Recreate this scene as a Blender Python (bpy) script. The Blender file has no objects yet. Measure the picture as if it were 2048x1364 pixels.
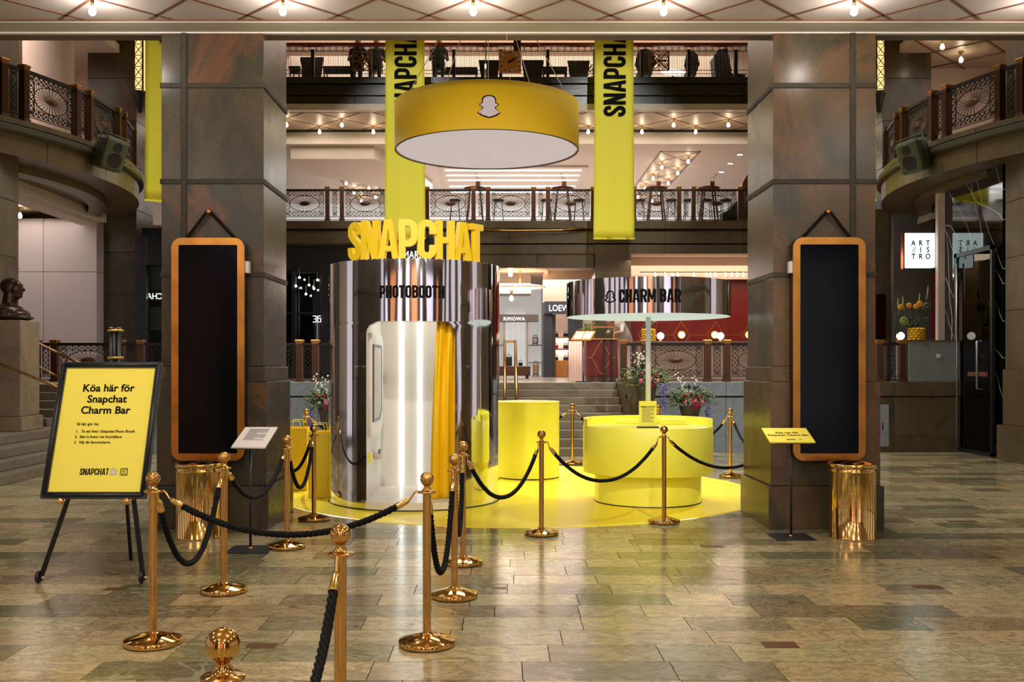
import bpy, bmesh, math, random
from mathutils import Vector, Matrix
random.seed(7)
PI = math.pi
SC = bpy.context.scene
COL = SC.collection

# ------------------------------------------------------------------ camera
FPX = 1950.0                      # focal length in pixels of the 2048x1364 frame
VX, VY, CH = 1006.0, 733.0, 1.6   # vanishing point and camera height
cam_d = bpy.data.cameras.new('camera')
cam_d.sensor_width = 36.0
cam_d.lens = 36.0 * FPX / 2048.0
cam_d.shift_x = (1024.0 - VX) / 2048.0
cam_d.shift_y = (VY - 682.0) / 2048.0
cam_d.clip_end = 200
cam = bpy.data.objects.new('camera', cam_d)
COL.objects.link(cam)
cam.location = (0, 0, CH)
cam.rotation_euler = (PI / 2, 0, 0)
SC.camera = cam

# ------------------------------------------------------------------ world, exposure
w = bpy.data.worlds.new('world')
SC.world = w
w.use_nodes = True
w.node_tree.nodes['Background'].inputs[0].default_value = (0.9, 0.85, 0.8, 1)
w.node_tree.nodes['Background'].inputs[1].default_value = 0.05
SC.view_settings.view_transform = 'Standard'
SC.view_settings.look = 'None'
SC.view_settings.gamma = 1.0
SC.view_settings.exposure = 0.57
SC.view_settings.use_curve_mapping = False
SC.cycles.max_bounces = 6
SC.cycles.glossy_bounces = 4
SC.cycles.diffuse_bounces = 3
SC.cycles.transmission_bounces = 4
SC.cycles.sample_clamp_indirect = 4.0
SC.cycles.adaptive_threshold = 0.04
SC.cycles.adaptive_min_samples = 16
SC.cycles.light_sampling_threshold = 0.03
SC.cycles.caustics_reflective = False
SC.cycles.caustics_refractive = False

# ------------------------------------------------------------------ large lights
def area(name, loc, size, power, color=(1, 1, 1), rot=(0, 0, 0), sy=None, spread=None):
    d = bpy.data.lights.new(name, 'AREA')
    d.energy = power; d.color = color; d.size = size
    if sy:
        d.shape = 'RECTANGLE'; d.size_y = sy
    if spread: d.spread = spread
    o = bpy.data.objects.new(name, d); COL.objects.link(o)
    o.location = loc; o.rotation_euler = rot
    return o
def spot(name, loc, target, power, color=(1, 1, 1), angle=60, blend=.5, r=.08):
    d = bpy.data.lights.new(name, 'SPOT')
    d.energy = power; d.color = color; d.spot_size = math.radians(angle); d.spot_blend = blend
    d.shadow_soft_size = r
    o = bpy.data.objects.new(name, d); COL.objects.link(o)
    o.location = loc
    o.rotation_euler = (Vector(target) - Vector(loc)).to_track_quat('-Z', 'Y').to_euler()
    return o
def point(name, loc, power, color=(1, .85, .68), r=.05):
    d = bpy.data.lights.new(name, 'POINT')
    d.energy = power; d.color = color; d.shadow_soft_size = r
    o = bpy.data.objects.new(name, d); COL.objects.link(o); o.location = loc
    return o
WARM = (1.0, .80, .60); NEUT = (1.0, .93, .86); COOL = (.90, .95, 1.0)
area('atrium_roof_light', (.15, 17.8, 13.6), 7, 650, (1, .96, .92), sy=6, spread=1.9)
spot('atrium_spotlight', (-6.9, 17.2, 6.6), (.4, 12.4, .2), 1300, (1, .98, .95), 46)
spot('atrium_spotlight', (7.2, 17.2, 6.6), (.6, 12.6, .2), 1100, (1, .98, .95), 46)
spot('added_front_spot', (2.3, 6.0, 4.86), (1.6, 11.2, .5), 330, (1, .96, .90), 34, .8)  # unseen spot added to light the charm bar's front
spot('added_front_spot', (-1.0, 6.2, 4.86), (-1.0, 11.2, 2.4), 300, (1, .96, .90), 36, .8)  # unseen spot added for the foam letters and upper booth
spot('added_banner_spot', (3.6, 14.5, 13.2), (2.9, 26.5, 7.6), 1850, (1, .98, .94), 24, .6)  # unseen spot added to brighten the right back banner
spot('added_banner_spot', (-3.3, 14.5, 13.2), (-2.6, 26.5, 7.6), 1850, (1, .98, .94), 24, .6)  # unseen spot added to brighten the left back banner
spot('atrium_spotlight', (5.8, 11.6, 9.0), (4.0, 18.2, 1.2), 1700, (.90, .95, 1), 40, .7)
spot('atrium_spotlight', (-5.5, 11.6, 9.0), (-4.0, 18.2, 1.2), 1100, (.90, .95, 1), 40, .7)  # mirrored spot added to brighten the left terrace wall
area('upper_gallery_light', (.15, 31.5, 12.3), 15, 420, (1, .82, .70), sy=5)
area('gallery_front_light', (.15, 29.0, 8.70), 15, 130, (1, .84, .66), sy=1.4)
area('gallery_back_light', (.15, 36.0, 8.35), 13, 430, (1, .97, .95), sy=8)
area('shop_arcade_light', (.15, 29.5, 4.28), 4.5, 230, (1, .84, .74), sy=4.5)
area('added_booth_fill', (-1.0, 11.75, 2.33), .7, 3, (1, .94, .86), sy=.6)  # fill added inside the booth to whiten its interior
area('bistro_room_light', (6.0, 27.5, 4.6), 5, 110, (1, .78, .55), sy=3)
area('side_arcade_light', (-11.0, 20.5, 5.0), 3, 60, (1, .86, .74), sy=4)
area('side_gallery_light', (-11.5, 18.5, 8.8), 4, 160, (1, .86, .78), sy=6)
area('side_gallery_light', (11.8, 18.5, 8.8), 4, 160, (1, .86, .72), sy=6)

def PX(px, Y): return (px - VX) * Y / FPX
def PZ(py, Y): return CH - (py - VY) * Y / FPX

# ------------------------------------------------------------------ materials
def lin(c):
    return tuple(((v / 255 / 12.92) if v / 255 <= .04045 else ((v / 255 + .055) / 1.055) ** 2.4) for v in c)
def new_mat(name):
    m = bpy.data.materials.new(name); m.use_nodes = True
    nt = m.node_tree
    return m, nt, nt.nodes['Principled BSDF']
def P(name, rgb, rough=.5, metal=0., emit=None, estr=0., spec=None, bump=0., bscale=60., var=0., vscale=6., coat=0., aniso=0.):
    """plain principled with faint procedural variation and relief; rgb is sRGB 0-255"""
    m, nt, b = new_mat(name)
    c = lin(rgb)
    b.inputs['Base Color'].default_value = (*c, 1)
    b.inputs['Roughness'].default_value = rough
    b.inputs['Metallic'].default_value = metal
    if spec is not None: b.inputs['Specular IOR Level'].default_value = spec
    if coat: b.inputs['Coat Weight'].default_value = coat; b.inputs['Coat Roughness'].default_value = .05
    if emit:
        b.inputs['Emission Color'].default_value = (*lin(emit), 1)
        b.inputs['Emission Strength'].default_value = estr
    tc = nt.nodes.new('ShaderNodeTexCoord')
    if var:
        n = nt.nodes.new('ShaderNodeTexNoise'); n.inputs['Scale'].default_value = vscale; n.inputs['Detail'].default_value = 5
        nt.links.new(tc.outputs['Object'], n.inputs['Vector'])
        r = nt.nodes.new('ShaderNodeValToRGB')
        r.color_ramp.elements[0].position = .3; r.color_ramp.elements[1].position = .7
        r.color_ramp.elements[0].color = (*[v * (1 - var) for v in c], 1)
        r.color_ramp.elements[1].color = (*[min(1, v * (1 + var)) for v in c], 1)
        nt.links.new(n.outputs['Fac'], r.inputs['Fac']); nt.links.new(r.outputs['Color'], b.inputs['Base Color'])
    if bump:
        n = nt.nodes.new('ShaderNodeTexNoise'); n.inputs['Scale'].default_value = bscale; n.inputs['Detail'].default_value = 3
        nt.links.new(tc.outputs['Object'], n.inputs['Vector'])
        bp = nt.nodes.new('ShaderNodeBump'); bp.inputs['Strength'].default_value = bump; bp.inputs['Distance'].default_value = .01
        nt.links.new(n.outputs['Fac'], bp.inputs['Height']); nt.links.new(bp.outputs['Normal'], b.inputs['Normal'])
    return m
def E(name, rgb, strength):
    return P(name, rgb, .5, emit=rgb, estr=strength)
def stone(name, cols, scale=1.2, rough=.35, veins=None, stretch=(1, 1, 1), attr=False, grain=.25, spec=.5):
    """mottled stone: distorted noise through a palette, fine grain, optional thin veins; per-piece offset by 'tone' attribute"""
    m, nt, b = new_mat(name)
    N = nt.nodes.new; L = nt.links.new
    tc = N('ShaderNodeTexCoord'); mp = N('ShaderNodeMapping'); mp.inputs['Scale'].default_value = stretch
    L(tc.outputs['Object'], mp.inputs['Vector'])
    vec = mp.outputs['Vector']
    at = N('ShaderNodeAttribute'); at.attribute_name = 'tone'
    ml = N('ShaderNodeVectorMath'); ml.operation = 'SCALE'; ml.inputs[0].default_value = (37., 91., 53.)
    L(at.outputs['Fac'], ml.inputs['Scale'])
    ad = N('ShaderNodeVectorMath'); ad.operation = 'ADD'; L(vec, ad.inputs[0]); L(ml.outputs[0], ad.inputs[1]); vec = ad.outputs[0]
    n1 = N('ShaderNodeTexNoise'); n1.inputs['Scale'].default_value = scale; n1.inputs['Detail'].default_value = 7
    n1.inputs['Roughness'].default_value = .62; n1.inputs['Distortion'].default_value = 1.6
    L(vec, n1.inputs['Vector'])
    r = N('ShaderNodeValToRGB'); cr = r.color_ramp
    k = len(cols)
    cr.elements[0].position = .28; cr.elements[0].color = (*lin(cols[0]), 1)
    cr.elements[1].position = .74; cr.elements[1].color = (*lin(cols[-1]), 1)
    for i in range(1, k - 1):
        e = cr.elements.new(.28 + .46 * i / (k - 1)); e.color = (*lin(cols[i]), 1)
    L(n1.outputs['Fac'], r.inputs['Fac'])
    col = r.outputs['Color']
    n2 = N('ShaderNodeTexNoise'); n2.inputs['Scale'].default_value = 70; n2.inputs['Detail'].default_value = 4
    L(vec, n2.inputs['Vector'])
    mr = N('ShaderNodeMapRange'); mr.inputs['From Min'].default_value = .3; mr.inputs['From Max'].default_value = .7
    mr.inputs['To Min'].default_value = 1 - grain; mr.inputs['To Max'].default_value = 1 + grain
    L(n2.outputs['Fac'], mr.inputs['Value'])
    mx = N('ShaderNodeVectorMath'); mx.operation = 'SCALE'; L(col, mx.inputs[0]); L(mr.outputs[0], mx.inputs['Scale']); col = mx.outputs[0]
    if attr:   # piece-to-piece tone
        m2 = N('ShaderNodeValToRGB'); m2.color_ramp.interpolation = 'CONSTANT'
        for i, c in enumerate(TONES):
            e = m2.color_ramp.elements[0] if i == 0 else m2.color_ramp.elements.new(i / len(TONES))
            e.position = i / len(TONES); e.color = (*c, 1)
        m2.color_ramp.elements.remove(m2.color_ramp.elements[-1])
        L(at.outputs['Fac'], m2.inputs['Fac'])
        m3 = N('ShaderNodeVectorMath'); m3.operation = 'MULTIPLY'; L(col, m3.inputs[0]); L(m2.outputs[0], m3.inputs[1]); col = m3.outputs[0]
    if veins:
        wv = N('ShaderNodeTexNoise'); wv.inputs['Scale'].default_value = veins[1]; wv.inputs['Detail'].default_value = 4; wv.inputs['Distortion'].default_value = .9
        L(vec, wv.inputs['Vector'])
        sb = N('ShaderNodeMath'); sb.operation = 'SUBTRACT'; sb.inputs[1].default_value = .5; L(wv.outputs['Fac'], sb.inputs[0])
        ab = N('ShaderNodeMath'); ab.operation = 'ABSOLUTE'; L(sb.outputs[0], ab.inputs[0])
        lt = N('ShaderNodeMapRange'); lt.inputs['From Min'].default_value = 0; lt.inputs['From Max'].default_value = veins[2]
        lt.inputs['To Min'].default_value = veins[3]; lt.inputs['To Max'].default_value = 0
        L(ab.outputs[0], lt.inputs['Value'])
        mm = N('ShaderNodeMix'); mm.data_type = 'RGBA'; L(lt.outputs[0], mm.inputs[0]); L(col, mm.inputs[6])
        mm.inputs[7].default_value = (*lin(veins[0]), 1); col = mm.outputs[2]
    L(col, b.inputs['Base Color'])
    rr = N('ShaderNodeMapRange'); rr.inputs['To Min'].default_value = max(.03, rough - .08); rr.inputs['To Max'].default_value = rough + .1
    L(n1.outputs['Fac'], rr.inputs['Value']); L(rr.outputs[0], b.inputs['Roughness'])
    b.inputs['Specular IOR Level'].default_value = spec
    bp = N('ShaderNodeBump'); bp.inputs['Strength'].default_value = .08; bp.inputs['Distance'].default_value = .004
    L(n2.outputs['Fac'], bp.inputs['Height']); L(bp.outputs['Normal'], b.inputs['Normal'])
    return m
TONES = [(.36, .41, .37), (.5, .46, .42), (1, .98, .92), (.55, .55, .50), (.95, .90, .78), (.80, .80, .74), (1.12, 1.06, .95), (.70, .62, .54), (.9, .93, .82), (.45, .47, .45), (.98, .88, .80), (1.05, 1.02, .90), (.62, .66, .56), (.88, .82, .74)]
def glass(name, rgb=(235, 245, 240), rough=0.02, alpha=.25):
    m, nt, b = new_mat(name)
    tr = nt.nodes.new('ShaderNodeBsdfTransparent'); tr.inputs[0].default_value = (*lin(rgb), 1)
    gl = nt.nodes.new('ShaderNodeBsdfGlossy'); gl.inputs['Roughness'].default_value = rough
    fr = nt.nodes.new('ShaderNodeFresnel'); fr.inputs[0].default_value = 1.5
    mx = nt.nodes.new('ShaderNodeMixShader')
    nt.links.new(fr.outputs[0], mx.inputs[0]); nt.links.new(tr.outputs[0], mx.inputs[1]); nt.links.new(gl.outputs[0], mx.inputs[2])
    nt.links.new(mx.outputs[0], nt.nodes['Material Output'].inputs[0])
    nt.nodes.remove(b)
    return m
def wavy_mirror(name, rgb=(235, 235, 238), rough=.06, strength=.16):
    m, nt, b = new_mat(name)
    b.inputs['Base Color'].default_value = (*lin(rgb), 1); b.inputs['Metallic'].default_value = 1; b.inputs['Roughness'].default_value = rough
    tc = nt.nodes.new('ShaderNodeTexCoord'); mp = nt.nodes.new('ShaderNodeMapping'); mp.inputs['Scale'].default_value = (1.3, 1.3, .10)
    n = nt.nodes.new('ShaderNodeTexNoise'); n.inputs['Scale'].default_value = 2.2; n.inputs['Detail'].default_value = 2
    bp = nt.nodes.new('ShaderNodeBump'); bp.inputs['Strength'].default_value = strength; bp.inputs['Distance'].default_value = .05
    nt.links.new(tc.outputs['Object'], mp.inputs['Vector']); nt.links.new(mp.outputs[0], n.inputs['Vector'])
    nt.links.new(n.outputs['Fac'], bp.inputs['Height']); nt.links.new(bp.outputs['Normal'], b.inputs['Normal'])
    return m
def perforated(name, rgb, dark):
    m, nt, b = new_mat(name)
    N = nt.nodes.new; L = nt.links.new
    tc = N('ShaderNodeTexCoord'); v = N('ShaderNodeTexVoronoi'); v.inputs['Scale'].default_value = 62; v.inputs['Randomness'].default_value = .0
    L(tc.outputs['Object'], v.inputs['Vector'])
    r = N('ShaderNodeValToRGB'); r.color_ramp.elements[0].position = .28; r.color_ramp.elements[1].position = .42
    r.color_ramp.elements[0].color = (*lin(dark), 1); r.color_ramp.elements[1].color = (*lin(rgb), 1)
    L(v.outputs['Distance'], r.inputs['Fac']); L(r.outputs['Color'], b.inputs['Base Color'])
    b.inputs['Roughness'].default_value = .5
    bp = N('ShaderNodeBump'); bp.inputs['Strength'].default_value = .4; bp.inputs['Distance'].default_value = .004
    L(v.outputs['Distance'], bp.inputs['Height']); L(bp.outputs['Normal'], b.inputs['Normal'])
    return m

M = {}
M['column'] = stone('column_stone', [(44, 48, 46), (62, 56, 43), (75, 65, 48), (57, 54, 43), (98, 68, 46), (52, 56, 52)], .7, .26, stretch=(1, 1, .6), grain=.16, spec=.25)
M['column2'] = stone('column_stone_salmon', [(48, 51, 46), (72, 63, 46), (96, 73, 51), (78, 67, 47), (60, 59, 48), (108, 79, 55)], .6, .26, stretch=(1, 1, .7), grain=.18, spec=.25)
M['pier'] = stone('pier_stone', [(62, 58, 46), (86, 74, 55), (98, 84, 62), (76, 69, 54)], .9, .34, stretch=(1, 1, .6), spec=.3)
M['joint'] = stone('joint_stone', [(46, 45, 38), (62, 55, 43), (52, 49, 41)], 2.0, .5, spec=.15)
M['beamstone'] = stone('beam_stone', [(72, 63, 45), (98, 84, 58), (84, 72, 52)], 1.5, .35)
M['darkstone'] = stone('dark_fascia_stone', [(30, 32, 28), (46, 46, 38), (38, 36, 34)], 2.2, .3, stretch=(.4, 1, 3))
M['greystone'] = stone('grey_wall_stone', [(104, 110, 116), (134, 140, 144), (120, 126, 130), (150, 154, 156)], 1.6, .42)
M['step'] = stone('step_stone', [(98, 92, 80), (128, 116, 98), (112, 102, 86)], 1.4, .35, stretch=(.5, 1, 1))
M['tile'] = stone('floor_tile_stone', [(84, 84, 70), (146, 138, 108), (186, 172, 134), (142, 132, 104), (172, 160, 126), (104, 90, 76)], 4.6, .16, stretch=(.7, 1.3, 1), attr=True, grain=.24, veins=((214, 204, 176), 1.1, .006, .35))
M['grout'] = P('floor_grout', (70, 64, 50), .8)
def vein_marble(name):
    m, nt, b = new_mat(name); N = nt.nodes.new; L = nt.links.new
    tc = N('ShaderNodeTexCoord'); col = None
    for (rot, sc, dist, th) in (((.0, 0, .0), .42, 5.0, .9988), ((.35, 0, .2), .30, 7.0, .9990), ((-.5, 0, 0), .25, 6.0, .9992)):
        mp = N('ShaderNodeMapping'); mp.inputs['Rotation'].default_value = (rot[0] + .62, rot[1], rot[2]); L(tc.outputs['Object'], mp.inputs['Vector'])
        wv = N('ShaderNodeTexWave'); wv.wave_type = 'BANDS'; wv.bands_direction = 'Y'; wv.inputs['Scale'].default_value = sc
        wv.inputs['Distortion'].default_value = dist; wv.inputs['Detail'].default_value = 3; wv.inputs['Detail Scale'].default_value = .9
        L(mp.outputs[0], wv.inputs['Vector'])
        r = N('ShaderNodeMapRange'); r.inputs['From Min'].default_value = th; r.inputs['From Max'].default_value = 1.0; L(wv.outputs['Fac'], r.inputs['Value'])
        if col is None: col = r.outputs[0]
        else:
            a = N('ShaderNodeMath'); a.operation = 'MAXIMUM'; L(col, a.inputs[0]); L(r.outputs[0], a.inputs[1]); col = a.outputs[0]
    mx = N('ShaderNodeMix'); mx.data_type = 'RGBA'; mx.inputs[6].default_value = (*lin((10, 11, 14)), 1); mx.inputs[7].default_value = (*lin((200, 200, 198)), 1)
    L(col, mx.inputs[0]); L(mx.outputs[2], b.inputs['Base Color'])
    b.inputs['Roughness'].default_value = .05; b.inputs['Specular IOR Level'].default_value = 1.0
    return m
M['marble'] = vein_marble('black_marble')
M['pedestal'] = stone('pedestal_marble', [(120, 104, 84), (150, 132, 106), (136, 118, 96), (112, 100, 84)], 1.3, .3)
M['white'] = P('white_paint', (214, 204, 196), .55, var=.03)
M['whitewarm'] = P('warm_white_paint', (206, 186, 172), .6, var=.04)
M['band'] = P('ceiling_band_paint', (186, 178, 160), .5, var=.03)
M['hoard'] = P('white_hoarding_board', (186, 176, 178), .6, var=.02)
M['panel'] = perforated('perforated_ceiling_panel', (186, 174, 166), (92, 82, 76))
M['panel2'] = P('ceiling_panel_paint', (196, 176, 156), .45, var=.03)
M['batten'] = P('copper_batten', (122, 82, 58), .4, .3)
M['chrome'] = wavy_mirror('polished_chrome_sheet')
M['chrome_plain'] = P('brushed_steel', (200, 200, 202), .2, 1)
M['brass'] = P('polished_rose_brass', (214, 168, 96), .06, 1)
M['brasslight'] = P('polished_yellow_brass', (240, 200, 120), .12, 1)
M['binbrass'] = P('bin_brass', (226, 186, 112), .09, 1, var=.08, vscale=3)
M['framebrass'] = P('brushed_brass_frame', (178, 124, 58), .32, 1, var=.25, vscale=4)
M['antique'] = P('antique_brass_ring', (176, 134, 74), .3, 1, var=.15)
M['yellow'] = P('yellow_laminate', (252, 247, 84), .32, var=.015)
M['carpet'] = P('yellow_vinyl_carpet', (253, 228, 50), .34, var=.03, vscale=1.5)
M['foam'] = P('yellow_letter_foam', (250, 212, 34), .5)
M['fabric'] = P('yellow_stretched_fabric', (240, 196, 24), .7, bump=.1, bscale=300)
M['banner'] = P('yellow_banner_cloth', (250, 244, 66), .6, bump=.08, bscale=200)
M['curtain'] = P('yellow_satin_curtain', (252, 204, 8), .38, bump=.1, bscale=30)
M['paperyellow'] = P('yellow_printed_sheet', (252, 236, 84), .45)
M['diffuser'] = P('diffuser_added_glow', (120, 114, 116), .8, emit=(236, 222, 224), estr=.36)  # greyed base with glow added to offset yellow bounce
M['ink'] = P('black_print', (13, 12, 13), .7, spec=.1)
M['inkgrey'] = P('grey_print', (96, 94, 88), .6)
M['logowhite'] = P('white_print', (216, 206, 212), .6)
M['boothwhite'] = P('booth_white_laminate', (232, 226, 216), .35)
M['led'] = E('white_led_strip', (236, 250, 250), 3.2)
M['ledline'] = E('white_led_line', (240, 250, 255), 3)
M['black'] = P('black_powder_coat', (22, 24, 28), .38)
M['blackmatte'] = P('black_matte', (14, 15, 18), .6)
M['blackshop'] = P('black_shopfront_lacquer', (24, 25, 28), .28, var=.1)
M['screen'] = P('black_glass_screen', (6, 9, 14), .12, spec=.12)
M['rope'] = P('black_braided_rope', (9, 9, 11), .75, bump=.3, bscale=220, spec=.2)
M['leather'] = P('dark_leather_strap', (20, 15, 11), .8, spec=.1)
M['bronze'] = P('bronze_railing_post', (92, 58, 36), .4, .4, var=.2, vscale=8)
M['iron'] = P('dark_iron_lattice', (44, 34, 28), .42, .5)
M['bronzecap'] = P('brass_post_cap', (180, 124, 66), .3, .8)
M['bustbronze'] = P('patinated_bronze', (66, 48, 38), .36, .7, var=.25, vscale=6)
M['red'] = P('red_lacquer_panel', (112, 26, 18), .38, var=.05)
M['gold'] = P('gold_inlay', (206, 150, 84), .3, .8)
M['speaker'] = P('olive_speaker_housing', (78, 84, 58), .5)
M['speakercone'] = P('speaker_cone', (24, 26, 24), .5)
M['bulb'] = E('lit_bulb_glass', (255, 244, 226), 22)
M['bulbfar'] = E('lit_bulb_glass_far', (255, 236, 200), 26)
M['globe'] = E('lit_opal_globe', (255, 244, 226), 1.6)
M['brassglobe'] = E('lit_brass_globe', (255, 214, 150), 3)
M['lantern'] = E('lantern_glass', (255, 226, 150), .7)
M['signwhite'] = E('lit_sign_face', (226, 248, 248), 1.0)
M['signtext'] = E('lit_sign_letters', (255, 255, 255), 1.2)
M['greysign'] = P('grey_sign_box', (104, 100, 98), .5)
M['bluesign'] = P('dark_blue_sign_board', (52, 54, 66), .5)
M['shopwhite'] = P('glowing_shop_wall', (222, 222, 220), .6, emit=(250, 250, 250), estr=.22)  # walls glow slightly, shop light put into the material
M['shoppink'] = P('glowing_warm_shop_wall', (226, 190, 170), .6, emit=(255, 214, 190), estr=.22)  # warm shop light put into the material as a faint glow
M['oak'] = P('oak_cabinet', (206, 138, 70), .45, var=.1, vscale=9)
M['walnut'] = P('walnut_bench', (96, 56, 36), .4, var=.25, vscale=9)
M['wood'] = P('reddish_wood', (116, 58, 46), .45, var=.1)
M['woodvase'] = P('wooden_vase', (168, 104, 74), .5, var=.1)
M['chairdark'] = P('dark_chair_fabric', (38, 40, 44), .7)
M['armbrown'] = P('brown_leather_chair', (140, 88, 36), .5)
M['copper'] = P('copper_mirror_panel', (190, 104, 70), .18, 1)
M['landing'] = stone('landing_floor_stone', [(120, 108, 98), (150, 132, 118), (136, 120, 106)], 1.0, .22, stretch=(.5, 1.4, 1))
M['gallerywall'] = P('gallery_wall_paint', (226, 208, 192), .6, var=.04)
M['leaf'] = P('green_leaf', (64, 86, 58), .5, var=.3, vscale=20)
M['leafpale'] = P('pale_green_leaf', (138, 150, 82), .5, var=.25, vscale=20)
M['canopyglow'] = P('canopy_underside_glow', (120, 124, 124), .6, emit=(226, 244, 244), estr=.40)  # dimmed base plus added glow, so the underside reads white
M['winwhite'] = E('lit_shop_window_white', (226, 216, 236), .75)
M['winwarm'] = E('lit_shop_window_warm', (216, 140, 96), .6)
M['sideglow'] = E('added_side_glow', (232, 224, 236), .34)  # glow added at the hall sides to brighten the chrome
M['counterfront'] = P('brown_counter_front', (146, 118, 98), .5, var=.15)
M['conduit'] = P('painted_conduit', (70, 68, 52), .45)
M['pink'] = P('pink_petal', (224, 120, 140), .5, var=.2, vscale=30)
M['crimson'] = P('crimson_petal', (150, 22, 50), .5, var=.2, vscale=30)
M['whiteflower'] = P('white_petal', (226, 226, 212), .5)
M['lilac'] = P('lilac_petal', (124, 112, 180), .5)
M['yellowflower'] = P('orange_yellow_petal', (236, 160, 30), .5, var=.2, vscale=40)
M['vaseyellow'] = P('yellow_glazed_vase', (222, 170, 16), .25)
M['urn'] = P('dark_stone_urn', (74, 68, 58), .45, var=.2)
M['skin'] = P('skin', (196, 150, 124), .5)
M['hair'] = P('dark_hair', (26, 20, 18), .5)
M['clothdark'] = P('dark_cloth', (28, 28, 34), .8)
M['clothteal'] = P('teal_cloth', (58, 96, 92), .8)
M['clothwhite'] = P('white_cloth', (214, 196, 186), .8)
M['glass'] = glass('clear_glass')
M['darkglass'] = P('dark_shop_glass', (16, 17, 20), .06, spec=.6)
M['redwood'] = P('red_brown_handrail', (116, 44, 32), .35)
M['clockface'] = P('orange_clock_plate', (206, 132, 50), .45)
M['menuorange'] = P('orange_menu_frame', (226, 140, 24), .45)
M['steel'] = P('steel_pole', (168, 166, 170), .3, .9)
M['polewhite'] = P('white_pole', (222, 222, 218), .35)
M['cable'] = P('steel_cable', (190, 186, 176), .35, .8)
M['cream'] = P('cream_plastic', (214, 208, 196), .5)
M['inlay'] = P('brown_metal_inlay', (104, 68, 38), .4, .4)
M['suitcase'] = P('silver_suitcase', (206, 204, 196), .3, .5)
M['suitbeige'] = P('beige_suitcase', (180, 160, 138), .35, .3)

for k_ in ('bulb', 'bulbfar', 'globe', 'brassglobe', 'lantern', 'signtext', 'ledline', 'shopwhite', 'shoppink'):
    M[k_].cycles.emission_sampling = 'NONE'
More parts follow.
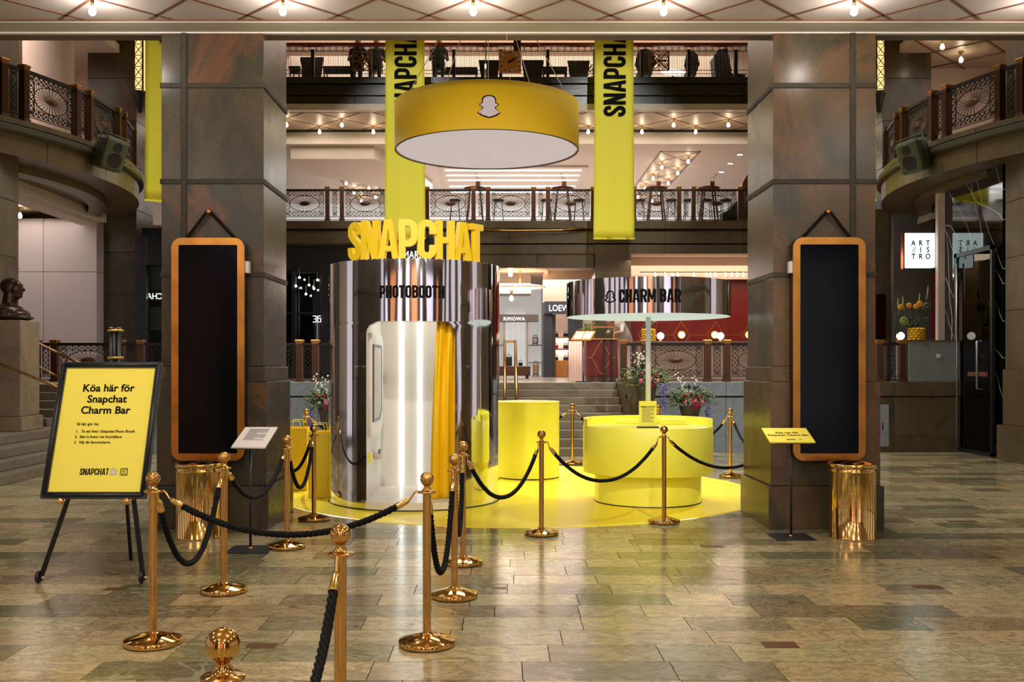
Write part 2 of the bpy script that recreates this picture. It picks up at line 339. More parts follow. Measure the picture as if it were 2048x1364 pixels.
# ------------------------------------------------------------------ mesh builder
class MB:
    def __init__(s): s.v = []; s.f = []; s.sm = []
    def add(s, vs, fs, smooth=False):
        o = len(s.v); s.v += [tuple(v) for v in vs]
        for f in fs: s.f.append(tuple(i + o for i in f)); s.sm.append(smooth)
        return s
    def box(s, x0, x1, y0, y1, z0, z1):
        vs = [(x0, y0, z0), (x1, y0, z0), (x1, y1, z0), (x0, y1, z0), (x0, y0, z1), (x1, y0, z1), (x1, y1, z1), (x0, y1, z1)]
        return s.add(vs, [(0, 3, 2, 1), (4, 5, 6, 7), (0, 1, 5, 4), (1, 2, 6, 5), (2, 3, 7, 6), (3, 0, 4, 7)])
    def cbox(s, c, sz): return s.box(c[0] - sz[0] / 2, c[0] + sz[0] / 2, c[1] - sz[1] / 2, c[1] + sz[1] / 2, c[2] - sz[2] / 2, c[2] + sz[2] / 2)
    def bbox(s, x0, x1, y0, y1, z0, z1, b=.01):
        """box with chamfered edges"""
        bm = bmesh.new(); bmesh.ops.create_cube(bm, size=1)
        for v in bm.verts: v.co = ((x0 + x1) / 2 + v.co.x * (x1 - x0), (y0 + y1) / 2 + v.co.y * (y1 - y0), (z0 + z1) / 2 + v.co.z * (z1 - z0))
        bmesh.ops.bevel(bm, geom=bm.edges[:], offset=b, segments=2, affect='EDGES', profile=.5)
        return s.addbm(bm)
    def addbm(s, bm, smooth=False):
        bm.verts.ensure_lookup_table(); bm.verts.index_update()
        s.add([v.co[:] for v in bm.verts], [tuple(v.index for v in f.verts) for f in bm.faces], smooth); bm.free(); return s
    def bar(s, a, b, w, d=None, up=(0, 0, 1)):
        """square bar from a to b"""
        a = Vector(a); b = Vector(b); d = d or w
        t = (b - a); 
        if t.length < 1e-6: return s
        t.normalize(); u = Vector(up)
        if abs(t.dot(u)) > .98: u = Vector((0, 1, 0))
        x = t.cross(u).normalized() * (w / 2); y = x.cross(t).normalized() * (d / 2)
        vs = [a - x - y, a + x - y, a + x + y, a - x + y, b - x - y, b + x - y, b + x + y, b - x + y]
        return s.add(vs, [(0, 3, 2, 1), (4, 5, 6, 7), (0, 1, 5, 4), (1, 2, 6, 5), (2, 3, 7, 6), (3, 0, 4, 7)])
    def tube(s, pts, r, n=8, closed=False, caps=True, rs=None):
        pts = [Vector(p) for p in pts]; k = len(pts); o = len(s.v)
        u = None
        for i, p in enumerate(pts):
            if closed: t = pts[(i + 1) % k] - pts[i - 1]
            else: t = pts[min(i + 1, k - 1)] - pts[max(i - 1, 0)]
            t.normalize()
            if u is None:
                u = t.orthogonal().normalized()
            u = (u - t * u.dot(t))
            if u.length < 1e-6: u = t.orthogonal()
            u.normalize(); vv = t.cross(u)
            rr = rs[i] if rs else r
            for j in range(n):
                a = 2 * PI * j / n
                s.v.append(tuple(p + u * (rr * math.cos(a)) + vv * (rr * math.sin(a))))
        m = k if closed else k - 1
        for i in range(m):
            i2 = (i + 1) % k
            for j in range(n):
                j2 = (j + 1) % n
                s.f.append((o + i * n + j, o + i * n + j2, o + i2 * n + j2, o + i2 * n + j)); s.sm.append(True)
        if caps and not closed:
            s.f.append(tuple(o + j for j in reversed(range(n)))); s.sm.append(False)
            s.f.append(tuple(o + (k - 1) * n + j for j in range(n))); s.sm.append(False)
        return s
    def cyl(s, a, b, r, n=16, r2=None): return s.tube([a, b], r, n, rs=[r, r if r2 is None else r2])
    def lathe(s, prof, c=(0, 0, 0), n=32, a0=0., a1=2 * PI, smooth=True):
        full = abs(a1 - a0 - 2 * PI) < 1e-6; o = len(s.v); m = n if full else n + 1
        for (r, z) in prof:
            for j in range(m):
                a = a0 + (a1 - a0) * j / n
                s.v.append((c[0] + r * math.cos(a), c[1] + r * math.sin(a), c[2] + z))
        for i in range(len(prof) - 1):
            for j in range(n):
                j2 = (j + 1) % m
                s.f.append((o + i * m + j, o + i * m + j2, o + (i + 1) * m + j2, o + (i + 1) * m + j)); s.sm.append(smooth)
        return s
    def sph(s, c, r, n=16, m=10, sc=(1, 1, 1)):
        bm = bmesh.new(); bmesh.ops.create_uvsphere(bm, u_segments=n, v_segments=m, radius=r)
        for v in bm.verts: v.co = (c[0] + v.co.x * sc[0], c[1] + v.co.y * sc[1], c[2] + v.co.z * sc[2])
        return s.addbm(bm, True)
    def ico(s, c, r, sub=1, sc=(1, 1, 1)):
        bm = bmesh.new(); bmesh.ops.create_icosphere(bm, subdivisions=sub, radius=r)
        for v in bm.verts: v.co = (c[0] + v.co.x * sc[0], c[1] + v.co.y * sc[1], c[2] + v.co.z * sc[2])
        return s.addbm(bm, True)
    def prism(s, poly, z0, z1, mp=None):
        """extrude 2-D polygon; mp maps (u,v,h)->xyz"""
        k = len(poly); mp = mp or (lambda u, v, h: (u, v, h))
        vs = [mp(p[0], p[1], z0) for p in poly] + [mp(p[0], p[1], z1) for p in poly]
        fs = [tuple(reversed(range(k))), tuple(range(k, 2 * k))] + [(i, (i + 1) % k, k + (i + 1) % k, k + i) for i in range(k)]
        return s.add(vs, fs)
    def mapv(s, fn): s.v = [tuple(fn(*v)) for v in s.v]; return s
    def mesh(s, name, mat, tone=None):
        me = bpy.data.meshes.new(name); me.from_pydata(s.v, [], s.f)
        me.polygons.foreach_set('use_smooth', s.sm)
        if mat: me.materials.append(mat)
        bm = bmesh.new(); bm.from_mesh(me); bmesh.ops.recalc_face_normals(bm, faces=bm.faces[:]); bm.to_mesh(me); bm.free()
        if tone is not None:
            a = me.attributes.new('tone', 'FLOAT', 'FACE')
            if isinstance(tone, (int, float)): tone = [tone] * len(me.polygons)
            a.data.foreach_set('value', tone)
        me.update()
        return me
    def build(s, name, mat, parent=None, world=True, tone=None, **props):
        return place(s.mesh(name, mat, tone), name, parent, world, **props)
def place(me, name, parent=None, world=False, loc=None, rot=None, **props):
    o = bpy.data.objects.new(name, me); COL.objects.link(o)
    if parent is not None:
        o.parent = parent
        if world:
            p = parent; off = Vector((0, 0, 0))
            while p is not None: off += p.location; p = p.parent
            o.location = -off
    if loc is not None: o.location = loc
    if rot is not None: o.rotation_euler = rot
    for k, v in props.items(): o[k] = v
    return o
def thing(name, label, cat, loc=(0, 0, 0), group=None, rz=0, kind=None):
    o = bpy.data.objects.new(name, None); COL.objects.link(o); o.empty_display_size = .1
    o.location = loc; o.rotation_euler = (0, 0, rz); o['label'] = label
    if kind: o['kind'] = kind
    o['category'] = cat
    if group: o['group'] = group
    return o
def tag(o, label, cat, group=None, kind=None):
    o['label'] = label; o['category'] = cat
    if group: o['group'] = group
    if kind: o['kind'] = kind
    return o
def struct(name, label, cat, loc=(0, 0, 0)): return thing(name, label, cat, loc, kind='structure')
def dup(root, loc, label=None, rz=0., group=None):
    r = root.copy(); COL.objects.link(r); r.location = loc; r.rotation_euler = (0, 0, rz)
    if label: r['label'] = label
    if group: r['group'] = group
    for ch in list(root.children):
        c = ch.copy(); COL.objects.link(c); c.parent = r
        for g in list(ch.children):
            d = g.copy(); COL.objects.link(d); d.parent = c
    return r
ORD = ['first', 'second', 'third', 'fourth', 'fifth', 'sixth', 'seventh', 'eighth', 'ninth', 'tenth', 'eleventh', 'twelfth', 'thirteenth', 'fourteenth', 'fifteenth', 'sixteenth', 'seventeenth', 'eighteenth']

# ------------------------------------------------------------------ lettering
def text_mb(body, size, depth=.002, align='CENTER', bold=0., xs=1., space=1., line=1.):
    """flat lettering in local x (right), z (up), thickness along -y (front)"""
    c = bpy.data.curves.new('lettering', 'FONT'); c.body = body; c.size = size; c.align_x = align
    c.extrude = depth / 2; c.offset = bold; c.space_character = space; c.space_line = line; c.resolution_u = 3
    o = bpy.data.objects.new('lettering', c); COL.objects.link(o)
    dg = bpy.context.evaluated_depsgraph_get()
    me = bpy.data.meshes.new_from_object(o.evaluated_get(dg))
    mb = MB(); mb.add([(v.co.x * xs, -v.co.z, v.co.y) for v in me.vertices], [tuple(p.vertices) for p in me.polygons])
    bpy.data.objects.remove(o); bpy.data.curves.remove(c); bpy.data.meshes.remove(me)
    return mb
def arc(cx, cy, rx, ry, a0, a1, n=10):
    return [(cx + rx * math.cos(math.radians(a0 + (a1 - a0) * i / n)), cy + ry * math.sin(math.radians(a0 + (a1 - a0) * i / n))) for i in range(n + 1)]
def ribbon(pts, t, closed=False):
    k = len(pts); L = []; R = []
    for i in range(k):
        p = Vector(pts[i]); a = Vector(pts[(i - 1) % k]) if (closed or i > 0) else None; b = Vector(pts[(i + 1) % k]) if (closed or i < k - 1) else None
        d1 = (p - a).normalized() if a is not None else None; d2 = (b - p).normalized() if b is not None else None
        d = (d1 + d2).normalized() if d1 is not None and d2 is not None else (d1 or d2)
        n = Vector((-d.y, d.x)); sc = 1.
        if d1 is not None and d2 is not None: sc = 1. / max(.5, d.dot(d1))
        L.append(p + n * (t / 2 * sc)); R.append(p - n * (t / 2 * sc))
    out = []
    for i in range(k if closed else k - 1):
        j = (i + 1) % k
        out.append([L[i][:], R[i][:], R[j][:], L[j][:]])
    return out
GW = {'S': .47, 'N': .50, 'A': .54, 'P': .47, 'C': .47, 'H': .49, 'T': .45, 'O': .48, 'B': .48, 'R': .49, 'M': .62, ' ': .2}
def glyph(ch, t=.155):
    w_ = GW[ch]; h = t / 2; r = w_ / 2 - h
    rect = lambda x0, y0, x1, y1: [(x0, y0), (x1, y0), (x1, y1), (x0, y1)]
    if ch == ' ': return []
    if ch == 'H': return [rect(0, 0, t, 1), rect(w_ - t, 0, w_, 1), rect(t, .5 - h * .9, w_ - t, .5 + h * .9)]
    if ch == 'N': return [rect(0, 0, t * .95, 1), rect(w_ - t * .95, 0, w_, 1), [(0, 1), (t * 1.05, 1), (w_, 0), (w_ - t * 1.05, 0)]]
    if ch == 'A':
        m = w_ / 2
        return [[(0, 0), (t, 0), (m + .03, 1), (m - t * .62, 1)], [(w_, 0), (m + t * .62, 1), (m - .03, 1), (w_ - t, 0)], rect(t * .8, .2, w_ - t * .8, .33)]
    if ch == 'T': return [rect(0, 1 - t * .95, w_, 1), rect(w_ / 2 - h, 0, w_ / 2 + h, 1)]
    if ch == 'C': return ribbon([(w_ - h, .64)] + arc(w_ / 2, 1 - h - r, r, r, 0, 180) + arc(w_ / 2, h + r, r, r, 180, 360) + [(w_ - h, .36)], t)
    if ch == 'O': return ribbon(arc(w_ / 2, 1 - h - r, r, r, 0, 180) + arc(w_ / 2, h + r, r, r, 180, 360), t, True)
    if ch == 'S': return ribbon([(w_ - h, .66)] + arc(w_ / 2, 1 - h - r, r, r, 0, 180) + [(h + .01, .67), (h + .08, .575), (w_ - h - .08, .425), (w_ - h - .01, .33)] + arc(w_ / 2, h + r, r, r, 0, -180) + [(h, .34)], t)
    if ch == 'P':
        q = .155
        return [rect(0, 0, t, 1)] + ribbon([(t * .5, 1 - h)] + arc(w_ - h - q, 1 - h - q, q, q, 90, 0, 6) + arc(w_ - h - q, .42 + h + q * .3, q, q, 0, -90, 6) + [(t * .5, .42 + h - q * .7)], t)
    if ch == 'R':
        q = .15
        return [rect(0, 0, t, 1)] + ribbon([(t * .5, 1 - h)] + arc(w_ - h - q, 1 - h - q, q, q, 90, 0, 6) + arc(w_ - h - q, .46 + h + q * .3, q, q, 0, -90, 6) + [(t * .5, .46 + h - q * .7)], t) + [[(w_ * .42, .47), (w_ * .42 + t, .47), (w_, 0), (w_ - t * 1.05, 0)]]
    if ch == 'B':
        q = .13
        return [rect(0, 0, t, 1)] + ribbon([(t * .5, 1 - h)] + arc(w_ - h - q, 1 - h - q, q, q, 90, 0, 6) + arc(w_ - h - q, .52 + q, q, q, 0, -90, 6) + [(t * .5, .52)], t) + ribbon([(t * .5, .52)] + arc(w_ - h - q, .52 - q, q, q, 90, 0, 6) + arc(w_ - h - q, h + q, q, q, 0, -90, 6) + [(t * .5, h)], t)
    if ch == 'M': return [rect(0, 0, t * .9, 1), rect(w_ - t * .9, 0, w_, 1), [(0, 1), (t * 1.0, 1), (w_ / 2 + t * .35, .2), (w_ / 2 - t * .35, .2)], [(w_, 1), (w_ / 2 + t * .35, .2), (w_ / 2 - t * .35, .2), (w_ - t, 1)]]
def glyph_mb(ch, size, depth, t=.155, mp=None):
    """letter in u (right), v (up); mp(u,v,h) -> xyz, h from 0 (back) to depth (front)"""
    mb = MB()
    for k, poly in enumerate(glyph(ch, t)):
        mb.prism([(p[0] * size, p[1] * size) for p in poly], 0, depth + k * 2e-5, mp)
    return mb
def word_width(word, size, gap=.055): return sum(GW[c] * size + gap * size for c in word) - gap * size
def ghost_rows(s, grow=0.):
    """half-width profile of the ghost emblem (height s): list of (z, halfwidth)"""
    prof = [(1.0, .0), (.985, .12), (.95, .20), (.90, .255), (.84, .285), (.76, .295), (.68, .288), (.655, .33), (.635, .39), (.595, .42), (.555, .40), (.51, .32), (.46, .275), (.41, .295), (.34, .36), (.275, .46), (.235, .50), (.20, .50), (.175, .40), (.14, .36), (.11, .34), (.07, .22), (.03, .10), (.0, .0)]
    out = []
    for z, hw in prof:
        out.append(((z - .5) * s * (1 + 2 * grow) + .5 * s, (hw + (grow if hw > 0 else 0.)) * s))
    return out
def ghost_mb(s, depth, mp, grow=0., ring=None):
    mb = MB(); rows = ghost_rows(s, grow); nc = 8
    def sheet(h):
        o = len(mb.v)
        for z, hw in rows:
            for j in range(nc + 1): mb.v.append(mp(-hw + 2 * hw * j / nc, z, h))
        for i in range(len(rows) - 1):
            for j in range(nc):
                mb.f.append((o + i * (nc + 1) + j, o + i * (nc + 1) + j + 1, o + (i + 1) * (nc + 1) + j + 1, o + (i + 1) * (nc + 1) + j)); mb.sm.append(False)
    sheet(depth)
    return mb
def ghost_outline_mb(s, t, mp):
    rows = ghost_rows(s)
    pts = [(hw, z) for z, hw in rows] + [(-hw, z) for z, hw in reversed(rows[1:-1])]
    mb = MB()
    for q in ribbon(pts, t, True): mb.prism(q, 0, .002, mp)
    return mb
def on_cyl(cx, cy, R, a_mid):
    """map (u along, v up, h out) on a vertical cylinder, a_mid = angle of u=0 (radians)"""
    return lambda z0: (lambda u, v, h: (cx + (R + h) * math.cos(a_mid + u / R), cy + (R + h) * math.sin(a_mid + u / R), z0 + v))
# ------------------------------------------------------------------ organic bodies
def skin_faces(me, test):
    me.materials.append(M['skin'])
    for p in me.polygons:
        if test(p.center): p.material_index = 1
    return me
def blob_mesh(name, blobs, voxel, mat, smooth=2):
    """continuous surface from ellipsoids ('s',c,(rx,ry,rz)) and capsules ('c',a,b,ra,rb)"""
    mb = MB()
    for b in blobs:
        if b[0] == 's': mb.sph(b[1], 1., 20, 14, b[2])
        else:
            a = Vector(b[1]); e = Vector(b[2]); ra, rb = b[3], b[4]
            n = 6
            mb.tube([a.lerp(e, i / n) for i in range(n + 1)], ra, 14, rs=[ra + (rb - ra) * i / n for i in range(n + 1)])
            mb.sph(a, ra, 14, 10); mb.sph(e, rb, 14, 10)
    me = mb.mesh(name, None)
    o = bpy.data.objects.new(name, me); COL.objects.link(o)
    md = o.modifiers.new('r', 'REMESH'); md.mode = 'VOXEL'; md.voxel_size = voxel; md.use_smooth_shade = True
    if smooth:
        sm = o.modifiers.new('s', 'SMOOTH'); sm.iterations = smooth; sm.factor = .5
    dg = bpy.context.evaluated_depsgraph_get()
    out = bpy.data.meshes.new_from_object(o.evaluated_get(dg)); out.name = name
    bpy.data.objects.remove(o); bpy.data.meshes.remove(me)
    out.materials.clear(); out.materials.append(mat)
    return out
# ================================================================== SETTING
AX = .153                    # axis of the hall
RX = lambda: random.random()
# ---- floor: tiles laid in courses 0.313 m deep
floor = struct('floor', 'polished green and beige stone slab floor of the hall', 'floor')
mb = MB().box(-14, 14, -7, 18.2, -.25, -.021)
mb.build('floor_bed', M['grout'], floor)
ROW = .313; GAP = .0025
tiles = []
y = 4.66 - ROW * 2; k = 0
while y < 18.2:
    x = -9.6 - random.random() * .8
    while x < 9.8:
        L = random.choice([.42, .55, .62, .66, .74, .8, .88, .95])
        y1 = min(y + ROW, 18.2)
        vis = abs((x + L / 2)) * .93 < (y1 * .56)
        tiles.append((x, x + L, y, y1, vis and y1 > 4.9, random.random()))
        x += L
    y += ROW
tiles.sort(key=lambda t: (not t[4], t[2], abs(t[0])))
far = MB(); fart = []
for i, (x0, x1, y0, y1, vis, tn) in enumerate(tiles):
    z = random.uniform(-.0006, .0006)
    if i < 300 and vis:
        t = MB().box(x0 + GAP, x1 - GAP, y0 + GAP, y1 - GAP, -.022, z)
        t.build('floor_tile', M['tile'], floor, tone=tn)
    else:
        far.box(x0 + GAP, x1 - GAP, y0 + GAP, y1 - GAP, -.022, z); fart += [tn] * 6
far.build('floor_tiles_far', M['tile'], floor, tone=fart, kind='stuff')
MB().box(-14, 14, -7, 4.03, -.022, 0).build('floor_slab_near', M['tile'], floor, tone=.6)
for (px, py, w_, d_) in [(523, 1292, .17, .10), (232, 1178, .16, .10), (1424, 1093, .2, .11), (1856, 1174, .2, .11), (1560, 1290, .2, .13), (1925, 1043, .3, .12), (998, 1176, .1, .06)]:
    Y = FPX * CH / (py - VY); X = PX(px, Y)
    MB().box(X - w_ / 2, X + w_ / 2, Y - d_ / 2, Y + d_ / 2, -.01, .0012).build('floor_inlay', M['inlay'], floor)

# ---- front columns
def column(xc, side, label, cm='column'):
    c = struct('stone_column', label, 'column', (xc, 10.156, 0))
    B = lambda x0, x1, y0, y1, z0, z1, nm='stone_block', m=cm: MB().bbox(x0, x1, y0, y1, z0, z1, .004).build(nm, M[m], c, tone=RX())
    h = .506
    B(xc - .568, xc + .568, 9.585, 10.727, 0, .42, 'plinth_block')
    B(xc - h - .035, xc + h + .035, 9.615, 10.70, .424, 1.447)
    B(xc - h - .018, xc + h + .018, 9.632, 10.68, 1.45, 1.598)
    zs = [1.602, 2.515, 3.436, 4.386, 5.6, 7.2, 9.0]
    for a, b in zip(zs[:-1], zs[1:]): B(xc - h, xc + h, 9.65, 10.662, a + .002, b - .002)
    for z in zs[1:4]: B(xc - h - .012, xc + h + .012, 9.638, 10.674, z - .03, z + .02, 'joint_band', 'joint')
    sx = xc + side * (h - .225)
    MB().bbox(sx - .028, sx + .028, 9.63, 9.66, 2.4, 4.9, .008).build('conduit_strip', M['joint'], c)
    return c
column(AX - 3.028, -1, 'square stone column left of the photobooth with a gilt-framed screen')
column(AX + 3.028, 1, 'square stone column right of the charm bar with a gilt-framed screen', 'column2')

# ---- hall ceiling with diamond panels in front of the columns
ceil = struct('ceiling', 'diamond panelled ceiling with copper battens over the front hall', 'ceiling')
MB().box(-14, 14, -7, 9.37, 4.96, 5.15).build('ceiling_slab', M['panel2'], ceil)
CZ = 4.93; S = .43
def clip(poly, ymax, ymin):
    for (sgn, lim) in ((1, ymax), (-1, -ymin)):
        out = []
        for i in range(len(poly)):
            a = poly[i]; b = poly[(i + 1) % len(poly)]
            fa = sgn * a[1] <= lim; fb = sgn * b[1] <= lim
            if fa: out.append(a)
            if fa != fb:
                t = (lim - sgn * a[1]) / (sgn * b[1] - sgn * a[1]); out.append((a[0] + t * (b[0] - a[0]), a[1] + t * (b[1] - a[1])))
        poly = out
        if not poly: return []
    return poly
Y0, X0 = 9.235, -4.139
for j in range(-6, 2):
    for i in range(-3, 14):
        cx = X0 + .86 * i + (S if j % 2 else 0); cy = Y0 + S * j
        poly = clip([(cx - S + .012, cy), (cx, cy - S + .012), (cx + S - .012, cy), (cx, cy + S - .012)], 9.355, 7.6)
        # cells are centred half a cell off the crossings
        poly = clip([(p[0] + S, p[1]) for p in poly], 9.355, 7.6)
        if len(poly) > 2: MB().prism(poly, CZ, CZ + .03).build('ceiling_panel', M['panel'], ceil)
for i in range(-6, 18):
    for sgn in (1, -1):
        # batten lines through crossings: x = x0 + sgn*(y - Y0)
        xa = X0 + .86 * i
        p = [(xa + sgn * (yy - Y0), yy, CZ + .004) for yy in (7.6, 9.362)]
        if max(p[0][0], p[1][0]) < -6.2 or min(p[0][0], p[1][0]) > 6.4: continue
        MB().bar(p[0], p[1], .03, .02).build('ceiling_batten', M['batten'], ceil)
MB().box(-14, 14, 9.355, 9.375, 4.918, 4.95).build('ceiling_edge_batten', M['batten'], ceil)
tr = struct('trim_1', 'cream painted plaster band at the edge of the hall ceiling', 'trim')
MB().box(-14, 14, 9.375, 9.64, 4.908, 5.2).build('band', M['band'], tr)
MB().box(-14, 14, 9.64, 9.69, 4.895, 5.2).build('lip', M['white'], tr)
bm_ = struct('stone_beam', 'olive stone lintel spanning between the two front columns', 'beam')
for i in range(12): MB().box(-14 + i * 2.34, -14 + (i + 1) * 2.34 - .004, 9.69, 9.87, 4.90, 7.2).build('lintel_block', M['beamstone'], bm_, tone=RX())

# ---- hanging bare bulbs of the front hall
def bulb_thing(loc, label, s=1., mat='bulb', group='bare bulbs of the front hall ceiling'):
    t = thing('ceiling_bulb', label, 'light bulb', loc, group)
    MB().lathe([(0, .075), (.045, .075), (.04, .06), (.016, .055), (.016, .0), (.013, -.01), (0, -.01)], n=12).mapv(lambda x, y, z: (x * s, y * s, z * s)).build('bulb_holder', M['brasslight'], t, world=False)
    MB().lathe([(.012, 0), (.014, -.012), (.026, -.035), (.032, -.058), (.029, -.078), (.017, -.092), (0, -.096)], n=16).mapv(lambda x, y, z: (x * s, y * s, z * s)).build('bulb_glass', M[mat], t, world=False)
    return t
b0 = None
xs_ = [X0 + S + 1.72 * i for i in range(-1, 7)]
for r_, (yy) in enumerate([8.805, 5.365, 1.925, -1.515, -4.955]):   # only the row in view gets bulbs
    for i, x in enumerate(xs_):
        if r_ and i % 2: continue
        lab = ORD[i] + ' bare bulb in a brass holder from the left along the ceiling edge'
        if r_: pass
        elif b0 is None: b0 = bulb_thing((x, yy, 4.865), lab)
        else: dup(b0, (x, yy, 4.865), lab)
        if r_ == 0 and abs(x) > 5: continue
        point('ceiling_bulb_light', (x, yy, 4.72), (42 if abs(x) > 4 else 82) if r_ else 12, (1, .93, .86), .06)

# ---- walls enclosing the hall behind and beside the camera (seen in the polished metal)
wb = struct('wall_rear', 'stone entrance wall of the hall behind the viewer', 'wall')
px0 = [-14, -11.6, -7.4, -4.9, -1.3, 1.4, 4.6, 9.2, 12.2, 14]; pw = [.9, 1.6, .8, 1.9, .7, 1.4, 1.1, 1.7, .9]
for i in range(9):
    x0 = px0[i]
    MB().box(x0, x0 + pw[i], -7.2, -6.6, 0, 4.96).build('stone_pier', M['pier'], wb, tone=RX())
    MB().box(x0 + pw[i], px0[i + 1], -7.2, -7.0, 4.5, 4.96).build('wall_panel', M['pier'], wb, tone=RX())
    MB().box(x0 + pw[i], px0[i + 1], -7.1, -7.05, 0, 4.5).build('shop_window', M['winwarm' if i % 3 == 1 else 'winwhite'], wb)
    MB().box(x0 + pw[i], px0[i + 1], -7.05, -7.0, 2.1, 2.2).build('window_rail', M['black'], wb)
for xc in (AX - 3.03, AX + 3.03):
    for (z0, z1) in ((0, 1.6), (1.604, 3.2), (3.204, 4.96)): MB().box(xc - .506, xc + .506, -2.6, -1.6, z0, z1).build('rear_column_block', M['column'], wb, tone=RX())
for s_, nm in ((-1, 'wall_left'), (1, 'wall_right')):
    wl = struct(nm, 'stone side wall of the hall at the ' + ('left' if s_ < 0 else 'right'), 'wall')
    for i in range(6):
        y0 = -7 + i * 3.2
        xa, xb = sorted((s_ * 13.4, s_ * 14.2))
        MB().box(xa, xb, y0, y0 + 1.2, 0, 4.96).build('stone_pier', M['pier'], wl, tone=RX())
        MB().box(xa + .3, xb, y0 + 1.2, y0 + 3.2, 0, 4.96).build('shop_window', M['sideglow'], wl)  # unseen glowing panes added for the chrome's left and right edges
    xa, xb = sorted((s_ * 14.0, s_ * 14.3))
    MB().box(xa, xb, 9, 46, 0, 14).build('upper_wall', M['gallerywall'], wl)
roof = struct('roof', 'high roof slab over the atrium', 'roof')
MB().box(-14.3, 14.3, 9.6, 46, 13.8, 14.1).build('roof_slab', M['gallerywall'], roof)
MB().box(-14.3, 14.3, 45.6, 46, 0, 14).build('end_wall', M['gallerywall'], roof)
MB().box(-14.3, 14.3, 9.55, 9.69, 5.2, 14).build('front_wall', M['pier'], roof, tone=.3)

# ---- side piers (left and right edge of the picture)
def side_pier(s_, label):
    xi = AX + s_ * 8.45
    c = struct('stone_pier', label, 'column', (xi + s_ * 1., 15.7, 0))
    def B(off, z0, z1, y0=14.7, y1=16.7, nm='stone_block'):
        xa, xb = sorted((xi - s_ * off, xi + s_ * 2.2))
        MB().bbox(xa, xb, y0 - off, y1 + off, z0, z1, .006).build(nm, M['pier'], c, tone=RX())
    B(.10, 0, .60, nm='plinth_block'); B(.03, .604, 1.55)
    zs = [1.554, 2.55, 3.45, 4.4, 5.35, 6.4, 7.4, 8.5]
    for a, b in zip(zs[:-1], zs[1:]): B(0, a, b - .006)
side_pier(-1, 'stone pier at the left picture edge behind the bronze bust')
side_pier(1, 'stone pier at the right picture edge beside the black marble')
# back corner columns behind the curved balconies
def corner_column(s_, label):
    xa, xb = sorted((AX + s_ * 8.80, AX + s_ * 9.95))
    c = struct('stone_column', label, 'column', ((xa + xb) / 2, 23.6, 1.27))
    zs = [1.27, 2.3, 3.3, 4.3, 5.3, 6.3, 7.4, 8.4, 9.4, 10.6]
    for a, b in zip(zs[:-1], zs[1:]): MB().bbox(xa, xb, 23.0, 24.1, a, b - .006, .006).build('stone_block', M['column'], c, tone=RX())
corner_column(-1, 'stone corner column rising behind the left curved balcony')
corner_column(1, 'stone corner column rising behind the right curved balcony')

# ---- landing, its retaining wall and the centre stair
LZ = 1.27; WY = 18.2
land = struct('floor_landing', 'polished stone floor of the raised shop landing', 'floor', (0, 28, LZ))
MB().box(-14, 14, 20.0, 46, LZ - .2, LZ).build('landing_slab', M['landing'], land, tone=.4)
MB().box(2.63, 8.75, WY + .1, 20.0, LZ - .2, LZ).build('landing_slab', M['landing'], land, tone=.5)
MB().box(-7.85, -2.32, WY + .1, 20.0, LZ - .2, LZ).build('landing_slab', M['landing'], land, tone=.5)
MB().box(-14, -7.85, WY + .1, 20.0, LZ - .2, LZ).build('landing_slab', M['landing'], land, tone=.5)
def retaining(x0, x1, label, mat='greystone'):
    w_ = struct('wall_terrace', label, 'wall', ((x0 + x1) / 2, WY, 0))
    n = max(1, round((x1 - x0) / 1.5)); d = (x1 - x0) / n
    for i in range(n):
        for (z0, z1) in ((0, .30), (.304, 1.02)):
            MB().bbox(x0 + i * d + .003, x0 + (i + 1) * d - .003, WY, WY + .25, z0, z1, .004).build('stone_block', M[mat], w_, tone=RX())
        MB().bbox(x0 + i * d + .003, x0 + (i + 1) * d - .003, WY - .03, WY + .28, 1.05, 1.31, .008).build('coping_block', M[mat], w_, tone=RX())
    MB().box(x0, x1, WY + .03, WY + .25, 1.0, 1.06).build('recess_joint', M['joint'], w_)
retaining(2.32, 6.0, 'grey stone terrace wall under the railing behind the charm bar')
retaining(-7.8, -2.01, 'grey stone terrace wall under the railing left of the photobooth')
retaining(6.0, 8.6, 'brown stone terrace wall below the pineapple vase counter', 'pier')
# stair side cheeks
ck = struct('stair_cheek', 'stone cheek walls at both sides of the centre stair', 'wall', (AX, 18.5, 0))
for xa, xb in ((2.32, 2.62), (-2.31, -2.01)): MB().bbox(xa, xb, 17.9, 20.2, 0, 1.30, .008).build('stone_block', M['pier'], ck, tone=RX())
st = struct('stair', 'broad grey stone staircase rising to the shop landing', 'stairs', (AX, 17.4, 0))
for i in range(9):
    y0 = 17.4 + i * .32
    MB().bbox(-2.0, 2.31, y0 - .025, 20.2, i * .1411, (i + 1) * .1411 - .002, .008).build('stair_step', M['step'], st, tone=RX())
# ---- left flight and platform
ls = struct('stair', 'brown stone steps turning up beside the bronze bust', 'stairs', (-8, 15, 0))
ex = [-6.72, -6.95, -7.15, -7.5]
for i, x in enumerate(ex):
    MB().bbox(-13, x, 12.2, 17.2, i * .1425, (i + 1) * .1425 - .003, .01).build('stair_step', M['step'], ls, tone=RX())
for i in range(5):
    MB().bbox(-9.6, -7.86, 16.8 + i * .3, 18.4, .57 + i * .14, .57 + (i + 1) * .14 - .002, .01).build('stair_step', M['step'], ls, tone=RX())

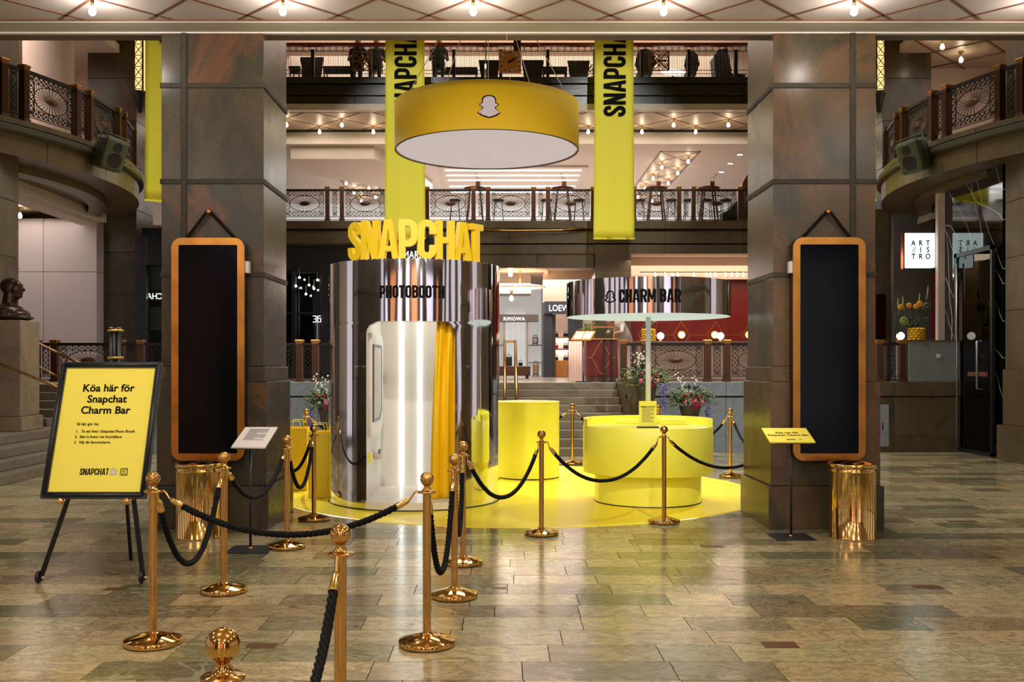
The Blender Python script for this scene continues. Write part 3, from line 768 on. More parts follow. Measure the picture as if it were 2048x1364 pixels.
# ---- upper floors at the back: slabs with stone fascia
GY = 27.6
g1 = struct('gallery_fascia', 'stone balcony front of the first gallery across the atrium', 'balcony', (AX, GY, 5.0))
n = 8
for i in range(n):
    x0 = -8.6 + i * 2.2; x1 = x0 + 2.196
    MB().bbox(x0, x1, GY - .12, GY + .5, 5.49, 5.71, .008).build('ledge_block', M['beamstone'], g1, tone=RX())
    MB().bbox(x0, x1, GY, GY + .5, 5.09, 5.44, .006).build('fascia_block', M['beamstone'], g1, tone=RX())
    MB().bbox(x0, x1, GY + .05, GY + .5, 4.80 if x0 > -3 else 5.2, 5.06, .006).build('fascia_block', M['beamstone'], g1, tone=RX())
MB().box(-8.6, 9.0, GY + .04, GY + .5, 5.40, 5.52).build('shadow_joint', M['joint'], g1)
for i in range(3): MB().bbox(-2.3 + i * 1.63, -2.3 + i * 1.63 + 1.626, GY + .1, GY + .6, 4.40, 4.90, .008).build('lintel_block', M['beamstone'], g1, tone=RX())
MB().box(-14, 14, GY + .4, 46, 5.2, 5.66).build('gallery_slab', M['whitewarm'], g1)
MB().tube([(-1.0, GY - .15, 5.47), (.2, GY - .17, 5.43), (1.6, GY - .17, 5.44), (2.3, GY - .14, 5.5)], .02, 6).build('light_rail', M['brasslight'], g1)
def back_pier(xa, xb, label):
    c = struct('stone_pier', label, 'column', ((xa + xb) / 2, GY, LZ))
    zs = [LZ, 2.3, 3.3, 4.3, 5.05]
    for a, b in zip(zs[:-1], zs[1:]): MB().bbox(xa, xb, GY - .05, GY + .9, a, b - .004, .006).build('stone_block', M['beamstone'], c, tone=RX())
back_pier(2.6, 3.62, 'stone pier under the right banner behind the charm bar')
back_pier(-3.32, -2.3, 'stone pier behind the booth letters under the left banner')
g2 = struct('gallery_fascia', 'dark stone balcony front of the upper gallery under the roof', 'balcony', (AX, GY, 9.4))
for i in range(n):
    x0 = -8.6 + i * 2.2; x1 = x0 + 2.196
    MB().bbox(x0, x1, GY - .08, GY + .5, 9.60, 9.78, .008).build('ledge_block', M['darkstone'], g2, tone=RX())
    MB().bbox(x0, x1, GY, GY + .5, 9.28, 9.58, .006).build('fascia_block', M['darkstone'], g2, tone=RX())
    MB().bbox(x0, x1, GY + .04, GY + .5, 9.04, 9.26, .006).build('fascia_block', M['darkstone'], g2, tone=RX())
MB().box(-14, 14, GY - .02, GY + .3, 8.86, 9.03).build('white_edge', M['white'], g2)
MB().box(-14, 14, GY + .3, 46, 9.2, 9.7).build('gallery_slab', M['white'], g2)
# upper gallery back wall and ceiling
ug = struct('wall_upper', 'pale pink rear wall of the upper gallery lounge', 'wall', (0, 34, 9.7))
MB().box(-14, 14, 33.6, 33.8, 9.7, 13.8).build('wall_face', M['gallerywall'], ug)
MB().box(-14, 14, GY + .3, 33.6, 12.5, 12.7).build('ceiling_face', M['gallerywall'], ug)
# ---- first gallery ceiling
g1c = struct('ceiling_gallery', 'white gallery ceiling with inset diamond panels and bulbs', 'ceiling', (0, 32, 8.8))
MB().box(-14, 14, GY + .25, 30.0, 8.86, 8.95).build('ceiling_slab', M['panel2'], g1c)
for i in range(-9, 12):
    for sgn in (1, -1):
        xa = -4.72 + .81 * 2 * i
        p = [(xa + sgn * (yy - 28.56) * .95, yy, 8.855) for yy in (GY + .3, 30.0)]
        if abs(p[0][0]) > 9: continue
        MB().bar(p[0], p[1], .03, .012).build('ceiling_batten', M['batten'], g1c)
MB().box(-14, 14, 29.9, 29.97, 8.80, 8.87).build('shadow_gap', M['black'], g1c)
MB().box(-14, 14, 30.0, 30.3, 8.45, 8.95).build('bulkhead', M['white'], g1c)
MB().box(-14, 14, 30.3, 45.6, 8.45, 8.6).build('lower_ceiling', M['white'], g1c)
for sx in (-1, 1):
    xa, xb = sorted((AX + sx * 4.88, AX + sx * 6.1))
    MB().box(xa, xb, 31.06, 44, 8.43, 8.45).build('inset_panel', M['panel2'], g1c)
    for k in range(8):
        y0 = 31.06 + k * 1.62
        for (a, b) in (((xa, y0), (xb, y0 + 1.62)), ((xb, y0), (xa, y0 + 1.62))):
            MB().bar((a[0], a[1], 8.428), (b[0], b[1], 8.428), .03, .012).build('ceiling_batten', M['batten'], g1c)
    for x in (xa, xb): MB().box(x - .03, x + .03, 31.0, 44, 8.42, 8.45).build('ceiling_batten', M['batten'], g1c)
# slanted soffit at the left of the gallery
MB().prism([(-6.6, 30.3), (-4.0, 30.3), (-3.1, 33.0), (-2.6, 36), (-3.6, 36), (-6.6, 32.6)], 8.05, 8.45).build('angled_soffit', M['white'], g1c)
MB().box(-2.2, 2.9, 33.2, 39, 8.38, 8.45).build('light_coffer', M['white'], g1c)
for k, yy in enumerate((33.6, 34.5, 35.4, 36.6, 37.8)):
    MB().box(-2.0, 2.7, yy, yy + .09, 8.355, 8.38).build('led_line', M['ledline'], g1c)
gw = struct('wall_gallery', 'white back wall of the first gallery', 'wall', (0, 41, 5.66))
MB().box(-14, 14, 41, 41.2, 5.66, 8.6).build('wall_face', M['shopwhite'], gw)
for (x0, x1) in ((-2.0, -.5), (2.2, 4.0)):
    for k in range(3): MB().box(x0, x1, 39.6, 40.2, 6.1 + k * .45, 6.2 + k * .45).build('display_shelf', M['chairdark'], gw)

# bulbs on the gallery ceilings (group by row)
gb = None
def gbulb(x, yy, z, lab):
    global gb
    if gb is None: gb = bulb_thing((x, yy, z), lab, 1.45, 'bulbfar', 'bulbs of the first gallery ceiling')
    else: dup(gb, (x, yy, z), lab, group='bulbs of the first gallery ceiling')
k1 = [-6.34, -4.72, -3.1, -1.48, .14, 1.76, 3.38, 5.0, 6.6]
for i, x in enumerate(k1): gbulb(x, 28.56, 8.752, ORD[i] + ' bulb from the left in the front row of the first gallery ceiling')
for i, x in enumerate([v + .81 for v in k1[:-1]]): gbulb(x, 29.4, 8.752, ORD[i] + ' bulb from the left in the rear row of the first gallery ceiling')
for sx, nm in ((-1, 'left'), (1, 'right')):
    for k in range(9):
        gbulb(AX + sx * (5.15 if k % 2 else 5.85), 31.6 + k * .95, 8.32, ORD[k] + ' bulb going back along the ' + nm + ' inset panel of the gallery ceiling')
for i, (px, py) in enumerate(((1480, 308), (1461, 326), (1443, 343), (1412, 372))):
    Y = (8.45 - CH) * FPX / (VY - py)
    d = thing('downlight', ORD[i] + ' recessed downlight from the right in the gallery ceiling', 'downlight', (PX(px, Y), Y, 8.43), 'downlights')
    MB().lathe([(0, 0), (.09, 0), (.09, .02)], n=12).build('lens', M['bulb'], d, world=False)
    MB().lathe([(.09, -.005), (.12, -.005), (.12, .02)], n=12).build('rim', M['white'], d, world=False)

# ---- curved side balconies (ring of the first gallery)
def arcpt(s_, deg, r, z=0.):
    a = math.radians(deg); return (AX + s_ * (-13.6 + r * math.cos(a)) * -1, 18.87 + r * math.sin(a), z)
def side_balcony(s_, label, raillabel):
    # s_ = -1 left, +1 right ; local centre mirrored about the hall axis
    b = struct('curved_balcony', label, 'balcony', arcpt(s_, 0, 5.6, 5.2))
    def sweep(prof, nm, mat, a0=-52, a1=42, n_=40, tone=None):
        m_ = MB(); o = 0; k = len(prof)
        for i in range(n_ + 1):
            for (r, z) in prof: m_.v.append(arcpt(s_, a0 + (a1 - a0) * i / n_, r, z))
        for i in range(n_):
            for j in range(k):
                j2 = (j + 1) % k
                m_.f.append((i * k + j, i * k + j2, (i + 1) * k + j2, (i + 1) * k + j)); m_.sm.append(False)
        m_.build(nm, M[mat], b, tone=RX() if tone is None else tone)
    for i in range(6):
        a0 = -52 + i * 15.7
        sweep([(6.02, 5.62), (6.02, 5.71), (5.4, 5.71), (5.4, 5.62)], 'ledge_block', 'beamstone', a0, a0 + 15.6, 7)
        sweep([(6.0, 5.10), (6.0, 5.62), (5.4, 5.62), (5.4, 5.10)], 'fascia_block', 'beamstone', a0, a0 + 15.6, 7)
    sweep([(6.06, 5.46), (6.10, 5.49), (6.10, 5.56), (6.02, 5.60), (6.0, 5.46)], 'conduit', 'conduit')
    sweep([(5.4, 5.12), (5.4, 5.3), (1.5, 5.3), (1.5, 5.12)], 'soffit', 'beamstone')
    sweep([(5.35, 4.98), (5.35, 5.12), (5.0, 5.12), (5.0, 4.98)], 'soffit_moulding', 'beamstone')
    sweep([(5.4, 5.3), (5.4, 5.66), (1.5, 5.66), (1.5, 5.3)], 'gallery_slab', 'whitewarm')
    return b
side_balcony(-1, 'curved stone balcony at the left above the white hoarding', '')
side_balcony(1, 'curved stone balcony at the right above the bistro', '')
# walls and ceilings behind the side balconies
for s_, nm, lb in ((-1, 'wall_side_gallery', 'pale wall and ceiling behind the left curved balcony'), (1, 'wall_side_gallery', 'pale wall and ceiling behind the right curved balcony')):
    g = struct(nm, lb, 'wall', (AX + s_ * 11, 20, 5.7))
    xa, xb = sorted((AX + s_ * 9.2, AX + s_ * 14))
    MB().box(xa, xb, 14.0, 27.5, 9.0, 9.2).build('ceiling_face', M['panel2' if s_ > 0 else 'white'], g)
    if s_ < 0:
        MB().lathe([(.5, 0), (.5, 3.3)], (-9.6, 20.6, 5.7), 32).build('round_pillar', M['whitewarm'], g)
    for i in range(8 if s_ > 0 else 0):
        for sg in (1, -1):
            MB().bar((AX + s_ * 9.2, 14 + i * 1.62, 8.99), (AX + s_ * 12.2, 14 + i * 1.62 + sg * 3, 8.99), .04, .02).build('ceiling_batten', M['batten'], g)
    xa, xb = sorted((AX + s_ * 12.6, AX + s_ * 12.8))
    MB().box(xa, xb, 14.0, 26.5, 5.7, 9.0).build('wall_face', M['whitewarm'], g)
    xa, xb = sorted((AX + s_ * 9.9, AX + s_ * 12.6))
    MB().box(xa, xb, 24.2, 24.4, 5.7, 9.0).build('wall_face', M['whitewarm'], g)
for i, (x, y, lb) in enumerate(((9.9, 21.97, 'front bulb on the ceiling behind the right curved balcony'), (10.76, 22.9, 'rear bulb on the ceiling behind the right curved balcony'))):
    gbulb(x, y, 8.88, lb)

# ---- left arcade: cornice, hoarding
la = struct('trim_2', 'white plaster cornice under the left curved balcony', 'trim', (-9.3, 20, 5))
MB().box(-9.55, -9.15, 16.8, 22.5, 4.92, 5.12).build('cornice', M['white'], la)
MB().box(-9.75, -9.35, 16.8, 22.5, 4.86, 4.98).build('cornice_step', M['white'], la)
MB().box(-14, -9.6, 16.8, 24.5, 5.2, 5.3).build('ceiling_face', M['panel2'], la)
for i in range(6):
    MB().bar((-9.6, 17 + i * 1.5, 5.19), (-13, 20.4 + i * 1.5, 5.19), .04, .02).build('ceiling_batten', M['batten'], la)
gbulb(PX(40, 22.0), 22.0, 5.08, 'bulb glowing at the top left of the white hoarding')
hd = struct('wall_hoarding', 'blank white hoarding boards closing a shop behind the bust', 'wall', (-11, 24, LZ))
for i, (x0, x1) in enumerate(((-13.6, -10.66), (-10.65, -9.42))):
    for (z0, z1) in ((LZ, 3.79), (3.80, 5.03)): MB().bbox(x0, x1, 22.6, 22.66, z0, z1, .003).build('hoarding_board', M['hoard'], hd)
for (z0, z1) in ((LZ, 3.79), (3.80, 5.03)): MB().bbox(-9.48, -9.42, 22.665, 23.3, z0, z1, .003).build('hoarding_board', M['hoard'], hd)
# dark panel beside/behind
MB().box(-14, -9.3, 24.9, 25.1, LZ, 5.3).build('backing_wall', M['pier'], hd, tone=.4)
# ================================================================== RAILINGS
CELL = .115
def lattice_mb(nx, nz, hollow=True):
    """border of crossed square cells, centred on x, z from 0; thickness in y"""
    m_ = MB(); W = nx * CELL; H = nz * CELL; t = .011
    for i in range(nx):
        for j in range(nz):
            if hollow and 0 < i < nx - 1 and 0 < j < nz - 1: continue
            x0 = -W / 2 + i * CELL; z0 = j * CELL; x1 = x0 + CELL; z1 = z0 + CELL
            cx = (x0 + x1) / 2; cz = (z0 + z1) / 2
            corner = i in (0, nx - 1) and j in (0, nz - 1)
            m_.bar((x0, 0, z0), (x1, 0, z0), t); m_.bar((x0, 0, z0), (x0, 0, z1), t)
            m_.bar((x1, 0, z0), (x1, 0, z1), t); m_.bar((x0, 0, z1), (x1, 0, z1), t)
            m_.bar((x0 + .01, 0, z0 + .01), (x1 - .01, 0, z1 - .01), t); m_.bar((x0 + .01, 0, z1 - .01), (x1 - .01, 0, z0 + .01), t)
            m_.box(cx - .014, cx + .014, -.012, .012, cz - .014, cz + .014)
            if corner:
                m_.tube([(cx + .036 * math.cos(a * PI / 4), 0, cz + .036 * math.sin(a * PI / 4)) for a in range(8)], .009, 4, closed=True)
    return m_
def wheel_mb():
    m_ = MB(); cz = 3 * CELL; A, B = .40, .222
    m_.tube([(A * math.cos(a * PI / 16), 0, cz + B * math.sin(a * PI / 16)) for a in range(32)], .011, 4, closed=True)
    for k in range(26):
        a = 2 * PI * k / 26
        m_.bar((.13 * math.cos(a), 0, cz + .062 * math.sin(a)), (A * math.cos(a), 0, cz + B * math.sin(a)), .010, up=(0, 1, 0))
    for k in range(-9, 10):
        x = k * .042; e = B * math.sqrt(max(0, 1 - (x / A) ** 2))
        for sg in (1, -1):
            z1 = cz + sg * 2 * CELL; z0 = cz + sg * e
            if abs(z1 - z0) > .03: m_.bar((x, .006, z0), (x, .006, z1), .007)
    return m_
def medallion_mb():
    m_ = MB().sph((0, 0, 3 * CELL), 1, 16, 8, (.135, .022, .066)); m_.sph((0, -.015, 3 * CELL), 1, 10, 6, (.05, .02, .025)); return m_
def post_mb(h, w_=.118):
    m_ = MB().box(-w_ / 2, w_ / 2, -w_ / 2, w_ / 2, 0, h)
    for k in range(5):
        x = -w_ / 2 + w_ * (k + .5) / 5
        m_.box(x - .006, x + .006, -w_ / 2 - .008, w_ / 2 + .008, .08, h - .06)
    m_.box(-w_ / 2 - .015, w_ / 2 + .015, -w_ / 2 - .015, w_ / 2 + .015, 0, .07)
    return m_
def cap_mb(w_=.118): return MB().bbox(-w_ / 2 - .018, w_ / 2 + .018, -w_ / 2 - .018, w_ / 2 + .018, 0, .045, .008).bbox(-w_ / 2 - .006, w_ / 2 + .006, -w_ / 2 - .006, w_ / 2 + .006, -.03, .002, .004)
RM = {'lat_w': lattice_mb(9, 6).mesh('lattice', M['iron']), 'lat_n': lattice_mb(1, 6, False).mesh('lattice', M['iron']),
      'wheel': wheel_mb().mesh('sunburst', M['iron']), 'med': medallion_mb().mesh('medallion', M['bronze']),
      'post': post_mb(.93).mesh('post', M['bronze']), 'cap': cap_mb().mesh('cap', M['bronzecap'])}
def railing(name, label, pts, hs=1., origin=None):
    """pts: list of (x,y,z, gap) post feet along the run; gap = 'w','n' or None to the next post"""
    o = origin or pts[0][:3]
    t = thing(name, label, 'railing', o, 'ornate bronze railings')
    O = Vector(o)
    for i, (x, y, z, gap) in enumerate(pts):
        nx = pts[i + 1] if i + 1 < len(pts) else pts[i - 1]
        d = Vector((nx[0] - x, nx[1] - y, 0)); rz = math.atan2(d.y, d.x)
        p = place(RM['post'], 'post', t, loc=Vector((x, y, z)) - O, rot=(0, 0, rz)); p.scale = (1, 1, hs)
        c = place(RM['cap'], 'post_cap', p, loc=(0, 0, .93)); c.scale = (1, 1, 1 / hs)
        if gap and i + 1 < len(pts):
            a = Vector((x, y, z)); b = Vector(nx[:3]); mid = (a + b) / 2; Lg = d.length
            def put(me, nm, par=None, dz=.16):
                q = place(me, nm, t, loc=mid - O + Vector((0, 0, dz * hs)), rot=(0, 0, rz)); q.scale = (Lg / 1.24 if gap == 'w' else 1, 1, hs); return q
            q = put(RM['lat_w' if gap == 'w' else 'lat_n'], 'lattice_border')
            if gap == 'w': put(RM['wheel'], 'sunburst_wheel'); put(RM['med'], 'medallion')
            up = Vector((0, 0, .885 * hs))
            MB().bar(a + up, b + up, .07, .05).build('handrail', M['iron'], t)
            for zz in (.045, .13, .87 - .0): 
                v = Vector((0, 0, zz * hs)); MB().bar(a + v, b + v, .014).build('rail_bar', M['iron'], t)
    return t
R1Y = GY + .02; RZ1 = 5.71
def row(xs, gaps): return [(x, R1Y, RZ1, g) for x, g in zip(xs, gaps)]
F = GY / FPX
xp = lambda *p: [(q - VX) * F for q in p]
railing('gallery_railing', 'bronze sunburst railing of the first gallery left of the left banner', row(xp(534, 563, 655, 684, 776), ['n', 'w', 'n', 'w', None]))
railing('gallery_railing', 'bronze sunburst railing of the first gallery between the two banners', row(xp(854, 947, 976, 1067, 1096, 1186), ['w', 'n', 'w', 'n', 'w', None]))
railing('gallery_railing', 'bronze sunburst railing of the first gallery right of the right banner', row(xp(1268, 1358, 1387, 1480, 1509), ['w', 'n', 'w', 'n', None]))
angs = [-39.8, -28.1, -24.2, -12.5, -8.6, 2.7, 6.6, 18.3, 22.2, 33.9, 37.8]
gaps = ['w', 'n', 'w', 'n', 'w', 'n', 'w', 'n', 'w', 'n', None]
for s_, lb in ((-1, 'bronze sunburst railing around the left curved balcony'), (1, 'bronze sunburst railing around the right curved balcony')):
    railing('balcony_railing', lb, [(*arcpt(s_, a, 5.88, RZ1), g) for a, g in zip(angs, gaps)])
# terrace railings at ground level
GS = .80; F2 = WY / FPX; RZ0 = 1.312
def trow(ps, gaps): return [((q - VX) * F2, WY + .1, RZ0, g) for q, g in zip(ps, gaps)]
railing('terrace_railing', 'bronze sunburst railing on the terrace wall behind the charm bar flowers', trow([1248, 1290, 1417, 1456, 1583], ['n', 'w', 'n', 'w', None]), GS)
railing('terrace_railing', 'short bronze railing beside the pineapple vase counter', trow([1762, 1808], ['n', None]), GS)
railing('terrace_railing', 'bronze sunburst railing left of the photobooth above the lilac flowers', trow([470, 597, 629, 756], ['w', 'n', 'w', None]), GS)
railing('terrace_railing', 'bronze sunburst railing in front of the white hoarding', trow([68, 105, 238, 278, 405], ['n', 'w', 'n', 'w', None]), GS)

# ---- upper gallery railing: dark bars with a square frieze
ur = thing('gallery_railing', 'dark iron bar railing with red handrail on the upper gallery', 'railing', (AX, GY, 9.78))
sec = MB(); 
for u in range(7):
    x = -.66 + u * .19
    for q in range(4):
        sec.box(x + .02 + q * .047 - .006, x + .02 + q * .047 + .006, -.006, .006, .03, .74)
    c = (x + .095, .80); 
    for (a, b) in (((-.075, -.06), (.075, -.06)), ((-.075, .06), (.075, .06)), ((-.075, -.06), (-.075, .06)), ((.075, -.06), (.075, .06)), ((-.06, 0), (0, .05)), ((0, .05), (.06, 0)), ((.06, 0), (0, -.05)), ((0, -.05), (-.06, 0))):
        sec.bar((c[0] + a[0], 0, c[1] + a[1]), (c[0] + b[0], 0, c[1] + b[1]), .012)
    sec.box(c[0] - .018, c[0] + .018, -.01, .01, c[1] - .018, c[1] + .018)
    sec.box(x - .004, x + .19, -.008, .008, .20, .215); sec.box(x - .004, x + .19, -.008, .008, .10, .112); sec.box(x - .004, x + .19, -.008, .008, .735, .75)
sm = sec.mesh('bars', M['iron'])
for i in range(13):
    x = (626 - VX) * F + .66 + (i - 1) * 1.33 - 1.33
    place(sm, 'baluster_bars', ur, loc=(x - AX, 0, 0))
    MB().box(x - .71, x - .62, GY - .05, GY + .05, 9.78, 10.56).build('post', M['blackmatte'], ur)
    MB().box(x - .665, x + .667, GY - .06, GY + .06, 10.66, 10.75).build('handrail', M['redwood'], ur)
for k, (px, lb) in enumerate(((724, 'square brown openwork ornament on the upper railing left of the banner'), (1318, 'square brown openwork ornament on the upper railing right of the banner'))):
    Y = GY - .1; cx = PX(px, Y); cz = PZ(121.5, Y); s = .27
    t = thing('railing_ornament', lb, 'ornament', (cx, Y, cz))
    f = MB()
    for (a, b) in (((-s, -s), (s, -s)), ((s, -s), (s, s)), ((s, s), (-s, s)), ((-s, s), (-s, -s)), ((-s, -s), (s, s)), ((-s, s), (s, -s)), ((0, -s), (0, s)), ((-s, 0), (s, 0))): f.bar((cx + a[0], Y, cz + a[1]), (cx + b[0], Y, cz + b[1]), .03)
    f.build('frame_grid', M['batten'], t)
    r_ = MB()
    rings = ((0, 0, .24), (0, 0, .10)) if k == 0 else ((.13, .12, .10), (.13, .12, .05), (.13, -.12, .10), (.13, -.12, .05), (-.13, .12, .10), (-.13, -.12, .10))
    for (a, b, r) in rings: r_.tube([(cx + a + r * math.cos(q * PI / 10), Y, cz + b + r * math.sin(q * PI / 10)) for q in range(20)], .014, 5, closed=True)
    r_.build('scroll_rings', M['batten'], t)
# clock
Y = GY - .15; cx = PX(1020, Y); cz = PZ(123.5, Y); s = .315
t = thing('wall_clock', 'square orange clock with black hands on the upper railing', 'clock', (cx, Y, cz))
MB().bbox(cx - s, cx + s, Y, Y + .04, cz - s, cz + s, .006).build('clock_plate', M['clockface'], t)
fy = lambda u, v, h: (cx + u, Y - h, cz + v)
ringp = arc(0, 0, .265, .265, 0, 348.75, 31)
mb = MB()
for q in ribbon(ringp, .075, True): mb.prism(q, 0, .006, fy)
mb.build('dial_ring', M['whitewarm'], t)
mb = MB()
for k, nm in enumerate(['XII', 'I', 'II', 'III', 'IV', 'V', 'VI', 'VII', 'VIII', 'IX', 'X', 'XI']):
    a = math.radians(90 - 30 * k); tm = text_mb(nm, .075, .004, bold=.003)
    ca = math.radians(-30 * k)
    for v in tm.v:
        u0, v0 = v[0], v[2] - .027
        tm_u = u0 * math.cos(ca) - v0 * math.sin(ca) + .265 * math.cos(a); tm_v = u0 * math.sin(ca) + v0 * math.cos(ca) + .265 * math.sin(a)
        mb.v.append((cx + tm_u, Y - .008 + v[1] * .5, cz + tm_v))
    o = len(mb.v) - len(tm.v)
    for f in tm.f: mb.f.append(tuple(i + o for i in f)); mb.sm.append(False)
mb.build('numerals', M['ink'], t)
for ang, ln, nm in ((34, .22, 'minute_hand'), (24, .14, 'hour_hand')):
    a = math.radians(ang); dx, dz = math.cos(a), math.sin(a)
    MB().bar((cx - dx * .06, Y - .02, cz - dz * .06), (cx + dx * ln, Y - .02, cz + dz * ln), .035, .008, up=(0, 1, 0)).build(nm, M['black'], t)
MB().bbox(cx + .10, cx + .31, Y + .0, Y + .1, cz + s - .02, cz + s + .40, .01).build('mounting_plate', M['black'], t)

# lanterns on the corner columns
for s_, lb in ((-1, 'tall lit brass lattice lantern beside the left banner'), (1, 'tall lit brass lattice lantern beside the right stone corner column')):
    lx = AX + s_ * 8.62; ly = 22.75
    t = thing('wall_lantern', lb, 'lantern', (lx, ly, 7.9), 'tall brass lanterns')
    MB().bbox(lx - .09, lx + .09, ly - .09, ly + .09, 8.05, 9.6, .01).build('lantern_glass', M['lantern'], t)
    fr = MB()
    for sx in (-1, 1):
        for sy in (-1, 1): fr.bar((lx + sx * .10, ly + sy * .10, 7.95), (lx + sx * .10, ly + sy * .10, 9.7), .035)
    for k in range(6):
        z0 = 8.05 + k * .26
        for (x0, x1) in ((-.1, .1), (.1, -.1)): fr.bar((lx + x0, ly - .105, z0), (lx + x1, ly - .105, z0 + .26), .014)
        fr.bar((lx - .1, ly - .105, z0), (lx + .1, ly - .105, z0), .014)
    fr.build('lattice_frame', M['bronze'], t)
    MB().lathe([(0, -.45), (.05, -.4), (.09, -.2), (.15, 0), (.15, .06), (0, .06)], (lx, ly, 7.95), 12).build('lantern_base', M['blackmatte'], t)
    MB().bbox(lx - .15, lx + .15, ly - .15, ly + .15, 9.6, 9.9, .02).build('lantern_cap', M['bronze'], t)
    MB().bar((lx, ly + .1, 8.0), (lx, ly + .3, 8.0), .05).build('wall_bracket', M['blackmatte'], t)

# loudspeakers on the balconies
def speaker(px, py, s_, lb):
    Y = 17.9; cx, cz = PX(px, Y), PZ(py, Y)
    t = thing('loudspeaker', lb, 'speaker', (cx, Y, cz), 'olive loudspeakers')
    w_, h_, d_ = .235, .30, .2
    R = Matrix.Rotation(s_ * -1.0, 4, 'Z') @ Matrix.Rotation(s_ * -.14, 4, 'Y') @ Matrix.Rotation(.24, 4, 'X')
    def put(m_, nm, mat): m_.mapv(lambda x, y, z: tuple(R @ Vector((x, y, z)) + Vector((cx, Y, cz)))).build(nm, M[mat], t)
    put(MB().bbox(-w_, w_, -d_, d_, -h_, h_, .07), 'speaker_housing', 'speaker')
    put(MB().mapv(lambda *a: a).lathe([(0, .0), (.075, .0), (.085, .012), (.09, .0)], (0, 0, 0), 20).mapv(lambda x, y, z: (x, -d_ - .004 + z * -.3, y + .13)), 'tweeter', 'speakercone')
    put(MB().lathe([(0, .0), (.12, .02), (.135, .03), (.14, .0)], (0, 0, 0), 24).mapv(lambda x, y, z: (x, -d_ - .004 - z * .3, y - .1)), 'woofer', 'speakercone')
    put(MB().tube([(-w_ - .02, 0, -.1), (-w_ - .03, 0, h_ + .05), (w_ + .03, 0, h_ + .05), (w_ + .02, 0, -.1)], .018, 6), 'bracket', 'speaker')
    MB().bar((cx, Y, cz + .33), (cx - s_ * -.25, Y + .1, cz + .42), .05).build('bracket_arm', M['speaker'], t)
speaker(219, 307, -1, 'olive loudspeaker mounted on the left curved balcony')
speaker(1828, 312, 1, 'olive loudspeaker mounted on the right curved balcony')

# ================================================================== SHOPS AND ROOMS BEHIND
# centre arcade
ar = struct('ceiling_arcade', 'pink ceiling of the shop arcade behind the charm bar', 'ceiling', (1, 31, 4.6))
MB().box(-2.3, 3.0, GY + .6, 36, 4.55, 4.7).build('ceiling_face', M['whitewarm'], ar)
MB().box(-2.3, 1.3, 28.6, 30.2, 4.50, 4.56).build('ceiling_coffer', M['panel2'], ar)
MB().box(-2.3, .9, 31.4, 32.6, 3.95, 4.56).build('ceiling_bulkhead', M['white'], ar)
MB().box(1.28, 1.36, 28.2, 31, 4.42, 4.56).build('ceiling_beam', M['whitewarm'], ar)
t = thing('chandelier', 'oval crystal ceiling light glowing in the shop arcade', 'chandelier', (PX(1040, 29.5), 29.5, PZ(574, 29.5)))
MB().sph((0, 0, 0), 1, 24, 10, (.75, .45, .085)).build('crystal_bowl', E('crystal_glow', (255, 224, 178), 2.2), t, world=False)
MB().tube([(.76 * math.cos(a * PI / 16), .46 * math.sin(a * PI / 16), 0) for a in range(32)], .02, 5, closed=True).build('rim', M['gold'], t, world=False)
MB().cyl((0, 0, .05), (0, 0, .62), .02, 8).build('stem', M['gold'], t, world=False)
for i, (px, py, Y) in enumerate(((1021, 540, 28.4), (1023, 590, 31.0))):
    t = bulb_thing((PX(px, Y), Y, PZ(py, Y)), ('bare bulb hanging nearest under the arcade lintel', 'bare bulb hanging behind the crystal ceiling light')[i], 2., 'bulbfar', 'arcade bulbs')
# suitcase shop
rs = struct('wall_suitcase_shop', 'white lit luggage shop at the end of the arcade', 'wall', (.2, 34, LZ))
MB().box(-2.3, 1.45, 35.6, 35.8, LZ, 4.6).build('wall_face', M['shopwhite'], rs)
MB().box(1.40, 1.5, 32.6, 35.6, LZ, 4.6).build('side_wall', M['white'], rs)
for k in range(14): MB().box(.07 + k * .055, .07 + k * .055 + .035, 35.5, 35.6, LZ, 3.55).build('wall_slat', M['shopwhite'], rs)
for x in (.02, .86): MB().box(x, x + .04, 35.4, 35.6, LZ, 3.55).build('orange_edge', M['gold'], rs)
for z in (2.35, 1.72): MB().box(.92, 1.40, 35.2, 35.6, z, z + .04).build('shelf', M['white'], rs)
MB().box(-.9, -.0, 35.2, 35.6, 2.35, 2.39).build('shelf', M['white'], rs)
t = thing('shop_sign', 'grey sign box with white lit letters RIMOWA', 'sign', (.3, 33, 3.1))
Y = 32.6; MB().bbox(PX(955, Y), PX(1077, Y), Y, Y + .35, PZ(643.5, Y), PZ(629, Y), .01).build('sign_box', M['greysign'], t)
tm = text_mb('RIMOWA', .165, .01, bold=.0, xs=.98, space=1.12); tm.mapv(lambda x, y, z: (PX(1028, Y) + x, Y - .01 + y, PZ(641, Y) + z)).build('sign_letters', M['signtext'], t)
def suitcase(x, y, z, w_, h_, mat, lb):
    t = thing('suitcase', lb, 'suitcase', (x, y, z))
    m_ = MB().bbox(x - w_ / 2, x + w_ / 2, y - .12, y + .12, z + .03, z + h_, .05)
    for k in range(6): xx = x - w_ / 2 + w_ * (k + .5) / 6; m_.box(xx - .008, xx + .008, y - .13, y - .11, z + .08, z + h_ - .06)
    m_.build('shell', M[mat], t)
    MB().tube([(x - .07, y, z + h_ - .01), (x - .07, y, z + h_ + .05), (x + .07, y, z + h_ + .05), (x + .07, y, z + h_ - .01)], .012, 6).build('handle', M['black'], t)
    for sx in (-1, 1): MB().cyl((x + sx * w_ * .35, y - .03, z + .025), (x + sx * w_ * .35, y + .03, z + .025), .025, 10).build('wheel', M['black'], t)
suitcase(PX(1071, 35), 35.35, 2.39, .22, .29, 'suitcase', 'silver grooved suitcase on the luggage shop shelf')
suitcase(PX(1071.5, 34), 34.0, LZ, .21, .45, 'suitbeige', 'beige grooved suitcase standing on the luggage shop floor')
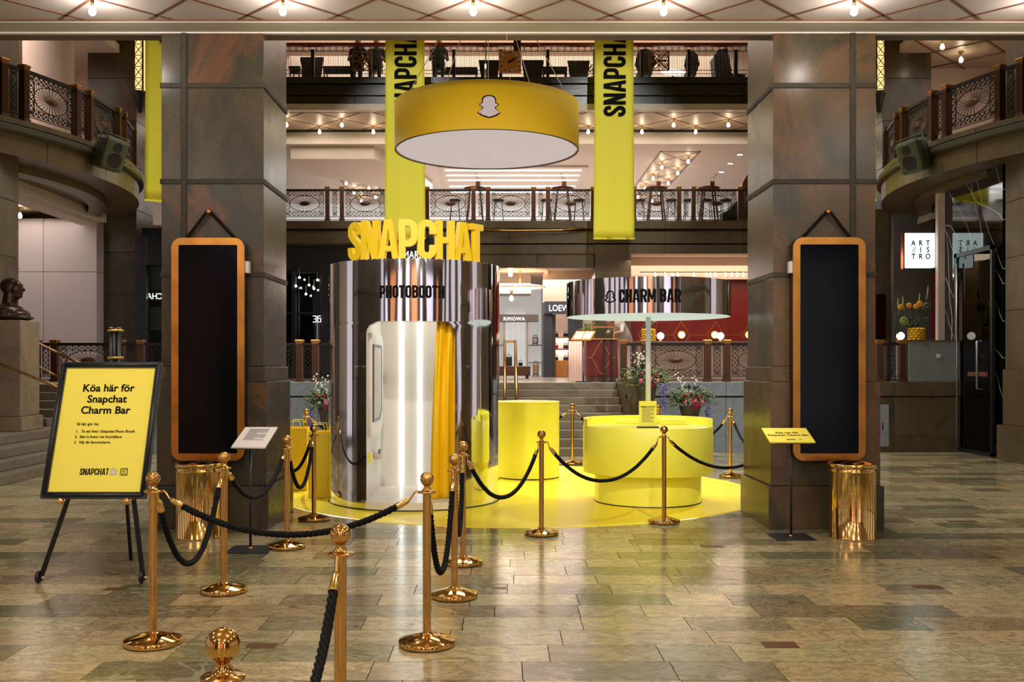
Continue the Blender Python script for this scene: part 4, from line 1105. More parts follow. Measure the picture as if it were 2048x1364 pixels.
t = thing('display_bench', 'long walnut display bench in front of the luggage shop', 'bench', (PX(1030, 27), 27, LZ))
x0, x1 = PX(985, 27), PX(1060, 27)
MB().bbox(x0, x1, 26.6, 27.4, LZ + .08, PZ(732, 27), .02).build('bench_body', M['walnut'], t)
for xx in (x0 + .05, x1 - .12): MB().box(xx, xx + .07, 26.7, 27.3, LZ, LZ + .08).build('bench_foot', M['black'], t)
zt = PZ(732, 27)
for i, (px, w_, h_, mat, lb) in enumerate(((1018, .17, .26, 'black', 'black boxy bag on the walnut display bench'), (1041, .12, .10, 'chairdark', 'low dark case lying on the walnut display bench'))):
    t = thing('handbag', lb, 'bag', (PX(px, 27), 27, zt)); X = PX(px, 27)
    MB().bbox(X - w_ / 2, X + w_ / 2, 26.9, 27.1, zt, zt + h_, .02).build('bag_body', M[mat], t)
    MB().tube([(X + .05 * math.cos(a * PI / 8), 27, zt + h_ + .07 * math.sin(a * PI / 8)) for a in range(9)], .008, 5).build('bag_handle', M['black'], t)
# leather goods shop
lo = struct('wall_leather_shop', 'dark blue shop surround with warm lit bag shelves', 'wall', (2, 30, LZ)); Y = 30.0
MB().box(PX(1087, Y), PX(1105, Y), Y, Y + .6, LZ, PZ(628, Y)).build('surround_post', M['bluesign'], lo)
MB().box(PX(1105, Y) - .005, PX(1112, Y), Y + .2, Y + .6, LZ, PZ(628, Y)).build('surround_reveal', M['pier'], lo, tone=.2)
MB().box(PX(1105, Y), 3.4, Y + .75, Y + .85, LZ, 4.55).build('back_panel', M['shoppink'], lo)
MB().box(PX(1087, Y), 3.4, Y + .05, Y + .6, PZ(604, Y), 4.55).build('wall_above', M['whitewarm'], lo)
MB().box(PX(1138, Y), PX(1165, Y), Y - .1, Y + .6, LZ, PZ(628, Y)).build('surround_post', M['bluesign'], lo)
zz = [PZ(q, Y + .6) for q in (721, 697.5, 674)]
for k, z in enumerate(zz[1:]): 
    MB().box(PX(1105, Y), 2.2, Y + .35, Y + .75, z - .05, z).build('shelf', M['oak'], lo)
    MB().box(PX(1106, Y), 2.19, Y + .36, Y + .74, z - .065, z - .05).build('shelf_light', M['ledline'], lo)
MB().bbox(PX(1106, Y), 2.2, Y + .3, Y + .75, LZ, zz[0], .01).build('cabinet', M['oak'], lo)
t = thing('shop_sign', 'dark blue shop sign with white letters LOEWE', 'sign', (PX(1110, Y), Y, PZ(616, Y)))
MB().bbox(PX(1089, Y), PX(1165, Y), Y - .12, Y + .04, PZ(628, Y), PZ(603, Y), .008).build('sign_board', M['bluesign'], t)
text_mb('LOEWE', .27, .01, xs=.82, align='LEFT').mapv(lambda x, y, z: (PX(1097, Y) + x, Y - .125 + y, PZ(622.5, Y) + z)).build('sign_letters', M['signtext'], t)
k = 0
for r_, z in enumerate(zz):
    for c_, px in enumerate((1112, 1131)):
        X = PX(px, Y + .55); lab = ORD[k]; k += 1
        colr = (('crimson' if (r_ == 1 and c_ == 0) else 'chairdark'), ('red' if (r_ == 1 and c_ == 0) else 'black'))
        t = thing('handbag', ('red' if colr[1] == 'red' else 'dark') + ' leather handbag on the ' + ('lowest', 'middle', 'top')[r_] + ' bag shelf at the ' + ('left' if c_ == 0 else 'right'), 'bag', (X, Y + .55, z), 'handbags in the leather shop')
        MB().prism([(-.075, 0), (.075, 0), (.06, .11), (-.06, .11)], -.05, .05, lambda u, v, h: (X + u, Y + .55 + h, z + v)).build('bag_body', M[colr[0]], t)
        MB().tube([(X + .04 * math.cos(a * PI / 8), Y + .55, z + .11 + .07 * math.sin(a * PI / 8)) for a in range(9)], .008, 5).build('bag_handle', M[colr[0]], t)
# bistro
bi = struct('wall_bistro', 'red panelled bistro wall with gold diamond inlays', 'wall', (6, 29, LZ)); Y = 29.0
for k in range(6): MB().bbox(3.62 + k * 1.028, 3.62 + (k + 1) * 1.028 - .006, Y, Y + .1, LZ, 4.17, .003).build('wall_panel', M['red'], bi)
for k in range(5):
    cx = PX(1362.6, Y) - 1.028 + k * 1.028; cz = PZ(670, Y)
    for (a, b) in (((-.25, 0), (0, .41)), ((0, .41), (.25, 0)), ((.25, 0), (0, -.41)), ((0, -.41), (-.25, 0)), ((.25, 0), (.778, 0))):
        MB().bar((cx + a[0], Y - .004, cz + a[1]), (cx + b[0], Y - .004, cz + b[1]), .015, .01, up=(0, 1, 0)).build('gold_inlay', M['gold'], bi)
for k, q in enumerate((1362.6, 1429, 1497)):
    t = thing('wall_lamp', ('left', 'middle', 'right')[k] + ' brass globe wall lamp in a diamond of the red bistro wall', 'lamp', (PX(q, Y), Y - .1, PZ(670, Y)), 'bistro wall lamps')
    MB().sph((0, 0, 0), .09, 16, 10).build('globe', M['brassglobe'], t, world=False)
    MB().lathe([(.0, 0), (.11, 0), (.125, .03), (.11, .05)], n=20).mapv(lambda x, y, z: (x, .06 - z * .2, y)).build('brass_dish', M['gold'], t, world=False)
MB().box(3.62, 9.9, Y - .3, Y + .1, 4.17, 4.3).build('cove', M['whitewarm'], bi)
MB().box(3.62, 9.9, Y, Y + .1, 4.3, 5.2).build('upper_wall', M['whitewarm'], bi)
MB().box(3.62, 9.9, GY + .5, Y, 4.85, 4.95).build('ceiling_face', M['whitewarm'], bi)
MB().box(9.8, 10.0, 18.5, Y, LZ, 5.2).build('side_wall', M['copper'], bi)
t = thing('track_light', 'long ceiling track with small spot heads in the bistro', 'track light', (6, 27.9, 4.3))
MB().box(PX(1280, 27.9), 8.5, 27.88, 27.92, PZ(545, 27.9), PZ(543.5, 27.9)).build('track', M['black'], t)
for q in (1310, 1330, 1344, 1355, 1387, 1412, 1420, 1430, 1450, 1463, 1474, 1486):
    X = PX(q, 27.9); MB().cyl((X, 27.9, PZ(546, 27.9)), (X, 27.84, PZ(551, 27.9)), .035, 8).build('spot_head', M['white'], t)
    MB().cyl((X, 27.84, PZ(551, 27.9)), (X, 27.83, PZ(551.6, 27.9)), .03, 8).build('spot_lens', M['bulb'], t)
# globe table lamps and pineapple vase behind the railing
def globe_lamp(px, lb, Y=20.8):
    X = PX(px, Y); zc = PZ(672, Y)
    t = thing('table_lamp', lb, 'lamp', (X, Y, zc - .09), 'opal globe lamps')
    MB().sph((X, Y, zc), .078, 18, 12).build('globe', M['globe'], t)
    MB().lathe([(0, 0), (.05, 0), (.05, .015), (.02, .03), (.02, .05), (0, .05)], (X, Y, zc - .12), 14).build('lamp_base', M['gold'], t)
globe_lamp(1321, 'white opal globe lamp right of the bar pole above the railing')
globe_lamp(1441, 'white opal globe lamp near the right column above the railing')
def side_board(x0, x1, z, lb):
    t = thing('bar_counter', lb, 'counter', ((x0 + x1) / 2, 20.8, LZ))
    MB().bbox(x0, x1, 20.6, 21.0, z - .05, z, .01).build('counter_top', M['pier'], t)
    MB().box(x0 + .02, x1 - .02, 20.65, 20.98, LZ, z - .05).build('counter_front', M['counterfront'], t)
side_board(2.8, 5.2, PZ(672, 20.8) - .12, 'low bistro counter behind the terrace railing')
def pineapple_vase(X, Y, z, R, H, t, nm='vase_body'):
    m_ = MB(); m_.lathe([(0, 0), (R * .8, 0), (R * .88, H * .1), (R * .9, H * .9), (R * .82, H), (R * .7, H)], (X, Y, z), 20)
    m_.build(nm, M['vaseyellow'], t)
    rows = 5; k = 11
    for r_ in range(rows):
        for j in range(k):
            a = 2 * PI * (j + (r_ % 2) * .5) / k
            MBk = MB().sph((X + R * .9 * math.cos(a), Y + R * .9 * math.sin(a), z + H * (r_ + .5) / rows), 1, 8, 6, (R * .28, R * .28, H * .115)); MBk.build('vase_knob', M['vaseyellow'], t)
t = thing('pineapple_vase', 'yellow knobbly vase with a plant behind the bar pole', 'vase', (PX(1297, 20.8), 20.8, PZ(681, 20.8)))
X = PX(1297, 20.8); z0 = PZ(672, 20.8) - .12
pineapple_vase(X, 20.8, z0, .135, .27, t)
lf = MB()
for k in range(14):
    a = random.uniform(0, 2 * PI); h_ = random.uniform(.12, .3); dx = math.cos(a) * random.uniform(.08, .3); dy = math.sin(a) * .1
    lf.tube([(X, 20.8, z0 + .27), (X + dx * .6, 20.8 + dy, z0 + .27 + h_), (X + dx, 20.8 + dy, z0 + .27 + h_ * (.6 if k % 2 else 1.1))], .01, 4, rs=[.008, .018, .003])
lf.build('leaves', M['leafpale'], t)
# host stand and menu stand
Y = 21.4
t = thing('host_stand', 'red host stand with a gold diamond beside the stair', 'host stand', (PX(1203, Y), Y, LZ))
x0, x1, zt = PX(1173, Y), PX(1234, Y), PZ(677, Y)
MB().bbox(x0, x1, Y, Y + .6, LZ + .12, zt - .03, .01).build('stand_body', M['red'], t)
MB().box(x0 + .02, x1 - .02, Y + .02, Y + .58, LZ, LZ + .12).build('toe_kick', M['walnut'], t)
MB().bbox(x0 - .02, x1 + .02, Y - .02, Y + .62, zt - .03, zt, .008).build('stand_top', M['oak'], t)
cx, cz = PX(1203, Y), (LZ + zt) / 2 + .05
for (a, b) in (((-.22, 0), (0, .38)), ((0, .38), (.22, 0)), ((.22, 0), (0, -.38)), ((0, -.38), (-.22, 0)), ((-.30, 0), (-.22, 0)), ((.22, 0), (.32, 0))):
    MB().bar((cx + a[0], Y - .003, cz + a[1]), (cx + b[0], Y - .003, cz + b[1]), .012, .008, up=(0, 1, 0)).build('gold_inlay', M['gold'], t)
t = thing('picture_frame', 'small oak framed stand on the red host stand', 'frame', (PX(1212, Y), Y + .3, zt))
for (a, b) in (((1186, 680), (1186, 653)), ((1186, 653), (1231, 653)), ((1231, 653), (1231, 680))): MB().bar((PX(a[0], Y), Y + .3, max(zt, PZ(a[1], Y))), (PX(b[0], Y), Y + .3, max(zt, PZ(b[1], Y))), .03).build('frame_bar', M['oak'], t)
MB().box(PX(1187, Y), PX(1230, Y), Y + .295, Y + .305, zt, PZ(654, Y)).build('frame_pane', M['glass'], t)
t = thing('potted_plant', 'leafy pot plant on the left of the host stand', 'plant', (PX(1180, Y), Y + .4, zt))
X = PX(1180, Y)
MB().lathe([(0, 0), (.07, 0), (.09, .1), (.08, .1)], (X, Y + .45, zt), 14).build('pot', M['white'], t)
lf = MB()
for k in range(26):
    a = random.uniform(0, 2 * PI); h_ = random.uniform(.1, .32); dx = math.cos(a) * random.uniform(.1, .3); dy = math.sin(a) * .12
    lf.tube([(X, Y + .45, zt + .1), (X + dx * .5, Y + .45 + dy, zt + .1 + h_), (X + dx, Y + .45 + dy, zt + .06 + h_ * .8)], .01, 4, rs=[.006, .016, .003])
lf.build('leaves', M['leafpale'], t)
t = thing('ribbed_screen', 'pinkish ribbed glass screen left of the host stand', 'screen', (PX(1157, Y), Y, LZ))
for k in range(6): X = PX(1141 + k * 5.4, Y); MB().cyl((X, Y + .2, LZ), (X, Y + .2, PZ(682, Y)), .028, 8).build('rib', M['shoppink'], t)
Y = 20.6
t = thing('menu_stand', 'open menu in an orange frame on a steel pole by the stair', 'menu stand', (PX(1167, Y), Y, LZ))
X = PX(1167, Y); zb, ztp = PZ(680, Y), PZ(661, Y)
cn = [(PX(1141, Y), Y - .05, zb), (PX(1181, Y), Y - .05, zb), (PX(1194, Y), Y + .25, ztp), (PX(1154, Y), Y + .25, ztp)]
def slab(cn, th, nm, mat, par, up=(0, -.3, .9)):
    n_ = (Vector(cn[1]) - Vector(cn[0])).cross(Vector(cn[3]) - Vector(cn[0])).normalized() * th
    vs = [Vector(c) - n_ for c in cn] + [Vector(c) for c in cn]
    return MB().add(vs, [(3, 2, 1, 0), (4, 5, 6, 7), (0, 1, 5, 4), (1, 2, 6, 5), (2, 3, 7, 6), (3, 0, 4, 7)]).build(nm, M[mat], par)
def lerp4(cn, u, v):
    a = Vector(cn[0]).lerp(Vector(cn[1]), u); b = Vector(cn[3]).lerp(Vector(cn[2]), u); return a.lerp(b, v)
slab(cn, .025, 'menu_board', 'menuorange', t)
nn = (Vector(cn[1]) - Vector(cn[0])).cross(Vector(cn[3]) - Vector(cn[0])).normalized()
for (u0, u1) in ((.07, .48), (.52, .93)):
    slab([lerp4(cn, u0, .1) + nn * .004, lerp4(cn, u1, .1) + nn * .004, lerp4(cn, u1, .9) + nn * .004, lerp4(cn, u0, .9) + nn * .004], .003, 'menu_page', 'cream', t)
MB().cyl((X, Y + .08, LZ + .02), (X, Y + .08, zb + .06), .022, 10).build('pole', M['steel'], t)
MB().bbox(X - .16, X + .16, Y - .08, Y + .24, LZ, LZ + .02, .005).build('foot_plate', M['black'], t)
t = thing('rail_stand', 'black tall frame standing before the red host stand', 'stand', (PX(1215, 20.9), 20.9, LZ)); Y = 20.9
for q in (1208, 1223): MB().bar((PX(q, Y), Y, LZ), (PX(q, Y), Y, PZ(681, Y)), .05).build('leg', M['black'], t)
MB().bar((PX(1206, Y), Y, PZ(681, Y)), (PX(1225, Y), Y, PZ(681, Y)), .05).build('top_bar', M['black'], t)
for q in (1208, 1223): MB().box(PX(q, Y) - .06, PX(q, Y) + .06, Y - .1, Y + .1, LZ, LZ + .02).build('foot', M['black'], t)
# person behind the host stand, leaning forward
Y = 22.4; X = PX(1232, Y); z0 = LZ
pz = PZ(652, Y)
t = thing('person', 'dark-haired person in a pale top bending behind the host stand', 'person', (X, Y, z0))
me = blob_mesh('body', [('c', (X + .12, Y + .1, z0 + .95), (X + .12, Y + .05, z0 + .08), .10, .06), ('c', (X + .30, Y + .1, z0 + .95), (X + .30, Y + .05, z0 + .08), .10, .06),
    ('s', (X + .12, Y, z0 + .06), (.06, .13, .05)), ('s', (X + .30, Y, z0 + .06), (.06, .13, .05)),
    ('s', (X + .2, Y + .05, z0 + .98), (.18, .14, .16)), ('c', (X + .18, Y, z0 + 1.05), (X + .02, Y - .1, z0 + .98 + .32), .16, .17), ('c', (X + .0, Y - .12, z0 + 1.34), (X - .12, Y - .2, z0 + 1.36), .06, .055),
    ('c', (X + .14, Y - .18, z0 + 1.28), (X + .08, Y - .4, z0 + 1.1), .055, .045), ('c', (X + .08, Y - .4, z0 + 1.1), (X - .08, Y - .55, z0 + 1.08), .045, .035),
    ('c', (X - .1, Y - .02, z0 + 1.26), (X - .2, Y - .25, z0 + 1.1), .055, .045), ('c', (X - .2, Y - .25, z0 + 1.1), (X - .25, Y - .45, z0 + 1.08), .045, .035),
    ('s', (X - .18, Y - .24, z0 + 1.36), (.085, .10, .115)), ('s', (X - .20, Y - .34, z0 + 1.34), (.018, .03, .02))], .022, M['clothwhite'], 2)
skin_faces(me, lambda c: (c.x < X - .06 and c.z > z0 + 1.24 and c.y < Y - .12) or c.y < Y - .44)
place(me, 'body', t, True)
MB().sph((X - .17, Y - .21, z0 + 1.385), 1, 16, 10, (.10, .115, .12)).sph((X - .08, Y - .1, z0 + 1.40), .06).build('hair', M['hair'], t)

# ---- black shop front at the left rear
bs = struct('wall_black_shop', 'black lacquered shop front left of the photobooth', 'wall', (-5.5, 28, LZ)); Y = 27.9
MB().box(-8.7, -2.2, Y, Y + .2, 4.35, 5.25).build('fascia_panel', M['blackshop'], bs)
MB().box(-8.7, -5.5, Y + .3, Y + .4, LZ, 4.35).build('dark_pane', M['darkglass'], bs)
MB().box(-5.5, -3.3, Y + .25, Y + .4, LZ, 4.35).build('dark_pane', M['darkglass'], bs)
for x in (-8.2, -6.0, -5.2, -4.75): MB().bbox(x - .06, x + .06, Y, Y + .2, LZ, 4.35, .01).build('frame_post', M['blackshop'], bs)
for z in (4.28, 3.1): MB().box(-8.7, -5.2, Y + .05, Y + .2, z, z + .06).build('frame_rail', M['blackshop'], bs)
MB().box(-5.15, -4.7, Y - .05, Y + .1, LZ, 4.4).build('ribbed_post', M['blackmatte'], bs)
t = thing('shop_sign', 'black shop sign with white letters behind the booth lettering', 'sign', (-2.8, 27.0, 4.6)); Y = 27.2
MB().bbox(-3.5, -1.6, Y, Y + .08, 4.2, 5.2, .008).build('sign_board', M['blackshop'], t)
text_mb('MARIA\nNSBERG', .30, .01, align='LEFT', xs=.72, line=.75).mapv(lambda x, y, z: (PX(806, Y) + x, Y - .01 + y, PZ(517, Y) + z)).build('sign_letters', M['signtext'], t)
t = thing('neon_sign', 'small white neon figures glowing in the black shop window', 'sign', (PX(634, 27.5), 27.6, PZ(638, 27.5))); Y = 27.6
for k, x in enumerate((-.07, .06)):
    mb = MB()
    cx, cz = PX(634, Y) + x, PZ(638, Y)
    mb.tube([(cx - .045, Y, cz + .085), (cx + .045, Y, cz + .085), (cx + .045, Y, cz), (cx - .03, Y, cz), (cx + .045, Y, cz), (cx + .045, Y, cz - .085), (cx - .045, Y, cz - .085)] if k == 0 else [(cx + .04, Y, cz + .085), (cx - .04, Y, cz + .085), (cx - .04, Y, cz - .085), (cx + .04, Y, cz - .085), (cx + .04, Y, cz + .02), (cx - .04, Y, cz + .02)], .012, 6)
    mb.build('neon_tube', M['signtext'], t)
MB().box(PX(634, Y) - .01, PX(634, Y) + .01, Y + .02, Y + .06, PZ(638, Y) - .8, PZ(638, Y) - .09).build('neon_lead', M['cream'], t)
for i, (px, py) in enumerate(((592, 572), (599, 555), (612, 588), (618, 570), (628, 577), (635, 560))):
    Y = 27.85; b = thing('pendant_lamp', ORD[i] + ' tiny pendant light from the left in the black shop window', 'lamp', (PX(px, Y), Y, PZ(py, Y)), 'pendants in the black shop window')
    MB().sph((0, 0, 0), .03, 10, 6).build('bulb', M['bulb'], b, world=False)
    MB().bar((0, 0, .03), (0, 0, .25), .008).build('cord', M['cream'], b, world=False)
# window at the far left between corner column and front column
wn = struct('window_1', 'black framed shop window with a reflected sign built as lettering inside', 'window', (PX(295, 22.7), 22.7, LZ)); Y = 22.7
MB().box(-8.6, -6.4, Y + .5, Y + .6, LZ, 4.9).build('dark_wall', M['blackshop'], wn)
MB().bbox(PX(268, Y), PX(292, Y), Y, Y + .2, LZ, 4.62, .01).build('frame_post', M['blackshop'], wn)
MB().bbox(PX(292, Y) + .003, -6.4, Y, Y + .2, 3.96, 4.62, .01).build('frame_head', M['blackshop'], wn)
MB().box(-8.3, -6.4, Y + .3, Y + .32, 3.40, 3.96).build('grey_curtain', M['greysign'], wn)
MB().box(-8.3, -6.4, Y + .2, Y + .3, 3.12, 3.40).build('sign_strip', M['blackmatte'], wn)
text_mb('CHA', .20, .005, align='LEFT', bold=.001, xs=.9).mapv(lambda x, y, z: (PX(320, Y) - x, Y + .19 + y, PZ(597, Y) + z)).build('reflected_letters', M['signtext'], wn)  # reflection in the pane modelled as glowing reversed letters
MB().box(-8.3, -6.4, Y + .25, Y + .28, 2.45, 3.0).build('grey_poster', M['greysign'], wn)
MB().box(-8.31, -6.4, Y + .05, Y + .06, LZ, 3.96).build('window_pane', M['glass'], wn)
# ================================================================== RIGHT SIDE: BLACK MARBLE, DOOR, BISTRO SIGN
MXW = 8.62
mw = struct('wall_marble', 'polished black marble wall with white veins beside the right pier', 'wall', (MXW, 18, 0))
for (y0, y1) in ((16.82, 17.9), (17.905, 19.05)):
    for (z0, z1) in ((0, 2.55), (2.555, 5.1)): MB().box(MXW, MXW + .2, y0, y1, z0, z1).build('marble_slab', M['marble'], mw, tone=RX())
MB().bbox(8.475, MXW, 19.0, 19.12, PZ(765, 19), 5.12, .01).build('wall_end_trim', M['whitewarm'], mw)
dr = struct('door_1', 'glass door in a black frame on the black marble wall', 'door', (8.5, 17.6, 0))
xd = 8.53; ya, yb = 16.95, 18.38; zt = 3.72
for (y0, y1) in ((ya, ya + .07), (yb - .1, yb)): MB().box(xd - .03, xd + .03, y0, y1, 0, zt).build('door_stile', M['black'], dr)
MB().box(xd - .03, xd + .03, ya, yb, zt - .08, zt).build('door_rail', M['black'], dr)
MB().box(xd - .03, xd + .03, ya, yb, 0, .09).build('door_rail', M['black'], dr)
MB().box(xd - .006, xd + .006, ya + .07, yb - .1, .09, zt - .08).build('door_pane', M['glass'], dr)
MB().cyl((xd - .07, yb - .2, .1), (xd - .07, yb - .2, zt - .2), .018, 10).build('steel_edge', M['steel'], dr)
MB().tube([(xd - .03, ya + .35, 2.05), (xd - .12, ya + .35, 2.05), (xd - .12, ya + .35, 1.2), (xd - .03, ya + .35, 1.2)], .02, 8).build('door_handle', M['steel'], dr)
MB().bbox(xd - .1, xd - .04, ya + .1, ya + .75, 1.42, 1.5, .01).build('bronze_pull', M['batten'], dr)
MB().box(xd - .05, MXW, ya - .05, yb + .05, -.002, .025).build('threshold', M['steel'], dr)
# lit bistro sign
Y = 19.05
t = thing('bistro_sign', 'square lit white sign reading ART BISTRO beside the marble wall', 'sign', (PX(1840, Y), Y, PZ(500, Y)))
sx0, sx1, sz0, sz1 = PX(1810.5, Y), PX(1870, Y), PZ(535, Y), PZ(466, Y)
MB().bbox(sx0, sx1, Y, Y + .14, sz0, sz1, .006).build('sign_box', M['signwhite'], t)
MB().box(sx0 - .03, sx0 + .0, Y + .02, Y + .14, sz0 - .02, sz1).build('sign_edge', M['copper'], t)
cw = (sx1 - sx0)
lt = MB()
for r_, wd in enumerate(('ART', 'BIS', 'TRO')):
    for c_, ch in enumerate(wd):
        thin = ch == 'B'
        m_ = text_mb(ch, .145, .004, bold=-.001 if thin else .0035, xs=.85 if not thin else .7)
        m_.mapv(lambda x, y, z: (sx0 + cw * (.27 + .245 * c_) + x + (z * .3 if thin else 0), Y - .004 + y, sz1 - .245 - r_ * .130 + z)).build('sign_letter', M['inkgrey' if thin else 'ink'], t)
for z in (.1, .25, .55): MB().cyl((sx1, Y + .07, sz1 - z), (8.48, Y + .07, sz1 - z), .012, 8).build('sign_arm', M['steel'], t)
# counter with vase
t = struct('terrace_counter', 'grey stone counter block carrying the yellow vase', 'counter', (8.0, 18.5, 1.3))
MB().bbox(PX(1818, WY), 8.60, WY, WY + .6, 1.312, PZ(683, WY), .006).build('stone_block', M['greystone'], t, tone=.3)
MB().bbox(PX(1817, WY), 8.62, WY - .02, WY + .62, PZ(683, WY), PZ(680.5, WY), .004).build('counter_slab', M['pier'], t, tone=.3)
zc = PZ(680.5, WY)
t = thing('flower_vase', 'yellow knobbly vase of orange flowers on the grey counter', 'vase', (PX(1833, 18.45), 18.45, zc))
X = PX(1833, 18.45); Y = 18.45
pineapple_vase(X, Y, zc, .14, .24, t)
stem = MB(); 
def bloom(x, z, r, mat, nm='bloom', dy=0.):
    m_ = MB().ico((x, Y + dy, z), r, 1, (1, .8, .8))
    for k in range(9):
        a = 2 * PI * k / 9; m_.ico((x + r * .7 * math.cos(a), Y + dy - r * .2, z + r * .7 * math.sin(a)), r * .45, 1)
    m_.build(nm, M[mat], t)
for (px, py, r, mat) in ((1801, 614, .05, 'yellowflower'), (1818, 611, .05, 'yellowflower'), (1832, 613, .05, 'yellowflower'), (1839, 608, .055, 'yellowflower'), (1853, 615, .085, 'leaf'), (1808, 642, .08, 'leafpale')):
    x, z = PX(px, Y), PZ(py, Y); bloom(x, z, r, mat); stem.tube([(X + (x - X) * .2, Y, zc + .2), (X + (x - X) * .7, Y, zc + .38), (x, Y, z)], .007, 5)
for (px, py) in ((1797, 600), (1807, 597), (1840, 590), (1857, 575)):
    x, z = PX(px, Y), PZ(py, Y)
    MB().tube([(x + (X - x) * .1, Y + .02, z - .22), (x, Y + .02, z - .08), (x, Y + .02, z + .04)], .02, 6, rs=[.022, .018, .003]).build('flower_spike', M['leafpale'], t)
    stem.tube([(X, Y, zc + .2), (x + (X - x) * .1, Y + .02, z - .2)], .006, 5)
for k in range(2):
    x = PX(1791 + k * 5, Y); stem.tube([(X, Y, zc + .3), (x + .1, Y, zc + .55), (x, Y, zc + .5), (x, Y, zc + .08 + k * .04)], .012, 5)
for k in range(40):
    a = random.uniform(0, PI); r = random.uniform(.05, .24); x = X + math.cos(a) * r; z = zc + .25 + abs(math.sin(a)) * r * 1.1
    stem.ico((x, Y + random.uniform(-.08, .08), z), .03, 1, (1, .5, .6))
stem.build('stems_and_leaves', M['leaf'], t)
globe_lamp(1801, 'white opal globe lamp left of the yellow flower vase', 19.2)
MB_ = thing('lamp_shelf', 'dark shelf under the globe lamp beside the short railing', 'shelf', (PX(1795, 19.2), 19.2, LZ))
MB().bbox(PX(1770, 19.2), PX(1815, 19.2), 19.05, 19.35, PZ(672, 19.2) - .15, PZ(672, 19.2) - .12, .004).build('shelf_top', M['black'], MB_)
for q in (1772, 1811): MB().box(PX(q, 19.2) - .02, PX(q, 19.2) + .02, 19.1, 19.3, LZ, PZ(672, 19.2) - .15).build('shelf_leg', M['black'], MB_)
# wall pieces seen right of the column
rw = struct('wall_bistro_side', 'dark grey stone wall behind the lit bistro sign', 'wall', (8.4, 23, LZ))
MB().box(8.9, 10.2, 22.2, 22.4, LZ, 5.2).build('wall_face', M['greysign'], rw)
MB().box(PX(1862, 22), PX(1862, 22) + .3, 21.8, 22.0, LZ, 3.7).build('red_strip', M['red'], rw)
MB().box(PX(1752, 22.2), PX(1771, 22.2), 22.2, 22.3, PZ(678, 22.2), PZ(588, 22.2)).build('copper_panel', M['copper'], rw)
MB().box(PX(1740, 22.4), PX(1776, 22.4), 22.32, 22.5, LZ, 5.2).build('stone_face', M['pier'], rw, tone=.5)
MB().prism([(PX(1845, 21.8), PZ(445, 21.8)), (PX(1890, 21.8), PZ(430, 21.8)), (PX(1890, 21.8), PZ(410, 21.8)), (PX(1850, 21.8), PZ(420, 21.8))], 21.5, 22.1, lambda u, v, h: (u, h, v)).build('cornice_end', M['white'], rw)
sw = thing('wall_switch', 'small white switch plate on the grey counter end', 'switch', (PX(1876, WY), WY - .03, PZ(712, WY)))
MB().bbox(-.035, .035, -.01, .02, -.035, .035, .005).build('switch_plate', M['cream'], sw, world=False); MB().bbox(-.015, .015, -.016, -.008, -.02, .02, .002).build('rocker', M['white'], sw, world=False)
bx = thing('cabinet_box', 'narrow grey service door at the foot of the terrace wall', 'cabinet', (PX(1762, WY), WY, 0))
MB().bbox(PX(1750, WY), PX(1776, WY), WY - .05, WY, PZ(893, WY), PZ(809, WY), .006).build('cabinet_door', M['greystone'], bx, tone=.2)
MB().box(PX(1762, WY), PX(1764, WY), WY - .06, WY - .05, PZ(860, WY), PZ(845, WY)).build('handle', M['black'], bx)

# ================================================================== BRONZE BUST AND PEDESTAL
PY = 15.8
pd = thing('pedestal', 'tall veined marble pedestal under the bronze bust', 'pedestal', (-7.95, PY, .57))
MB().bbox(-8.34, -7.62, PY - .36, PY + .36, .57, .80, .01).build('pedestal_foot', M['pedestal'], pd, tone=.2)
MB().bbox(-8.30, -7.66, PY - .32, PY + .32, .804, 2.34, .012).build('pedestal_shaft', M['pedestal'], pd, tone=.7)
bz = 2.34; bx_ = -7.93
bust = thing('bronze_bust', 'dark bronze bust of a bald man facing right on the pedestal', 'bust', (bx_, PY, bz))
H = lambda x, y, z: (bx_ + x, PY + y, bz + z)
blobs = [('s', H(-.06, 0, .56), (.155, .118, .14)), ('s', H(.03, 0, .52), (.115, .10, .14)), ('s', H(.02, 0, .43), (.10, .085, .10)),
         ('s', H(.115, 0, .575), (.03, .075, .022)), ('c', H(.125, 0, .56), H(.168, 0, .50), .020, .026), ('s', H(.135, 0, .495), (.03, .034, .018)),
         ('s', H(.12, 0, .455), (.03, .04, .014)), ('s', H(.118, 0, .432), (.03, .038, .014)), ('s', H(.105, 0, .395), (.038, .045, .03)),
         ('s', H(.085, .055, .49), (.035, .03, .03)), ('s', H(.085, -.055, .49), (.035, .03, .03)),
         ('s', H(-.045, -.112, .50), (.034, .018, .05)), ('s', H(-.045, .112, .50), (.034, .018, .05)),
         ('c', H(-.05, 0, .46), H(-.07, 0, .22), .10, .12), ('s', H(-.08, 0, .15), (.23, .30, .13)), ('s', H(-.10, 0, .07), (.26, .33, .09)), ('s', H(.03, 0, .10), (.22, .24, .10)), ('s', H(.10, 0, .045), (.21, .22, .045))]
place(blob_mesh('bust_body', blobs, .011, M['bustbronze'], 3), 'bust_body', bust, True)

